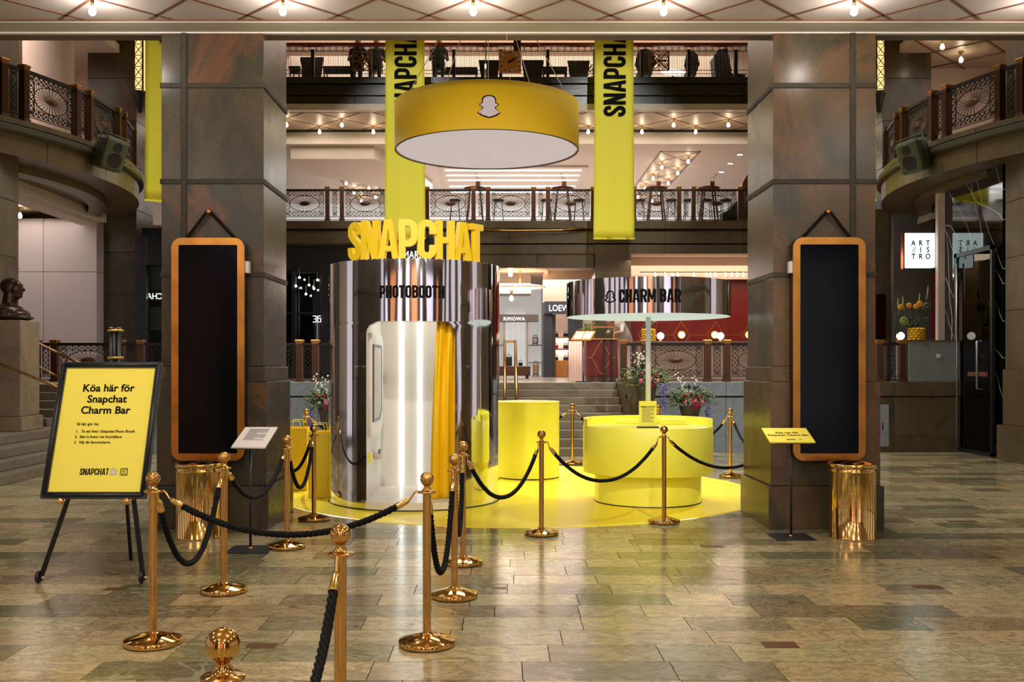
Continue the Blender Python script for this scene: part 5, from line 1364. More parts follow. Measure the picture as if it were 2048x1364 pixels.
# brass handrails by the left steps
def tube_thing(nm, lb, cat, pts, r, mat, posts=()):
    t = thing(nm, lb, cat, pts[0]); MB().tube(pts, r, 10).build('rail_tube', M[mat], t)
    for a, b in posts: MB().cyl(a, b, r * .8, 8).build('rail_post', M[mat], t)
    return t
tube_thing('handrail', 'brass handrail sloping down in front of the bust pedestal', 'handrail', [(PX(-60, 14.6), 14.6, PZ(702, 14.6)), (PX(118, 14.2), 14.2, PZ(776, 14.2)), (PX(128, 14.2), 14.2, PZ(800, 14.2))], .02, 'antique', [((PX(-50, 14.6), 14.6, .56), (PX(-50, 14.6), 14.6, PZ(706, 14.6))), ((PX(118, 14.2), 14.2, 0), (PX(118, 14.2), 14.2, PZ(776, 14.2)))])
tube_thing('handrail', 'upper brass handrail starting at the hoarding railing post', 'handrail', [(PX(63, 17.6), 17.6, PZ(680, 17.6)), (PX(170, 16.6), 16.6, PZ(732, 16.6))], .022, 'antique', [((PX(170, 16.6), 16.6, 0), (PX(170, 16.6), 16.6, PZ(732, 16.6)))])
tube_thing('handrail', 'lower brass handrail below the hoarding railing', 'handrail', [(PX(63, 17.6), 17.6, PZ(725, 17.6)), (PX(150, 16.6), 16.6, PZ(772, 16.6))], .018, 'antique', [((PX(150, 16.6), 16.6, 0), (PX(150, 16.6), 16.6, PZ(772, 16.6)))])
hr = thing('stair_handrail', 'double brass handrail up the middle of the centre stair', 'handrail', (.1, 18.5, 0))
for q in (1009.5, 1030.5):
    x = PX(q, 20.0)
    MB().tube([(x, 17.3, .86), (x, 19.96, 2.12), (x, 20.3, 2.12)], .028, 8).build('rail_tube', M['antique'], hr)
    for (yy, zf, zt_) in ((17.42, 0, .9), (18.7, .56, 1.5), (20.2, 1.27, 2.1)): MB().cyl((x, yy, zf), (x, yy, zt_), .022, 8).build('rail_post', M['antique'], hr)
MB().bar((PX(1009.5, 20), 20.3, 2.12), (PX(1030.5, 20), 20.3, 2.12), .05).build('cross_bar', M['antique'], hr)

# ================================================================== YELLOW CARPET AND INSTALLATION
cp = thing('round_carpet', 'large round yellow carpet under booth and bar', 'carpet', (.2, 12.7, 0))
MB().lathe([(0, .006), (3.04, .006), (3.05, 0)], (.2, 12.7, 0), 128, smooth=False).build('carpet_sheet', M['carpet'], cp)

# ---- photobooth
BX, BY, BR, BH = -1.063, 11.74, 1.02, 2.79
bt = thing('photobooth', 'round mirror-polished photobooth with a white arched doorway', 'photobooth', (BX, BY, .006))
# opening between angles (seen from camera, front is -Y)
def jamb(px):
    lo, hi = -1.2, 1.2
    for _ in range(50):
        m = (lo + hi) / 2; x, y = BX + BR * math.sin(m), BY - BR * math.cos(m)
        if VX + FPX * x / y < px: lo = m
        else: hi = m
    return math.radians(-90) + lo
A_L, A_R = jamb(733), jamb(910)   # left / right jamb angles
D0, D1 = .10, 2.10
def shell():
    m_ = MB(); n_ = 160; cr = .14
    nz = 48
    zs = [.02] + [D0 + (D1 - D0) * i / nz for i in range(nz + 1)] + [2.2, 2.5, BH]
    # grid with opening cut out by snapping columns to the rounded doorway outline
    def half(z):   # inset of the jamb at height z for rounded upper corners
        if z > D1 - cr: return cr - math.sqrt(max(0, cr * cr - (z - (D1 - cr)) ** 2))
        return 0.
    na, nb = 110, 26
    for i in range(len(zs) - 1):
        z0, z1 = zs[i], zs[i + 1]
        if z1 <= D1 + 1e-6:
            l0 = A_L + half(z0) / BR; l1 = A_L + half(z1) / BR; r0 = A_R - half(z0) / BR; r1 = A_R - half(z1) / BR
            for k in range(na):
                f0, f1 = k / na, (k + 1) / na
                a = [r0 + (l0 + 2 * PI - r0) * f0, r0 + (l0 + 2 * PI - r0) * f1, r1 + (l1 + 2 * PI - r1) * f1, r1 + (l1 + 2 * PI - r1) * f0]
                m_.add([(BX + BR * math.cos(q), BY + BR * math.sin(q), z) for q, z in zip(a, (z0, z0, z1, z1))], [(0, 1, 2, 3)], True)
        else:
            for k in range(na + nb):
                a0 = A_R + 2 * PI * k / (na + nb); a1 = A_R + 2 * PI * (k + 1) / (na + nb)
                m_.add([(BX + BR * math.cos(q), BY + BR * math.sin(q), z) for q, z in zip((a0, a1, a1, a0), (z0, z0, z1, z1))], [(0, 1, 2, 3)], True)
    return m_, half
m_, half = shell()
me = m_.mesh('booth_shell', M['chrome'])
bm = bmesh.new(); bm.from_mesh(me); bmesh.ops.remove_doubles(bm, verts=bm.verts[:], dist=.0004)
for f in bm.faces: f.smooth = True
bmesh.ops.recalc_face_normals(bm, faces=bm.faces[:]); bm.to_mesh(me); bm.free()
place(me, 'booth_shell', bt, True)
MB().lathe([(0, BH), (BR, BH), (BR, BH - .01)], (BX, BY, 0), 96, smooth=False).build('booth_roof', M['white'], bt)
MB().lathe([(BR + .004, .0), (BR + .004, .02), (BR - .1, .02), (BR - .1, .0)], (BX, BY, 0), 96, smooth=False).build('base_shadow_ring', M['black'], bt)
# white jamb lining
jm = MB(); n_ = 48
out = [(A_L, D0 - .08)] + [(A_L + half(D0 + (D1 - D0) * i / n_) / BR, D0 + (D1 - D0) * i / n_) for i in range(n_ + 1)] + [(A_R - half(D1 - (D1 - D0) * i / n_) / BR, D1 - (D1 - D0) * i / n_) for i in range(n_ + 1)] + [(A_R, D0 - .08)]
def jp(a, z, d): 
    p = (BX + (BR + .006) * math.cos(a), BY + (BR + .006) * math.sin(a)); return (p[0], p[1] + d, z)
for i in range(len(out) - 1):
    (a0, z0), (a1, z1) = out[i], out[i + 1]
    jm.add([jp(a0, z0, 0), jp(a1, z1, 0), jp(a1, z1, .16), jp(a0, z0, .16)], [(0, 1, 2, 3)], True)
jm.build('doorway_lining', M['boothwhite'], bt)
# interior room
xl = PX(732, 10.9) + .02; xr = BX + .55
iy = BY + .52
MB().box(BX - .66, BX + .68, iy, iy + .04, .05, BH - .1).build('back_panel', M['boothwhite'], bt)
MB().box(-1.575, -1.535, BY - .80, iy, .05, BH - .1).build('side_panel', M['boothwhite'], bt)
MB().box(BX + .66, BX + .70, BY - .62, iy, .05, BH - .1).build('side_panel', M['boothwhite'], bt)
MB().box(BX - .7, BX + .7, BY - .62, iy, 2.35, 2.38).build('inner_ceiling', M['boothwhite'], bt)
fl = MB(); pts_ = [(BX + (BR + .02) * math.cos(A_L + (A_R - A_L) * i / 24), BY + (BR + .02) * math.sin(A_L + (A_R - A_L) * i / 24)) for i in range(25)]
fl.prism(pts_ + [(BX + .68, iy), (BX - .68, iy)], .02, D0); fl.build('booth_floor', M['boothwhite'], bt)
for q in (803, 840): x = PX(q, iy); MB().box(x - .010, x + .010, iy - .02, iy, .12, 2.34).build('led_strip', M['led'], bt)
# photo unit on the left side wall
xw = -1.535
un = MB()
prof = [(BY - .70, 1.98), (BY - .70, .80), (BY + .10, .80), (BY + .34, .92), (BY + .34, 1.90), (BY + .20, 1.98)]
MB().prism(prof, xw, xw + .05, lambda u, v, h: (h, u, v)).build('photo_unit', M['boothwhite'], bt)
sc_ = [(BY - .60, 1.84), (BY - .60, .98), (BY - .05, .98), (BY + .12, 1.08), (BY + .12, 1.80), (BY + .06, 1.84)]
MB().prism(sc_, xw + .05, xw + .058, lambda u, v, h: (h, u, v)).build('unit_screen', M['white'], bt)
mb = MB()
for q in ribbon(sc_, .03, True): mb.prism(q, xw + .052, xw + .062, lambda u, v, h: (h, u, v))
mb.build('screen_border', M['black'], bt)
MB().box(xw + .0, xw + .04, iy - .1, iy - .02, 1.40, 1.50).build('door_latch', M['chrome_plain'], bt)
MB().bbox(xw + .0, xw + .09, BY - .2, BY + .05, .50, .56, .005).build('photo_slot', M['cream'], bt)
MB().bbox(xw + .05, xw + .07, BY - .14, BY - .02, .56, .61, .003).build('photo_slip', M['greysign'], bt)
yx = BX + BR * math.cos(A_L + .03); yy = BY + BR * math.sin(A_L + .03)
MB().bbox(yx - .012, yx + .03, yy + .015, yy + .10, .53, .64, .004).build('yellow_sticker', M['yellow'], bt)
# curtain on the right
cu = thing('curtain', 'yellow satin curtain gathered at the right side of the booth doorway', 'curtain', (BX + .45, 10.95, .1))
m_ = MB(); nz, nu = 24, 40
for j in range(nz + 1):
    z = .11 + (2.12 - .11) * j / nz; f = 1 - j / nz
    xl_ = PX(875, 11.0) - .085 * f ** .8; xr_ = PX(916, 11.0) + .02
    for i in range(nu + 1):
        u = i / nu; x = xl_ + (xr_ - xl_) * u
        ysurf = BY - math.sqrt(max(.01, .93 ** 2 - (x - BX) ** 2))
        fold = math.sin(u * 17 + math.sin(z * 1.3) * 1.2 + f * 1.5) * .028 + math.sin(u * 39 + z * 2.) * .008
        m_.v.append((x, ysurf + .07 + fold, z))
for j in range(nz):
    for i in range(nu):
        a = j * (nu + 1) + i; m_.f.append((a, a + 1, a + nu + 2, a + nu + 1)); m_.sm.append(True)
co = m_.build('curtain_cloth', M['curtain'], cu)
co.modifiers.new('th', 'SOLIDIFY').thickness = .006
MB().cyl((BX + .25, BY - .84, 2.13), (BX + .62, BY - .66, 2.13), .012, 8).build('curtain_rod', M['steel'], cu)
# PHOTOBOOTH lettering on the chrome
def word_on_cyl(word, size, cx, cy, R, amid, z0, mat, parent, nm, depth=.004, t=.155, gap=.055):
    W = word_width(word, size, gap); u = -W / 2
    for ch in word:
        if ch != ' ':
            mp0 = on_cyl(cx, cy, R, amid)(z0); uu = u
            glyph_mb(ch, size, depth, t, lambda a, b, h: mp0(uu + a, b, h + .001)).build(nm, M[mat], parent)
        u += GW[ch] * size + gap * size
amid = math.atan2(-math.sqrt(BR ** 2 - (PX(824, 10.74) - BX) ** 2), PX(824, 10.74) - BX)
word_on_cyl('PHOTOBOOTH', .141, BX, BY, BR, amid, PZ(596, 10.72), 'ink', bt, 'letter', t=.19, gap=.045)
# big foam letters on the roof
RL = BR - .05; LH = .435
W = word_width('SNAPCHAT', LH, .02); aw = [1.0] * 8
u = -W / 2
lx_mid = math.atan2(-math.sqrt(RL ** 2 - .0), .01)
fl_ = thing('foam_letters', 'large yellow foam letters SNAPCHAT standing on the photobooth roof', 'letters', (BX, BY - RL, BH))
span = (math.asin((PX(962, 10.95) - BX) / RL) - math.asin((PX(697, 10.95) - BX) / RL))
a_start = math.radians(-90) + math.asin((PX(697, 10.95) - BX) / RL)
for ch in 'SNAPCHAT':
    gw_ = GW[ch] * LH
    a0 = a_start + (u + W / 2) / W * span; a1 = a0 + gw_ / W * span; am = (a0 + a1) / 2
    cxl, cyl_ = BX + RL * math.cos(am), BY + RL * math.sin(am)
    tx, ty = -math.sin(am), math.cos(am); nx_, ny_ = math.cos(am), math.sin(am)
    sxl = (a1 - a0) * RL / gw_ * 1.06
    glyph_mb(ch, LH, .07, .165, lambda p, q, h: (cxl + tx * (p - gw_ / 2) * sxl + nx_ * (h - .05), cyl_ + ty * (p - gw_ / 2) * sxl + ny_ * (h - .05), BH + q)).build('letter', M['foam'], fl_)
    u += gw_ + .02 * LH

# ---- charm bar
CX, CY = 1.72, 11.6
cb = thing('charm_bar', 'round yellow charm bar counter on a narrower drum', 'counter', (CX, CY, .006))
MB().lathe([(0, .0), (.628, .0), (.628, .015), (.625, .03), (.625, .36)], (CX, CY, .006), 96).build('base_drum', M['yellow'], cb)
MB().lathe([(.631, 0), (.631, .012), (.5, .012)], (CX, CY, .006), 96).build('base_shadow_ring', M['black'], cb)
MB().lathe([(.60, .355), (.758, .355), (.764, .365), (.764, .895), (.758, .905), (.60, .905), (0, .905)], (CX, CY, 0), 128).build('counter_bowl', M['yellow'], cb)
m_ = MB(); a0, a1 = math.radians(-14), math.radians(194); n_ = 64
prof = [(.758, .905), (.758, .985), (.70, .985), (.70, .905)]
m_.lathe(prof, (CX, CY, 0), n_, a0, a1, smooth=False)
for a in (a0, a1): m_.add([(CX + r * math.cos(a), CY + r * math.sin(a), z) for r, z in prof], [(0, 1, 2, 3)])
m_.build('raised_rim', M['yellow'], cb)
MB().bbox(CX - .35, CX + .12, CY + .2, CY + .5, .905, .955, .006).build('tray_block', M['yellow'], cb)
MB().bbox(CX + .16, CX + .5, CY + .1, CY + .42, .905, .965, .006).build('tray_block', M['yellow'], cb)
pl = thing('bar_canopy', 'round chrome canopy on a white pole over the charm bar', 'canopy', (CX, CY, .905))
px_ = PX(1296.5, CY)
MB().cyl((px_, CY, .905), (px_, CY, 2.30), .031, 16).build('pole', M['polewhite'], pl)
SR = .967; SZ0, SZ1 = 2.186, 2.585
MB().lathe([(SR, SZ0), (SR, SZ1)], (CX, CY, 0), 128).build('canopy_band', M['chrome'], pl)
MB().lathe([(SR - .006, SZ0 - .001), (SR - .02, SZ0 + .004), (0, SZ0 + .004)], (CX, CY, 0), 96, smooth=False).build('canopy_underside', M['canopyglow'], pl)
MB().lathe([(SR, SZ1), (0, SZ1)], (CX, CY, 0), 96, smooth=False).build('canopy_top', M['white'], pl)
wm = PX(1300, CY - SR); amid = math.atan2(-math.sqrt(SR ** 2 - (wm - CX) ** 2), wm - CX)
word_on_cyl('CHARM BAR', .148, CX, CY, SR, amid, PZ(604.5, CY - SR), 'ink', pl, 'letter', t=.19, gap=.04)
gx = PX(1222, CY - SR + .08); gm = math.atan2(-math.sqrt(SR ** 2 - (gx - CX) ** 2), gx - CX)
mp0 = on_cyl(CX, CY, SR, gm)(PZ(603, CY - SR))
ghost_outline_mb(.125, .014, lambda a, b, h: mp0(a, b, h + .002)).build('ghost_emblem', M['ink'], pl)
# filming notice in an acrylic stand
t = thing('notice_stand', 'yellow filming notice card standing on the charm bar counter', 'notice', (PX(1295, 11.05), 11.05, .905)); Y = 11.05
x0, x1 = PX(1278, Y), PX(1313, Y); zb, zt = .925, PZ(802, Y)
MB().bbox(PX(1274, Y), PX(1317, Y), Y - .05, Y + .05, .906, .922, .003).build('stand_base', M['black'], t)
MB().box(x0, x1, Y - .004, Y + .004, .922, zt).build('notice_card', M['yellow'], t)
text_mb('FILMING NOTICE', .021, .001, bold=.0008).mapv(lambda x, y, z: ((x0 + x1) / 2 + x, Y - .006 + y, PZ(815, Y) + z)).build('heading', M['ink'], t)
for k in range(14): MB().box(x0 + .03, x1 - .03 - (k % 4 == 3) * .04, Y - .006, Y - .004, zt - .085 - k * .0115 - .004, zt - .085 - k * .0115).build('text_line', M['inkgrey'], t)
# yellow drum table
dt = thing('drum_table', 'tall yellow drum table between booth and charm bar', 'table', (PX(1056, 14.1), 14.1, .006))
X = PX(1056, 14.1); R = .452
MB().lathe([(R, .015), (R, 1.07)], (X, 14.1, .006), 64).build('drum_body', M['yellow'], dt)
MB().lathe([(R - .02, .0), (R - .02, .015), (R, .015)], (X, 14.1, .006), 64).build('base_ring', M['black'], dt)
MB().lathe([(R, 1.072), (R + .004, 1.078), (R + .004, 1.092), (0, 1.092)], (X, 14.1, .006), 64, smooth=False).build('drum_top', M['yellow'], dt)
for k, (dx, dy, a) in enumerate(((-.2, -.1, .2), (.05, -.18, -.3), (.2, .05, .5), (-.05, .1, 0))):
    t = thing('leaflet', ('leftmost', 'front', 'rightmost', 'rear')[k] + ' white leaflet lying on the yellow drum table', 'leaflet', (X + dx, 14.1 + dy, 1.099), 'white leaflets on the drum table'); m_ = MB().box(-.1, .1, -.07, .07, 0, .003); c, s = math.cos(a), math.sin(a); m_.mapv(lambda x, y, z: (X + dx + x * c - y * s, 14.1 + dy + x * s + y * c, 1.099 + k * .003 + z)).build('sheet', M['white'], t)
# gift bags at the left of the booth
def gift_bag(x, y, w_, d_, h_, rz, lb):
    t = thing('gift_bag', lb, 'bag', (x, y, .006), 'yellow paper bags', rz)
    b = MB(); e = .006
    for (x0, x1, y0, y1) in ((-w_ / 2, w_ / 2, -d_ / 2, -d_ / 2 + e), (-w_ / 2, w_ / 2, d_ / 2 - e, d_ / 2), (-w_ / 2, -w_ / 2 + e, -d_ / 2, d_ / 2), (w_ / 2 - e, w_ / 2, -d_ / 2, d_ / 2)): b.box(x0, x1, y0, y1, 0, h_)
    b.box(-w_ / 2, w_ / 2, -d_ / 2, d_ / 2, 0, e); b.build('bag_body', M['foam'], t, world=False)
    MB().box(-w_ / 2 - .001, w_ / 2 + .001, -d_ / 2 - .001, d_ / 2 + .001, h_ - .06, h_ - .058).build('fold_line', M['fabric'], t, world=False)
    for s_ in (-1, 1): MB().tube([(-.08, s_ * d_ / 2, h_ - .03), (-.06, s_ * d_ / 2, h_ + .09), (.06, s_ * d_ / 2, h_ + .09), (.08, s_ * d_ / 2, h_ - .03)], .006, 6).build('bag_handle', M['paperyellow'], t, world=False)
    MB().box(w_ / 2, w_ / 2 + .002, -.04, .04, h_ * .78, h_ * .86).build('bag_label', M['inkgrey'], t, world=False)
gift_bag(-2.25, 12.0, .25, .34, .80, .08, 'tall yellow paper bag standing beside the photobooth')
gift_bag(PX(590, 12.6), 12.7, .30, .40, .80, .1, 'tall yellow paper bag half hidden by the left column')
# hanging ring lamp
LX, LY, LR, LZ0, LZ1 = -.21, 12.7, 1.195, 4.405, 4.99
rl = thing('ring_lamp', 'large round yellow fabric drum lamp hanging over the installation', 'lamp', (LX, LY, LZ0))
MB().lathe([(LR, LZ0), (LR, LZ1), (LR - .02, LZ1), (LR - .02, LZ0)], (LX, LY, 0), 128).build('lamp_shade', M['fabric'], rl)
MB().lathe([(LR - .004, LZ0 - .004), (LR - .004, LZ0 + .02), (LR - .03, LZ0 + .02), (LR - .03, LZ0 - .004)], (LX, LY, 0), 128).build('shade_rim', M['greysign'], rl)
MB().lathe([(LR - .02, LZ0 + .012), (0, LZ0 + .012)], (LX, LY, 0), 96, smooth=False).build('diffuser', M['diffuser'], rl)
apex = (LX + .02, LY, 7.0)
for k, a in enumerate((170, 10, 90, 130, 50, 270)):
    r = math.radians(a); p = (LX + (LR - .01) * math.cos(r), LY + (LR - .01) * math.sin(r), LZ1)
    MB().cyl(p, apex, .006, 6).build('hanging_cable', M['cable'], rl)
    d = (Vector(apex) - Vector(p)).normalized(); MB().cyl(Vector(p) + d * .05, Vector(p) + d * .25, .014, 6).build('cable_shackle', M['cable'], rl)
MB().cyl(apex, (apex[0], apex[1], 13.8), .008, 6).build('drop_cable', M['cable'], rl)
gx = PX(978, LY - LR); gm = math.atan2(-math.sqrt(LR ** 2 - (gx - LX) ** 2), gx - LX)
mp0 = on_cyl(LX, LY, LR, gm)(PZ(234, LY - LR))
ghost_mb(.245, .004, lambda a, b, h: mp0(a, b, h), grow=.055).build('ghost_outline', M['ink'], rl)
ghost_mb(.245, .007, lambda a, b, h: mp0(a, b, h)).build('ghost_emblem', M['logowhite'], rl)

# ---- hanging banners
def banner(cx, cy, w_, z0, z1, rz, lb, text_z):
    t = thing('banner', lb, 'banner', (cx, cy, z0), 'yellow SNAPCHAT banners', rz)
    m_ = MB(); nz, nu = 30, 12
    for j in range(nz + 1):
        z = (z1 - z0) * j / nz
        fl = 1 + .06 * (1 - j / nz) ** 3
        for i in range(nu + 1):
            u = i / nu - .5; m_.v.append((u * w_ * fl, .012 * math.sin(u * 14) * (1 - .6 * j / nz), z))
    for j in range(nz):
        for i in range(nu):
            a = j * (nu + 1) + i; m_.f.append((a, a + 1, a + nu + 2, a + nu + 1)); m_.sm.append(True)
    o = m_.build('banner_cloth', M['banner'], t, world=False); o.modifiers.new('th', 'SOLIDIFY').thickness = .004
    MB().box(-w_ * .53, w_ * .53, -.012, .012, -.01, .03).build('bottom_bar', M['banner'], t, world=False)
    MB().cyl((-w_ * .52, 0, z1 - z0), (w_ * .52, 0, z1 - z0), .03, 10).build('top_rod', M['steel'], t, world=False)
    size = w_ * .57; v = text_z - z0
    for ch in 'SNAPCHAT':
        glyph_mb(ch, size, .004, .165, lambda p, q, h: (w_ * .30 - q, -.022 - h, v + p)).build('letter', M['ink'], t, world=False)
        v += GW[ch] * size + .06 * size * 1.
        if v > z1 - z0 - .4: break
F3 = 26.5 / FPX
banner(PX(1228, 26.5), 26.5, 1.06, PZ(478, 26.5), 12.6, 0, 'yellow hanging banner right of the drum lamp reading SNAPCHAT upwards', PZ(233, 26.5))
banner(PX(810, 26.5), 26.5, 1.06, PZ(478, 26.5), 12.6, 0, 'yellow hanging banner behind the left side of the drum lamp', PZ(233, 26.5))
banner(-6.98, 20.7, 1.15, 5.07, 12.6, .55, 'yellow hanging banner left of the left column', 8.36)
banner(7.29, 20.7, 1.15, 5.07, 12.6, -.55, 'yellow hanging banner mostly hidden behind the right column', 8.36)
# ================================================================== STANCHIONS AND ROPES
st0 = thing('rope_stanchion', 'x', 'stanchion', (0, 0, 0), 'brass rope stanchions')
MB().lathe([(0, 0), (.158, 0), (.158, .008)], n=48).build('base_rubber', M['black'], st0, world=False)
MB().lathe([(.16, .006), (.163, .012), (.163, .03), (.158, .034), (.05, .066), (.03, .07), (.026, .075)], n=56).build('base_disc', M['brass'], st0, world=False)
MB().lathe([(.0235, .07), (.0235, .872)], n=28).build('post_tube', M['brass'], st0, world=False)
MB().lathe([(.0235, .868), (.05, .874), (.052, .879), (.05, .884), (.03, .888), (.024, .895), (.017, .905), (.0165, .913), (.021, .921)], n=32).build('collar', M['brass'], st0, world=False)
MB().sph((0, 0, .955), .0405, 32, 20).build('ball_finial', M['brass'], st0, world=False)
def pxY(px, Y): return (PX(px, Y), Y)
SP = {1: (PX(306, 5.62), 5.62), 2: (PX(448, 6.92), 6.92), 3: (PX(574, 8.6), 8.6), 4: (PX(628, 10.16), 10.16), 5: (PX(612, 14.0), 14.0), 6: (PX(681, 3.75), 3.75), 7: (PX(446, 2.26), 2.26),
      8: (PX(854, 5.6), 5.6), 9: (PX(909, 6.76), 6.76), 10: (PX(926, 7.9), 7.9), 11: (PX(1083, 9.28), 9.28), 12: (PX(1328, 9.98), 9.98), 13: (PX(1145, 15.95), 15.95), 14: (PX(1461, 14.1), 14.1), 15: (PX(1317, 15.3), 15.3),
      16: (-2.75, 11.5), 17: (3.55, 11.9), 18: (-1.2, 15.8)}
SL = {1: 'brass stanchion with ball top just right of the easel sign', 2: 'brass stanchion standing in front of the left brass bin', 3: 'brass stanchion right of the white placard stand',
      4: 'brass stanchion at the carpet edge left of the photobooth', 5: 'brass stanchion at the back left of the carpet by the lilac flowers', 6: 'foreground brass stanchion cut by the bottom edge with a rope down its front',
      7: 'nearest brass stanchion showing only its ball top at the bottom edge', 8: 'large brass stanchion with whole base in front of the booth doorway', 9: 'middle brass stanchion of the row in front of the booth curtain',
      10: 'rearmost brass stanchion of the row in front of the booth curtain', 11: 'brass stanchion in front of the yellow drum table', 12: 'brass stanchion in front of the charm bar',
      13: 'brass stanchion before the stair between drum table and charm bar', 14: 'brass stanchion right of the charm bar by the grey wall', 15: 'brass stanchion hidden behind the filming notice',
      16: 'brass stanchion behind the left stone column', 17: 'brass stanchion behind the right stone column', 18: 'brass stanchion behind the photobooth'}
for k, (x, y) in SP.items():
    if k == 1: st0.location = (x, y, 0); st0['label'] = SL[1]
    else: dup(st0, (x, y, 0), SL[k])
def rope(i, j, sag, lb):
    a = Vector((*SP[i], .862)); b = Vector((*SP[j], .862)); d = (b - a); L = d.length; d.normalize()
    t = thing('barrier_rope', lb, 'rope', (a + b) / 2 - Vector((0, 0, sag)), 'black barrier ropes')
    A = a + d * .06; B = b - d * .06; z = Vector((0, 0, 1))
    N = 60
    path = []
    for k in range(N + 1):
        u = k / N; s = sag + .02
        f = 4 * u * (1 - u)
        # catenary-like: steeper at ends for deep sag
        g = 1 - (abs(2 * u - 1)) ** (2.0 + .5 * min(1, sag))
        uu = .5 + (u - .5) * (1 - .10 * min(1.2, sag / max(.3, L)) * (1 - abs(2 * u - 1)) * 0)
        path.append(A.lerp(B, uu) - z * (s * (.5 * f + .5 * g)))
    # arc length
    cum = [0.]
    for k in range(N): cum.append(cum[-1] + (path[k + 1] - path[k]).length)
    tot = cum[-1]
    def at(sv):
        sv = min(max(sv, 0), tot - 1e-6)
        for k in range(N):
            if cum[k + 1] >= sv:
                f = (sv - cum[k]) / max(1e-9, cum[k + 1] - cum[k]); return path[k].lerp(path[k + 1], f), (path[k + 1] - path[k]).normalized()
    hook, fer = .045, .085
    for end in (0, 1):
        g = (lambda q: at(q if end == 0 else tot - q))
        p0, t0 = g(0.); p1, t1 = g(hook); p2, t2 = g(hook + fer)
        base = a if end == 0 else b
        dd = d if end == 0 else -d
        q0 = base + dd * .047 + z * .012
        MB().tube([q0 + z * .0, q0 + dd * .012 + z * .012, q0 + dd * .026, p1 + (p1 - q0) * -.1, p1], .0055, 7).build('hook', M['brasslight'], t)
        MB().tube([p1, p1.lerp(p2, .12), p1.lerp(p2, .2), p1.lerp(p2, .9), p2], .017, 12, rs=[.009, .012, .0175, .0195, .0215]).build('ferrule', M['brasslight'], t)
    m_ = MB(); s0, s1 = hook + fer - .01, tot - hook - fer + .01
    near = min(SP[i][1], SP[j][1]) < 8
    step = .011 if near else .018; n_ = int((s1 - s0) / step)
    up = Vector((0, 0, 1)); side = d.cross(up).normalized()
    for st in range(3):
        pts = []
        for k in range(n_ + 1):
            sv = s0 + (s1 - s0) * k / n_; p, tg = at(sv)
            nrm = side.cross(tg).normalized(); ang = 2 * PI * (sv / .095 + st / 3)
            pts.append(p + (side * math.cos(ang) + nrm * math.sin(ang)) * .0092)
        m_.tube(pts, .0112, 6)
    m_.build('rope_cord', M['rope'], t)
rope(1, 2, .50, 'black rope sagging between easel-side stanchion and the one before the bin')
rope(1, 8, .21, 'long black rope crossing the foreground to the stanchion before the doorway')
rope(2, 3, .27, 'black rope passing behind the white placard pole')
rope(3, 4, .40, 'black rope between the two stanchions left of the booth')
rope(16, 4, .40, 'black rope coming from behind the left column to the carpet-edge stanchion')
rope(16, 5, .40, 'black rope mostly hidden behind the left column')
rope(5, 18, .38, 'black rope running behind the photobooth by the lilac flowers')
rope(8, 9, .54, 'narrow loop of black rope beside the foreground doorway stanchion')
rope(9, 10, .50, 'narrow loop of black rope between the two rear curtain-side stanchions')
rope(10, 11, .39, 'black rope sagging in front of the booth right edge')
rope(11, 12, .37, 'black rope sagging across the front of the charm bar')
rope(12, 17, .37, 'black rope right of the charm bar front stanchion')
rope(14, 17, .42, 'black rope dropping from the grey-wall stanchion behind the right column')
rope(15, 14, .36, 'black rope behind the right side of the charm bar')
rope(13, 15, .36, 'black rope behind the left side of the charm bar')
rope(18, 13, .36, 'black rope behind the yellow drum table')
rope(6, 7, .36, 'black rope hanging down the front of the foreground stanchion')

# ================================================================== EASEL WITH QUEUE SIGN
ea = thing('easel', 'black tripod easel with brass knobs holding the queue sign', 'easel', (-3.0, 7.5, 0))
top = Vector((PX(232, 7.68), 7.68, PZ(656, 7.68)))
def leg(a, b, nm, r=.016): MB().cyl(a, b, r, 12).build(nm, M['black'], ea)
tl = top + Vector((-.03, -.02, 0)); tr_ = top + Vector((.03, -.02, 0)); tb = top + Vector((0, .03, 0))
fl1 = Vector((PX(80, 7.16), 7.16, .03)); fr1 = Vector((PX(287, 7.16), 7.16, .03)); fb1 = Vector((PX(262, 8.06), 8.06, .0))
dn = Vector((0, 0, -.36))
for (a, f, nm, r) in ((tl, fl1, 'front_leg', .018), (tr_, fr1, 'front_leg', .018), (tb, fb1, 'rear_leg', .015)): MB().tube([a, a + dn * .9, a + dn + (f - a) * .01, f], r, 12).build(nm, M['black'], ea)
leg(top + Vector((0, -.035, .0)), top + Vector((0, -.035, -.42)), 'mast_tube')
for z in (-.03, -.245): MB().lathe([(.05, 0), (.062, .004), (.062, .018), (.05, .022)], (top.x, top.y - .005, top.z + z), 20).build('brass_band', M['brasslight'], ea)
for c in (tl, tr_, tb): MB().lathe([(0, .004), (.017, .004), (.018, 0)], (c.x, c.y, c.z), 12).build('tube_cap', M['brasslight'], ea)
for f in (fl1, fr1):
    MB().lathe([(0, -.012), (.042, -.012), (.048, 0), (.042, .012), (0, .012)], n=20).mapv(lambda x, y, z: (f.x - .02 + z * 1., f.y + x * .9 + .02, f.z + .02 + y)).build('wheel', M['black'], ea)
    MB().cyl(f + Vector((-.03, 0, .02)), f + Vector((.03, 0, .02)), .008, 8).build('axle', M['brasslight'], ea)
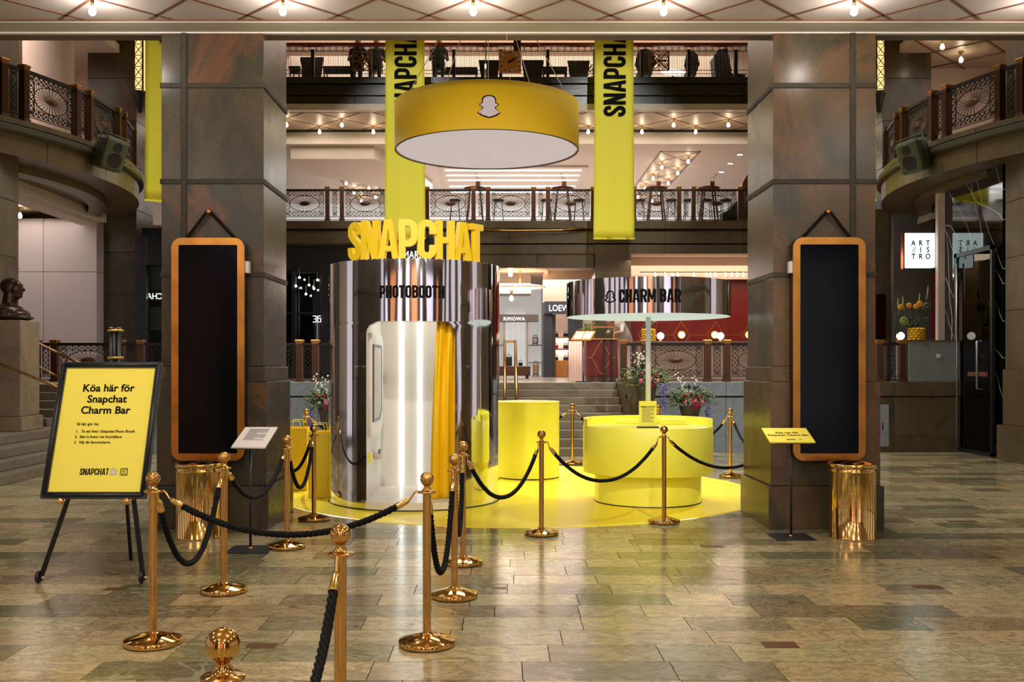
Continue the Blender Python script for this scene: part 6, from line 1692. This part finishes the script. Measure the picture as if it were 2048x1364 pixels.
# sign board leaning on the easel
TLs = Vector((PX(118, 7.52), 7.52, PZ(725, 7.52))); BLs = Vector((PX(91, 7.17), 7.17, PZ(997, 7.17)))
Wd = .775; xl_ = (TLs.x + BLs.x) / 2 - .005
U = Vector((1, .0, 0)).normalized(); V = (Vector((xl_, TLs.y, TLs.z)) - Vector((xl_, BLs.y, BLs.z))); Hd = V.length; V.normalize(); Nn = U.cross(V) * -1  # toward viewer
if Nn.y > 0: Nn = -Nn
B0 = Vector((xl_, BLs.y, BLs.z))
sg = thing('queue_sign', 'large yellow queue sign in a black frame on the easel', 'sign', B0 + U * Wd / 2)
mpS = lambda u, v, h: tuple(B0 + U * u + V * v + Nn * h)
fw = .047
for nm, poly in (('frame_rail', [(0, 0), (Wd, 0), (Wd - fw, fw), (fw, fw)]), ('frame_rail', [(0, Hd), (fw, Hd - fw), (Wd - fw, Hd - fw), (Wd, Hd)]), ('frame_stile', [(0, 0), (fw, fw), (fw, Hd - fw), (0, Hd)]), ('frame_stile', [(Wd, 0), (Wd, Hd), (Wd - fw, Hd - fw), (Wd - fw, fw)])):
    MB().prism(poly, -.02, .015, mpS).build(nm, M['black'], sg)
    pc = [(p[0] * .97 + sum(q[0] for q in poly) / 4 * .03, p[1] * .97 + sum(q[1] for q in poly) / 4 * .03) for p in poly]
for (x0, y0, x1, y1) in ((fw * .5, fw * .5, Wd - fw * .5, fw * .5), (Wd - fw * .5, fw * .5, Wd - fw * .5, Hd - fw * .5), (Wd - fw * .5, Hd - fw * .5, fw * .5, Hd - fw * .5), (fw * .5, Hd - fw * .5, fw * .5, fw * .5)):
    MB().tube([mpS(x0, y0, .015), mpS(x1, y1, .015)], .016, 10).build('frame_bead', M['black'], sg)
MB().prism([(fw, fw), (Wd - fw, fw), (Wd - fw, Hd - fw), (fw, Hd - fw)], -.015, .004, mpS).build('printed_sheet', M['paperyellow'], sg)
def sign_text(body, size, u, v, align='CENTER', bold=.0, mat='ink', nm='lettering', xs=1., space=1.):
    tm = text_mb(body, size, .0015, align, bold, xs, space)
    return tm.mapv(lambda x, y, z: mpS(u + x, v + z, .006 - y)).build(nm, M[mat], sg)
for k, ln in enumerate(('Köa här för', 'Snapchat', 'Charm Bar')): sign_text(ln, .082, Wd * .5, Hd * (.778 - k * .083), bold=.0018, xs=1.02)
sign_text('Så här gör du:', .030, .185, Hd * .525, 'LEFT', .0004)
for k, ln in enumerate(('1.   Ta ett foto i Snapchat Photo Booth', '2.  Sätt in fotot i en fotohållare', '3.  Välj din favoritcharm')): sign_text(ln, .0282, .185, Hd * (.472 - k * .040), 'LEFT', .0004)
u = .262; sz = .050
for ch in 'SNAPCHAT':
    glyph_mb(ch, sz, .0015, .15, lambda p, q, h: mpS(u + p, Hd * .165 + q, .005 + h)).build('wordmark_letter', M['ink'], sg); u += (GW[ch] + .05) * sz
ghost_mb(.048, 0, lambda a, b, h: mpS(u + .028 + a, Hd * .165 + b, .006), grow=.04).build('ghost_outline', M['inkgrey'], sg)
ghost_mb(.048, 0, lambda a, b, h: mpS(u + .028 + a, Hd * .165 + b, .0066)).build('ghost_emblem', M['logowhite'], sg)
MB().prism([(.535, Hd * .16), (.5365, Hd * .16), (.5365, Hd * .215), (.535, Hd * .215)], .004, .006, mpS).build('divider_line', M['inkgrey'], sg)
mb = MB()
bu, bv, bs_ = .562, Hd * .163, .052
for poly in (ribbon([(bu, bv), (bu + bs_, bv), (bu + bs_, bv + bs_), (bu, bv + bs_)], .003, True) + ribbon([(bu + .012, bv), (bu + .012, bv + bs_), (bu + bs_ / 2, bv), (bu + bs_ / 2, bv + bs_)], .003) + ribbon([(bu + bs_, bv + bs_), (bu + bs_ / 2, bv + bs_ / 2), (bu + bs_, bv)], .003) + ribbon(arc(bu + bs_ / 2, bv + bs_ / 2, .024, .024, 0, 345, 20), .002, True)): mb.prism(poly, .004, .0058, mpS)
mb.build('monogram', M['ink'], sg)
for q in (.155, .64):
    c = Vector(mpS(q, -.018, .0)); MB().lathe([(0, .022), (.022, .022), (.026, .014), (.026, 0)], n=20).mapv(lambda x, y, z: (c.x + x, c.y - z - .015, c.z + y)).build('support_knob', M['brasslight'], ea)
    MB().cyl((c.x, c.y - .01, c.z), (c.x, c.y + .12, c.z), .008, 8).build('support_pin', M['brasslight'], ea)

# ================================================================== GILT-FRAMED SCREENS ON THE COLUMNS
def rrect(w_, h_, r, n=6):
    pts = []
    for cx, cy, a in ((w_ / 2 - r, h_ / 2 - r, 0), (-w_ / 2 + r, h_ / 2 - r, 90), (-w_ / 2 + r, -h_ / 2 + r, 180), (w_ / 2 - r, -h_ / 2 + r, 270)): pts += arc(cx, cy, r, r, a, a + 90, n)
    return pts
def col_screen(px0, px1, py0, py1, kx, s_, lb):
    Y = 9.52; x0, x1, z0, z1 = PX(px0, Y), PX(px1, Y), PZ(py1, Y), PZ(py0, Y)
    cx, cz, w_, h_ = (x0 + x1) / 2, (z0 + z1) / 2, x1 - x0, z1 - z0
    t = thing('wall_display', lb, 'display', (cx, Y, z0), 'gilt framed display panels')
    mp = lambda u, v, h: (cx + u, Y - h, cz + v)
    MB().prism(rrect(w_, h_, .10), -.10, -.0, mp).build('frame_body', M['black'], t)
    outer = rrect(w_, h_, .10); inner = rrect(w_ - .14, h_ - .14, .012)
    m_ = MB(); k = len(outer)
    m_.v = [mp(p[0], p[1], .0) for p in outer] + [mp(p[0], p[1], .022) for p in outer] + [mp(p[0], p[1], .022) for p in inner] + [mp(p[0], p[1], .004) for p in inner]
    for a in range(3):
        for i in range(k): j = (i + 1) % k; m_.f.append((a * k + i, a * k + j, (a + 1) * k + j, (a + 1) * k + i)); m_.sm.append(False)
    m_.build('brass_frame', M['framebrass'], t)
    MB().prism(rrect(w_ - .138, h_ - .138, .012), -.01, .006, mp).build('glass_panel', M['screen'], t)
    kz = PZ(424, 9.6); kx_ = PX(kx, 9.6)
    MB().lathe([(0, .05), (.018, .05), (.026, .04), (.026, .02), (.014, .012), (.014, 0)], n=16).mapv(lambda x, y, z: (kx_ + x, 9.65 - z * 1.6, kz + y)).build('brass_knob', M['framebrass'], t)
    for e in (-1, 1):
        MB().bar((kx_ + e * .015, 9.585, kz), (cx + e * (w_ / 2 - .09), 9.60, z1 - .03), .03, .01, up=(0, 1, 0)).build('leather_strap', M['leather'], t)
    sx = cx + s_ * (w_ / 2 + .012); MB().bbox(sx - .015, sx + .022, Y, Y + .09, PZ(546, Y), PZ(522, Y), .006).build('sensor_box', M['cream'], t)
col_screen(344, 490, 476, 921, 418, 1, 'tall dark display in a gilt frame hung on the left column')
col_screen(1585, 1730, 475, 921, 1656, -1, 'tall dark display in a gilt frame hung on the right column')

# ================================================================== BRASS BINS
def bin_(x, y, lb):
    t = thing('waste_bin', lb, 'bin', (x, y, 0), 'polished brass bins')
    R = .208
    MB().lathe([(0, .0), (R + .004, 0), (R + .004, .012), (R, .016), (R, .615), (R + .004, .62), (R + .004, .632), (R, .636), (R, .66)], n=64).build('bin_body', M['binbrass'], t, world=False)
    MB().lathe([(R, .65), (R + .012, .67), (R + .014, .69), (R + .004, .70), (R - .02, .69), (R - .06, .675), (.10, .66), (.09, .60)], n=64).build('bin_lid', M['binbrass'], t, world=False)
    MB().lathe([(.09, .66), (.085, .56), (0, .56)], n=24).build('bin_opening', M['black'], t, world=False)
    MB().lathe([(.12, .668), (.10, .69), (.05, .705), (0, .71)], n=32).build('lid_dome', M['binbrass'], t, world=False)
bin_(PX(1705, 9.13), 9.13, 'polished brass bin in front of the right column')
bin_(PX(398, 9.16), 9.16, 'polished brass bin in front of the left column')

# ================================================================== PLACARD STANDS
def placard(cn, pole, base, mat, lb, nm):
    t = thing('placard_stand', lb, 'sign stand', (pole[0], pole[1], 0))
    slab(cn, .012, 'placard_plate', mat, t)
    n_ = (Vector(cn[1]) - Vector(cn[0])).cross(Vector(cn[3]) - Vector(cn[0])).normalized()
    d1 = lerp4(cn, .12, 0); d2 = lerp4(cn, .88, 0)
    MB().bar(d1 - n_ * .016 + Vector((0, .02, 0)), d2 - n_ * .016 + Vector((0, .02, 0)), .03, .012).build('plate_support', M['black'], t)
    c = lerp4(cn, .5, .3) - n_ * .012
    MB().cyl((pole[0], pole[1], .012), (pole[0], pole[1], c.z - .01), .011, 12).build('pole', M['black'], t)
    MB().bar((pole[0], pole[1], c.z - .015), (c.x, c.y, c.z - .012), .03, .01).build('pole_head', M['black'], t)
    MB().bbox(pole[0] - base / 2, pole[0] + base / 2, pole[1] - .17, pole[1] + .17, 0, .012, .003).build('foot_plate', M['black'], t)
    MB().lathe([(.011, 0), (.022, 0), (.018, .012), (.011, .016)], (pole[0], pole[1], .012), 12).build('foot_collar', M['brasslight'], t)
    return t, n_
cn = [(PX(462, 8.38), 8.38, PZ(894, 8.38)), (PX(530, 8.38), 8.38, PZ(895, 8.38)), (PX(555, 8.85), 8.85, PZ(854, 8.85)), (PX(489, 8.85), 8.85, PZ(854, 8.85))]
cn[3] = (cn[0][0], cn[3][1], cn[3][2]); cn[2] = (cn[1][0], cn[2][1], cn[2][2])
t, n_ = placard(cn, (PX(501, 8.5), 8.5), .36, 'cream', 'white information placard on a black pole before the left column', '')
slab([lerp4(cn, .1, .05) + n_ * .001, lerp4(cn, .9, .05) + n_ * .001, lerp4(cn, .9, .95) + n_ * .001, lerp4(cn, .1, .95) + n_ * .001], .0006, 'printed_sheet', 'white', t)
for k in range(11):
    v = .86 - k * .052; slab([lerp4(cn, .2, v) + n_ * .003, lerp4(cn, .8 - (k % 5 == 4) * .3, v) + n_ * .003, lerp4(cn, .8 - (k % 5 == 4) * .3, v + .02) + n_ * .003, lerp4(cn, .2, v + .02) + n_ * .003], .001, 'text_line', 'inkgrey', t)
cn = [(PX(1540, 8.98), 8.98, PZ(884, 8.98)), (PX(1631, 8.98), 8.98, PZ(884, 8.98)), (PX(1613, 9.27), 9.27, PZ(856, 9.27)), (PX(1523, 9.27), 9.27, PZ(856, 9.27))]
cn[3] = (cn[0][0], cn[3][1], cn[3][2]); cn[2] = (cn[1][0], cn[2][1], cn[2][2])
t, n_ = placard(cn, (PX(1582, 9.12), 9.12), .37, 'paperyellow', 'yellow queue placard on a black pole before the right column', '')
Up = (Vector(cn[3]) - Vector(cn[0])).normalized(); Ri = (Vector(cn[1]) - Vector(cn[0])).normalized(); Lh = (Vector(cn[3]) - Vector(cn[0])).length
O_ = Vector(cn[0]); Wp = (Vector(cn[1]) - O_).length
for body, sz, v in (('Köa här för', .046, .60), ('Snapchat Charm Bar', .046, .43)):
    text_mb(body, sz, .001, bold=.001).mapv(lambda x, y, z: tuple(O_ + Ri * (Wp / 2 + x) + Up * (Lh * v + z) + n_ * .002)).build('lettering', M['ink'], t)
u = Wp * .40
for ch in 'SNAPCHAT': glyph_mb(ch, .02, .0006, .15, lambda p, q, h: tuple(O_ + Ri * (u + p) + Up * (Lh * .14 + q) + n_ * (.001 + h))).build('wordmark_letter', M['ink'], t); u += (GW[ch] + .05) * .02
mb = MB()
for q in ribbon([(Wp * .68, Lh * .14), (Wp * .68 + .02, Lh * .14), (Wp * .68 + .02, Lh * .14 + .02), (Wp * .68, Lh * .14 + .02)], .002, True): mb.prism(q, .001, .002, lambda a, b, h: tuple(O_ + Ri * a + Up * b + n_ * h))
mb.build('monogram', M['ink'], t)

# ================================================================== FLOWER URNS
def flower_urn(x, y, z0, zt, lb, seed, lean=1):
    rnd = random.Random(seed)
    t = thing('flower_urn', lb, 'flowers', (x, y, z0), 'stone urns of flowers')
    h_ = zt - z0
    MB().lathe([(0, 0), (.15, 0), (.15, .05), (.07, .10), (.06, .16), (.10, h_ * .5), (.15, h_ * .8), (.19, h_ * .97), (.20, h_), (.17, h_), (.14, h_ * .9), (0, h_ * .88)], (x, y, z0), 28).build('urn', M['urn'], t)
    fo = MB()
    for k in range(190):
        a = rnd.uniform(0, 2 * PI); e = rnd.uniform(-.3, 1.3); r = rnd.uniform(.1, .44)
        p = Vector((x + math.cos(a) * math.cos(e) * r, y + math.sin(a) * math.cos(e) * r * .7, zt + .05 + math.sin(e) * r * .8))
        d = Vector((math.cos(a), math.sin(a) * .6, rnd.uniform(-.4, .9))).normalized(); w_ = Vector((-d.y, d.x, rnd.uniform(-.3, .3))).normalized() * rnd.uniform(.022, .045); L = rnd.uniform(.09, .17)
        fo.add([p, p + d * L * .5 + w_, p + d * L, p + d * L * .5 - w_, p + d * L * .5 + Vector((0, 0, .012))], [(0, 1, 4), (1, 2, 4), (2, 3, 4), (3, 0, 4)])
    fo.build('foliage', M['leaf'], t, kind='stuff')
    bd = MB()
    for k in range(170):
        a = rnd.uniform(0, 2 * PI); e = rnd.uniform(-.2, 1.0); r = rnd.uniform(.22, .48)
        bd.ico((x + math.cos(a) * math.cos(e) * r, y + math.sin(a) * math.cos(e) * r * .6, zt + .04 + math.sin(e) * r * .75), rnd.uniform(.012, .022), 1)
    bd.build('pale_buds', M['leafpale'], t, kind='stuff')
    for k, (dx, dz, r, mat) in enumerate(((.02, .10, .075, 'pink'), (.06, .03, .085, 'crimson'), (-.12, .08, .045, 'pink'), (-.02, .22, .04, 'crimson'), (.13, .17, .04, 'crimson'), (-.13, .20, .035, 'crimson'), (.18, .08, .04, 'pink'))):
        m_ = MB()
        for q in range(16):
            a = q * 2.4; rr = r * (.25 + .75 * (q / 16)); m_.ico((x + dx + rr * math.cos(a) * .8, y - .22 - r * .5 + .4 * rr, zt + dz + rr * math.sin(a) * .8), r * .36, 1, (1, .5, 1))
        m_.build('bloom', M[mat], t)
    wf = MB()
    for k in range(4):
        dx = rnd.uniform(-.16, .1); 
        for q in range(9): wf.ico((x + dx * (1 + q * .12) + rnd.uniform(-.06, .06), y - .05 + rnd.uniform(-.05, .05), zt + .26 + q * .03 * (1 + .5 * k / 4)), rnd.uniform(.014, .024), 1)
    wf.build('white_blossom', M['whiteflower'], t, kind='stuff')
    ll = MB()
    for k in range(5):
        dx = lean * rnd.uniform(.24, .34)
        for q in range(14): ll.ico((x + dx + rnd.uniform(-.03, .03), y - .15 + rnd.uniform(-.04, .04), zt + .02 - q * .028 * (1 + k * .1)), .018, 1)
    ll.build('lilac_trail', M['lilac'], t, kind='stuff')
flower_urn(PX(1380, 17.4), 17.4, 0, PZ(812, 17.4), 'stone urn of pink and crimson flowers right of the filming notice', 3)
flower_urn(PX(1283, 17.75), 17.2, 0, PZ(770, 17.2), 'stone urn of flowers partly behind the white bar pole', 5)
flower_urn(PX(657, 17.3), 17.3, 0, PZ(815, 17.3), 'stone urn of pale and lilac flowers left of the photobooth', 9, -1)

# ================================================================== FIRST GALLERY FURNITURE
GZ = 5.66
def bar_table(px, lb):
    Y = 28.7; X = PX(px, Y); zt = PZ(377, Y)
    t = thing('bar_table', lb, 'table', (X, Y, GZ), 'bar tables of the first gallery')
    MB().lathe([(0, -.03), (.30, -.03), (.33, 0), (.33, .02), (0, .02)], (X, Y, zt), 24).build('table_top', M['wood'], t)
    for sx in (-1, 1):
        for sy in (-1, 1): MB().bar((X + sx * .14, Y + sy * .14, zt - .02), (X + sx * .26, Y + sy * .2, GZ), .045).build('leg', M['wood'], t)
    MB().tube([(X + .25 * math.cos(a * PI / 10), Y + .2 * math.sin(a * PI / 10), GZ + .22) for a in range(20)], .015, 5, closed=True).build('foot_ring', M['wood'], t)
    return X, Y, zt + .02
def sprig_vase(px, top, lb, k):
    X, Y, z = top; X = PX(px, Y)
    t = thing('sprig_vase', lb, 'vase', (X, Y, z), 'wooden vases on the bar tables')
    MB().bbox(X - .07, X - .012, Y - .06, Y + .06, z, z + .19, .006).build('vase_block', M['woodvase'], t); MB().bbox(X + .012, X + .07, Y - .06, Y + .06, z, z + .19, .006).build('vase_block', M['woodvase'], t)
    MB().cyl((X, Y, z), (X, Y, z + .18), .014, 8).build('glass_tube', M['chairdark'], t)
    m_ = MB(); dx = (-.06, -.09, 0, .15)[k]
    m_.tube([(X, Y, z + .15), (X + dx * .5, Y, z + .32), (X + dx, Y, z + .42)], .006, 4)
    for q in range(6): m_.ico((X + dx * q / 5 + (.03 if q % 2 else -.03), Y, z + .26 + q * .035), .022, 1, (1, .4, .5))
    m_.build('sprig', M['leaf'], t)
def stool(px, lb):
    Y = 29.3; X = PX(px, Y); zt = PZ(401, Y)
    t = thing('bar_stool', lb, 'stool', (X, Y, GZ), 'bar stools of the first gallery')
    MB().lathe([(0, -.03), (.15, -.03), (.18, 0), (.165, .03), (0, .035)], (X, Y, zt), 18).build('seat', M['chairdark'], t)
    for sx in (-1, 1):
        for sy in (-1, 1): MB().bar((X + sx * .1, Y + sy * .1, zt - .02), (X + sx * .17, Y + sy * .17, GZ), .018).build('leg', M['chairdark'], t)
    MB().tube([(X + .15 * math.cos(a * PI / 8), Y + .15 * math.sin(a * PI / 8), GZ + .25) for a in range(16)], .009, 5, closed=True).build('foot_ring', M['chairdark'], t)
nmz = ('left of centre between the banners', 'right of centre between the banners', 'just right of the right banner', 'near the right column')
for k, (px, vx) in enumerate(((950, 956), (1125, 1128), (1312, 1317), (1417, 1424))):
    top_ = bar_table(px, 'red wooden bar table on the first gallery ' + nmz[k]); sprig_vase(vx, top_, 'wooden vase with a sprig on the bar table ' + nmz[k], k)
for k, px in enumerate((910, 997, 1093, 1158, 1279, 1343, 1378, 1413, 1451)): stool(px, ORD[k] + ' bar stool from the left behind the first gallery railing')
t = thing('armchair', 'tall brown leather chair back beside the right column on the gallery', 'chair', (PX(1484, 28.6), 28.6, GZ)); X = PX(1486, 28.6)
MB().prism([(-.2, .0), (.25, 0), (.25, 1.55), (.1, 1.55), (-.04, 1.3), (-.14, .5)], 28.5, 28.9, lambda u, v, h: (X + u, h, GZ + .0 + v)).build('chair_back', M['armbrown'], t)
MB().bbox(X - .25, X + .3, 28.9, 29.4, GZ, GZ + .45, .04).build('chair_seat', M['armbrown'], t)
t = thing('armchair', 'low dark upholstered armchair on the gallery left of the brown chair', 'chair', (PX(1460, 28.5), 28.5, GZ)); X = PX(1460, 28.5)
MB().prism([(-.28, 0), (.28, 0), (.28, .78), (.15, .74), (-.05, .5), (-.22, .42)], 28.35, 28.85, lambda u, v, h: (X + u, h, GZ + v)).build('chair_body', M['chairdark'], t)
MB().bbox(X - .2, X + .2, 28.3, 28.36, GZ + .1, GZ + .3, .02).build('chair_front', M['chairdark'], t)

# ================================================================== UPPER GALLERY FURNITURE AND PEOPLE
UZ = 9.70
def lounge(px0, px1, py0, py1, Y, lb, style):
    x0, x1 = PX(px0, Y), PX(px1, Y); z1 = PZ(py0, Y); cx = (x0 + x1) / 2; w_ = x1 - x0
    t = thing('lounge_chair', lb, 'chair', (cx, Y, UZ), 'dark lounge chairs of the upper gallery')
    h_ = z1 - UZ
    if style == 'tub':
        MB().prism([(-w_ * .35, h_ * .25), (w_ * .35, h_ * .25), (w_ * .5, h_), (-w_ * .5, h_)], Y, Y + .08, lambda u, v, q: (cx + u, q, UZ + v)).build('chair_back', M['chairdark'], t)
        MB().bbox(cx - w_ * .36, cx + w_ * .36, Y + .08, Y + .5, UZ + h_ * .25, UZ + h_ * .5, .03).build('chair_seat', M['chairdark'], t)
        for sx in (-1, 1):
            for yy in (Y + .06, Y + .44): MB().bar((cx + sx * w_ * .28, yy, UZ + h_ * .26), (cx + sx * w_ * .33, yy, UZ), .03).build('leg', M['black'], t)
    elif style == 'egg':
        MB().prism([(-w_ * .3, h_ * .4), (w_ * .3, h_ * .4), (w_ * .5, h_ * .65), (w_ * .38, h_ * .9), (w_ * .1, h_), (-w_ * .1, h_), (-w_ * .38, h_ * .9), (-w_ * .5, h_ * .62)], Y, Y + .1, lambda u, v, q: (cx + u, q, UZ + v)).build('chair_back', M['chairdark'], t)
        MB().bbox(cx - w_ * .35, cx + w_ * .35, Y + .1, Y + .5, UZ + h_ * .38, UZ + h_ * .5, .03).build('chair_seat', M['chairdark'], t)
        for sx in (-1, 1): MB().bar((cx + sx * w_ * .2, Y + .2, UZ + h_ * .4), (cx + sx * w_ * .5, Y + .1, UZ), .035).build('leg', M['black'], t)
    else:
        MB().prism([(-w_ * .42, h_ * .1), (w_ * .0, h_ * .1), (w_ * .05, h_ * .45), (-w_ * .08, h_), (-w_ * .35, h_ * .95), (-w_ * .5, h_ * .8)], Y, Y + .55, lambda u, v, q: (cx + u, q, UZ + v)).build('chair_back', M['chairdark'], t)
        MB().prism([(-w_ * .3, h_ * .08), (w_ * .4, h_ * .12), (w_ * .5, h_ * .36), (-w_ * .1, h_ * .4)], Y + .02, Y + .53, lambda u, v, q: (cx + u, q, UZ + v)).build('chair_seat', M['chairdark'], t)
        MB().cyl((cx, Y + .28, UZ), (cx, Y + .28, UZ + h_ * .12), .05, 10).build('pedestal', M['black'], t)
lounge(600, 647, 114, 154, 28.6, 'flared dark tub chair at the left of the upper gallery', 'tub')
lounge(957, 1000, 120, 152, 28.6, 'dark tub chair left of the upper gallery clock', 'tub')
lounge(1043, 1088, 120, 152, 28.6, 'dark tub chair right of the upper gallery clock', 'tub')
lounge(1135, 1180, 121, 152, 28.6, 'dark tub chair left of the right banner by the pot plant', 'tub')
lounge(1369, 1399, 102, 155, 28.4, 'dark egg-shaped shell chair on the upper gallery', 'egg')
lounge(1270, 1312, 97, 155, 28.5, 'dark winged chair behind the right openwork ornament', 'egg')
lounge(1428, 1492, 95, 155, 28.5, 'large dark reclining armchair at the right of the upper gallery', 'wing')
for (x0, x1, py, lb) in ((577, 600, 133, 'low black bench table at the far left of the upper gallery'), (645, 705, 133, 'low black bench table behind the left openwork ornament'), (868, 955, 135, 'long black table left of the clock on the upper gallery'), (1085, 1135, 134, 'black table between two tub chairs on the upper gallery')):
    Y = 29.4; a, b, z = PX(x0, Y), PX(x1, Y), PZ(py, Y)
    t = thing('lounge_table', lb, 'table', ((a + b) / 2, Y, UZ))
    MB().bbox(a, b, Y, Y + .6, z - .06, z + .02, .01).build('table_top', M['black'], t); MB().box(a, b, Y + .1, Y + .14, z - .18, z - .06).build('apron', M['black'], t)
    for xx in (a + .04, b - .04):
        for yy in (Y + .05, Y + .55): MB().bar((xx, yy, z - .05), (xx, yy, UZ), .04).build('leg', M['black'], t)
t = thing('round_mirror_table', 'round lit white table top on the upper gallery', 'table', (PX(1348, 29.2), 29.2, UZ)); X = PX(1346, 29.2); z = PZ(146, 29.2)
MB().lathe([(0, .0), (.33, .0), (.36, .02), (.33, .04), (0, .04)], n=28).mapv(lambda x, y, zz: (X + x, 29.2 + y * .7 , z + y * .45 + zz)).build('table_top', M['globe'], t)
MB().cyl((X, 29.2, UZ), (X, 29.2, z), .04, 10).build('table_foot', M['black'], t)
t = thing('potted_plant', 'green leafy pot plant beside the right banner on the upper gallery', 'plant', (PX(1176, 29.9), 29.9, UZ)); X = PX(1176, 29.9)
MB().lathe([(0, 0), (.14, 0), (.18, .35), (.15, .35)], (X, 29.9, UZ), 16).build('pot', M['black'], t)
m_ = MB(); rnd = random.Random(4)
for k in range(70):
    p = Vector((X + rnd.uniform(-.22, .22), 29.9 + rnd.uniform(-.15, .15), UZ + rnd.uniform(.35, 1.15))); m_.ico(p, rnd.uniform(.03, .06), 1, (1, .4, .6))
m_.build('leaves', M['leafpale'], t)
def seated(px, Y, cloth, lb, hd=True):
    X = PX(px, Y); zt = PZ(77.5, Y); s = (zt - UZ) / 1.42
    t = thing('person', lb, 'person', (X, Y, UZ)); Q = lambda x, y, z: (X + x * s, Y + y * s, UZ + z * s)
    bl = [('s', Q(0, 0, .70), (.19 * s, .16 * s, .14 * s)), ('c', Q(0, 0, .75), Q(0, -.02, 1.02), .16 * s, .17 * s), ('c', Q(-.13, -.02, 1.08), Q(.13, -.02, 1.08), .085 * s, .085 * s), ('c', Q(0, -.02, 1.08), Q(0, -.02, 1.22), .055 * s, .05 * s),
          ('c', Q(-.19, -.02, 1.07), Q(-.25, -.05, .80), .06 * s, .048 * s), ('c', Q(-.25, -.05, .80), Q(-.16, -.28, .84), .046 * s, .036 * s), ('c', Q(.19, -.02, 1.07), Q(.25, -.05, .80), .06 * s, .048 * s), ('c', Q(.25, -.05, .80), Q(.16, -.28, .84), .046 * s, .036 * s),
          ('c', Q(-.1, 0, .68), Q(-.12, -.38, .64), .09 * s, .07 * s), ('c', Q(-.12, -.38, .64), Q(-.12, -.34, .08), .06 * s, .045 * s), ('c', Q(.1, 0, .68), Q(.12, -.38, .64), .09 * s, .07 * s), ('c', Q(.12, -.38, .64), Q(.12, -.34, .08), .06 * s, .045 * s),
          ('s', Q(-.12, -.4, .05), (.05 * s, .11 * s, .045 * s)), ('s', Q(.12, -.4, .05), (.05 * s, .11 * s, .045 * s)), ('s', Q(0, -.03, 1.31), (.075 * s, .092 * s, .11 * s)), ('s', Q(0, -.125, 1.30), (.014 * s, .02 * s, .02 * s))]
    place(skin_faces(blob_mesh('body', bl, .024, M[cloth], 2), lambda c: c.z > UZ + 1.16 * s or (c.y < Y - .24 * s and c.z > UZ + .78 * s)), 'body', t, True)
    MB().sph(Q(0, .0, 1.34), 1, 16, 10, (.086 * s, .095 * s, .095 * s)).build('hair', M['hair'], t)
    k = thing('bar_stool', 'dark stool under the ' + lb, 'stool', (X, Y, UZ))
    MB().lathe([(0, 0), (.2, 0), (.2, .05), (0, .05)], (X, Y, UZ + .52 * s), 16).build('seat', M['black'], k)
    for a in range(4): MB().bar((X + .1 * math.cos(a * PI / 2 + .8), Y + .1 * math.sin(a * PI / 2 + .8), UZ + .52 * s), (X + .2 * math.cos(a * PI / 2 + .8), Y + .2 * math.sin(a * PI / 2 + .8), UZ), .03).build('leg', M['black'], k)
seated(716, 28.4, 'clothdark', 'dark-clothed person seated behind the left openwork ornament')
seated(753, 28.75, 'clothdark', 'dark-clothed person seated beside the left banner on the upper gallery')
seated(878, 28.4, 'clothteal', 'person in a teal top seated right of the left banner')
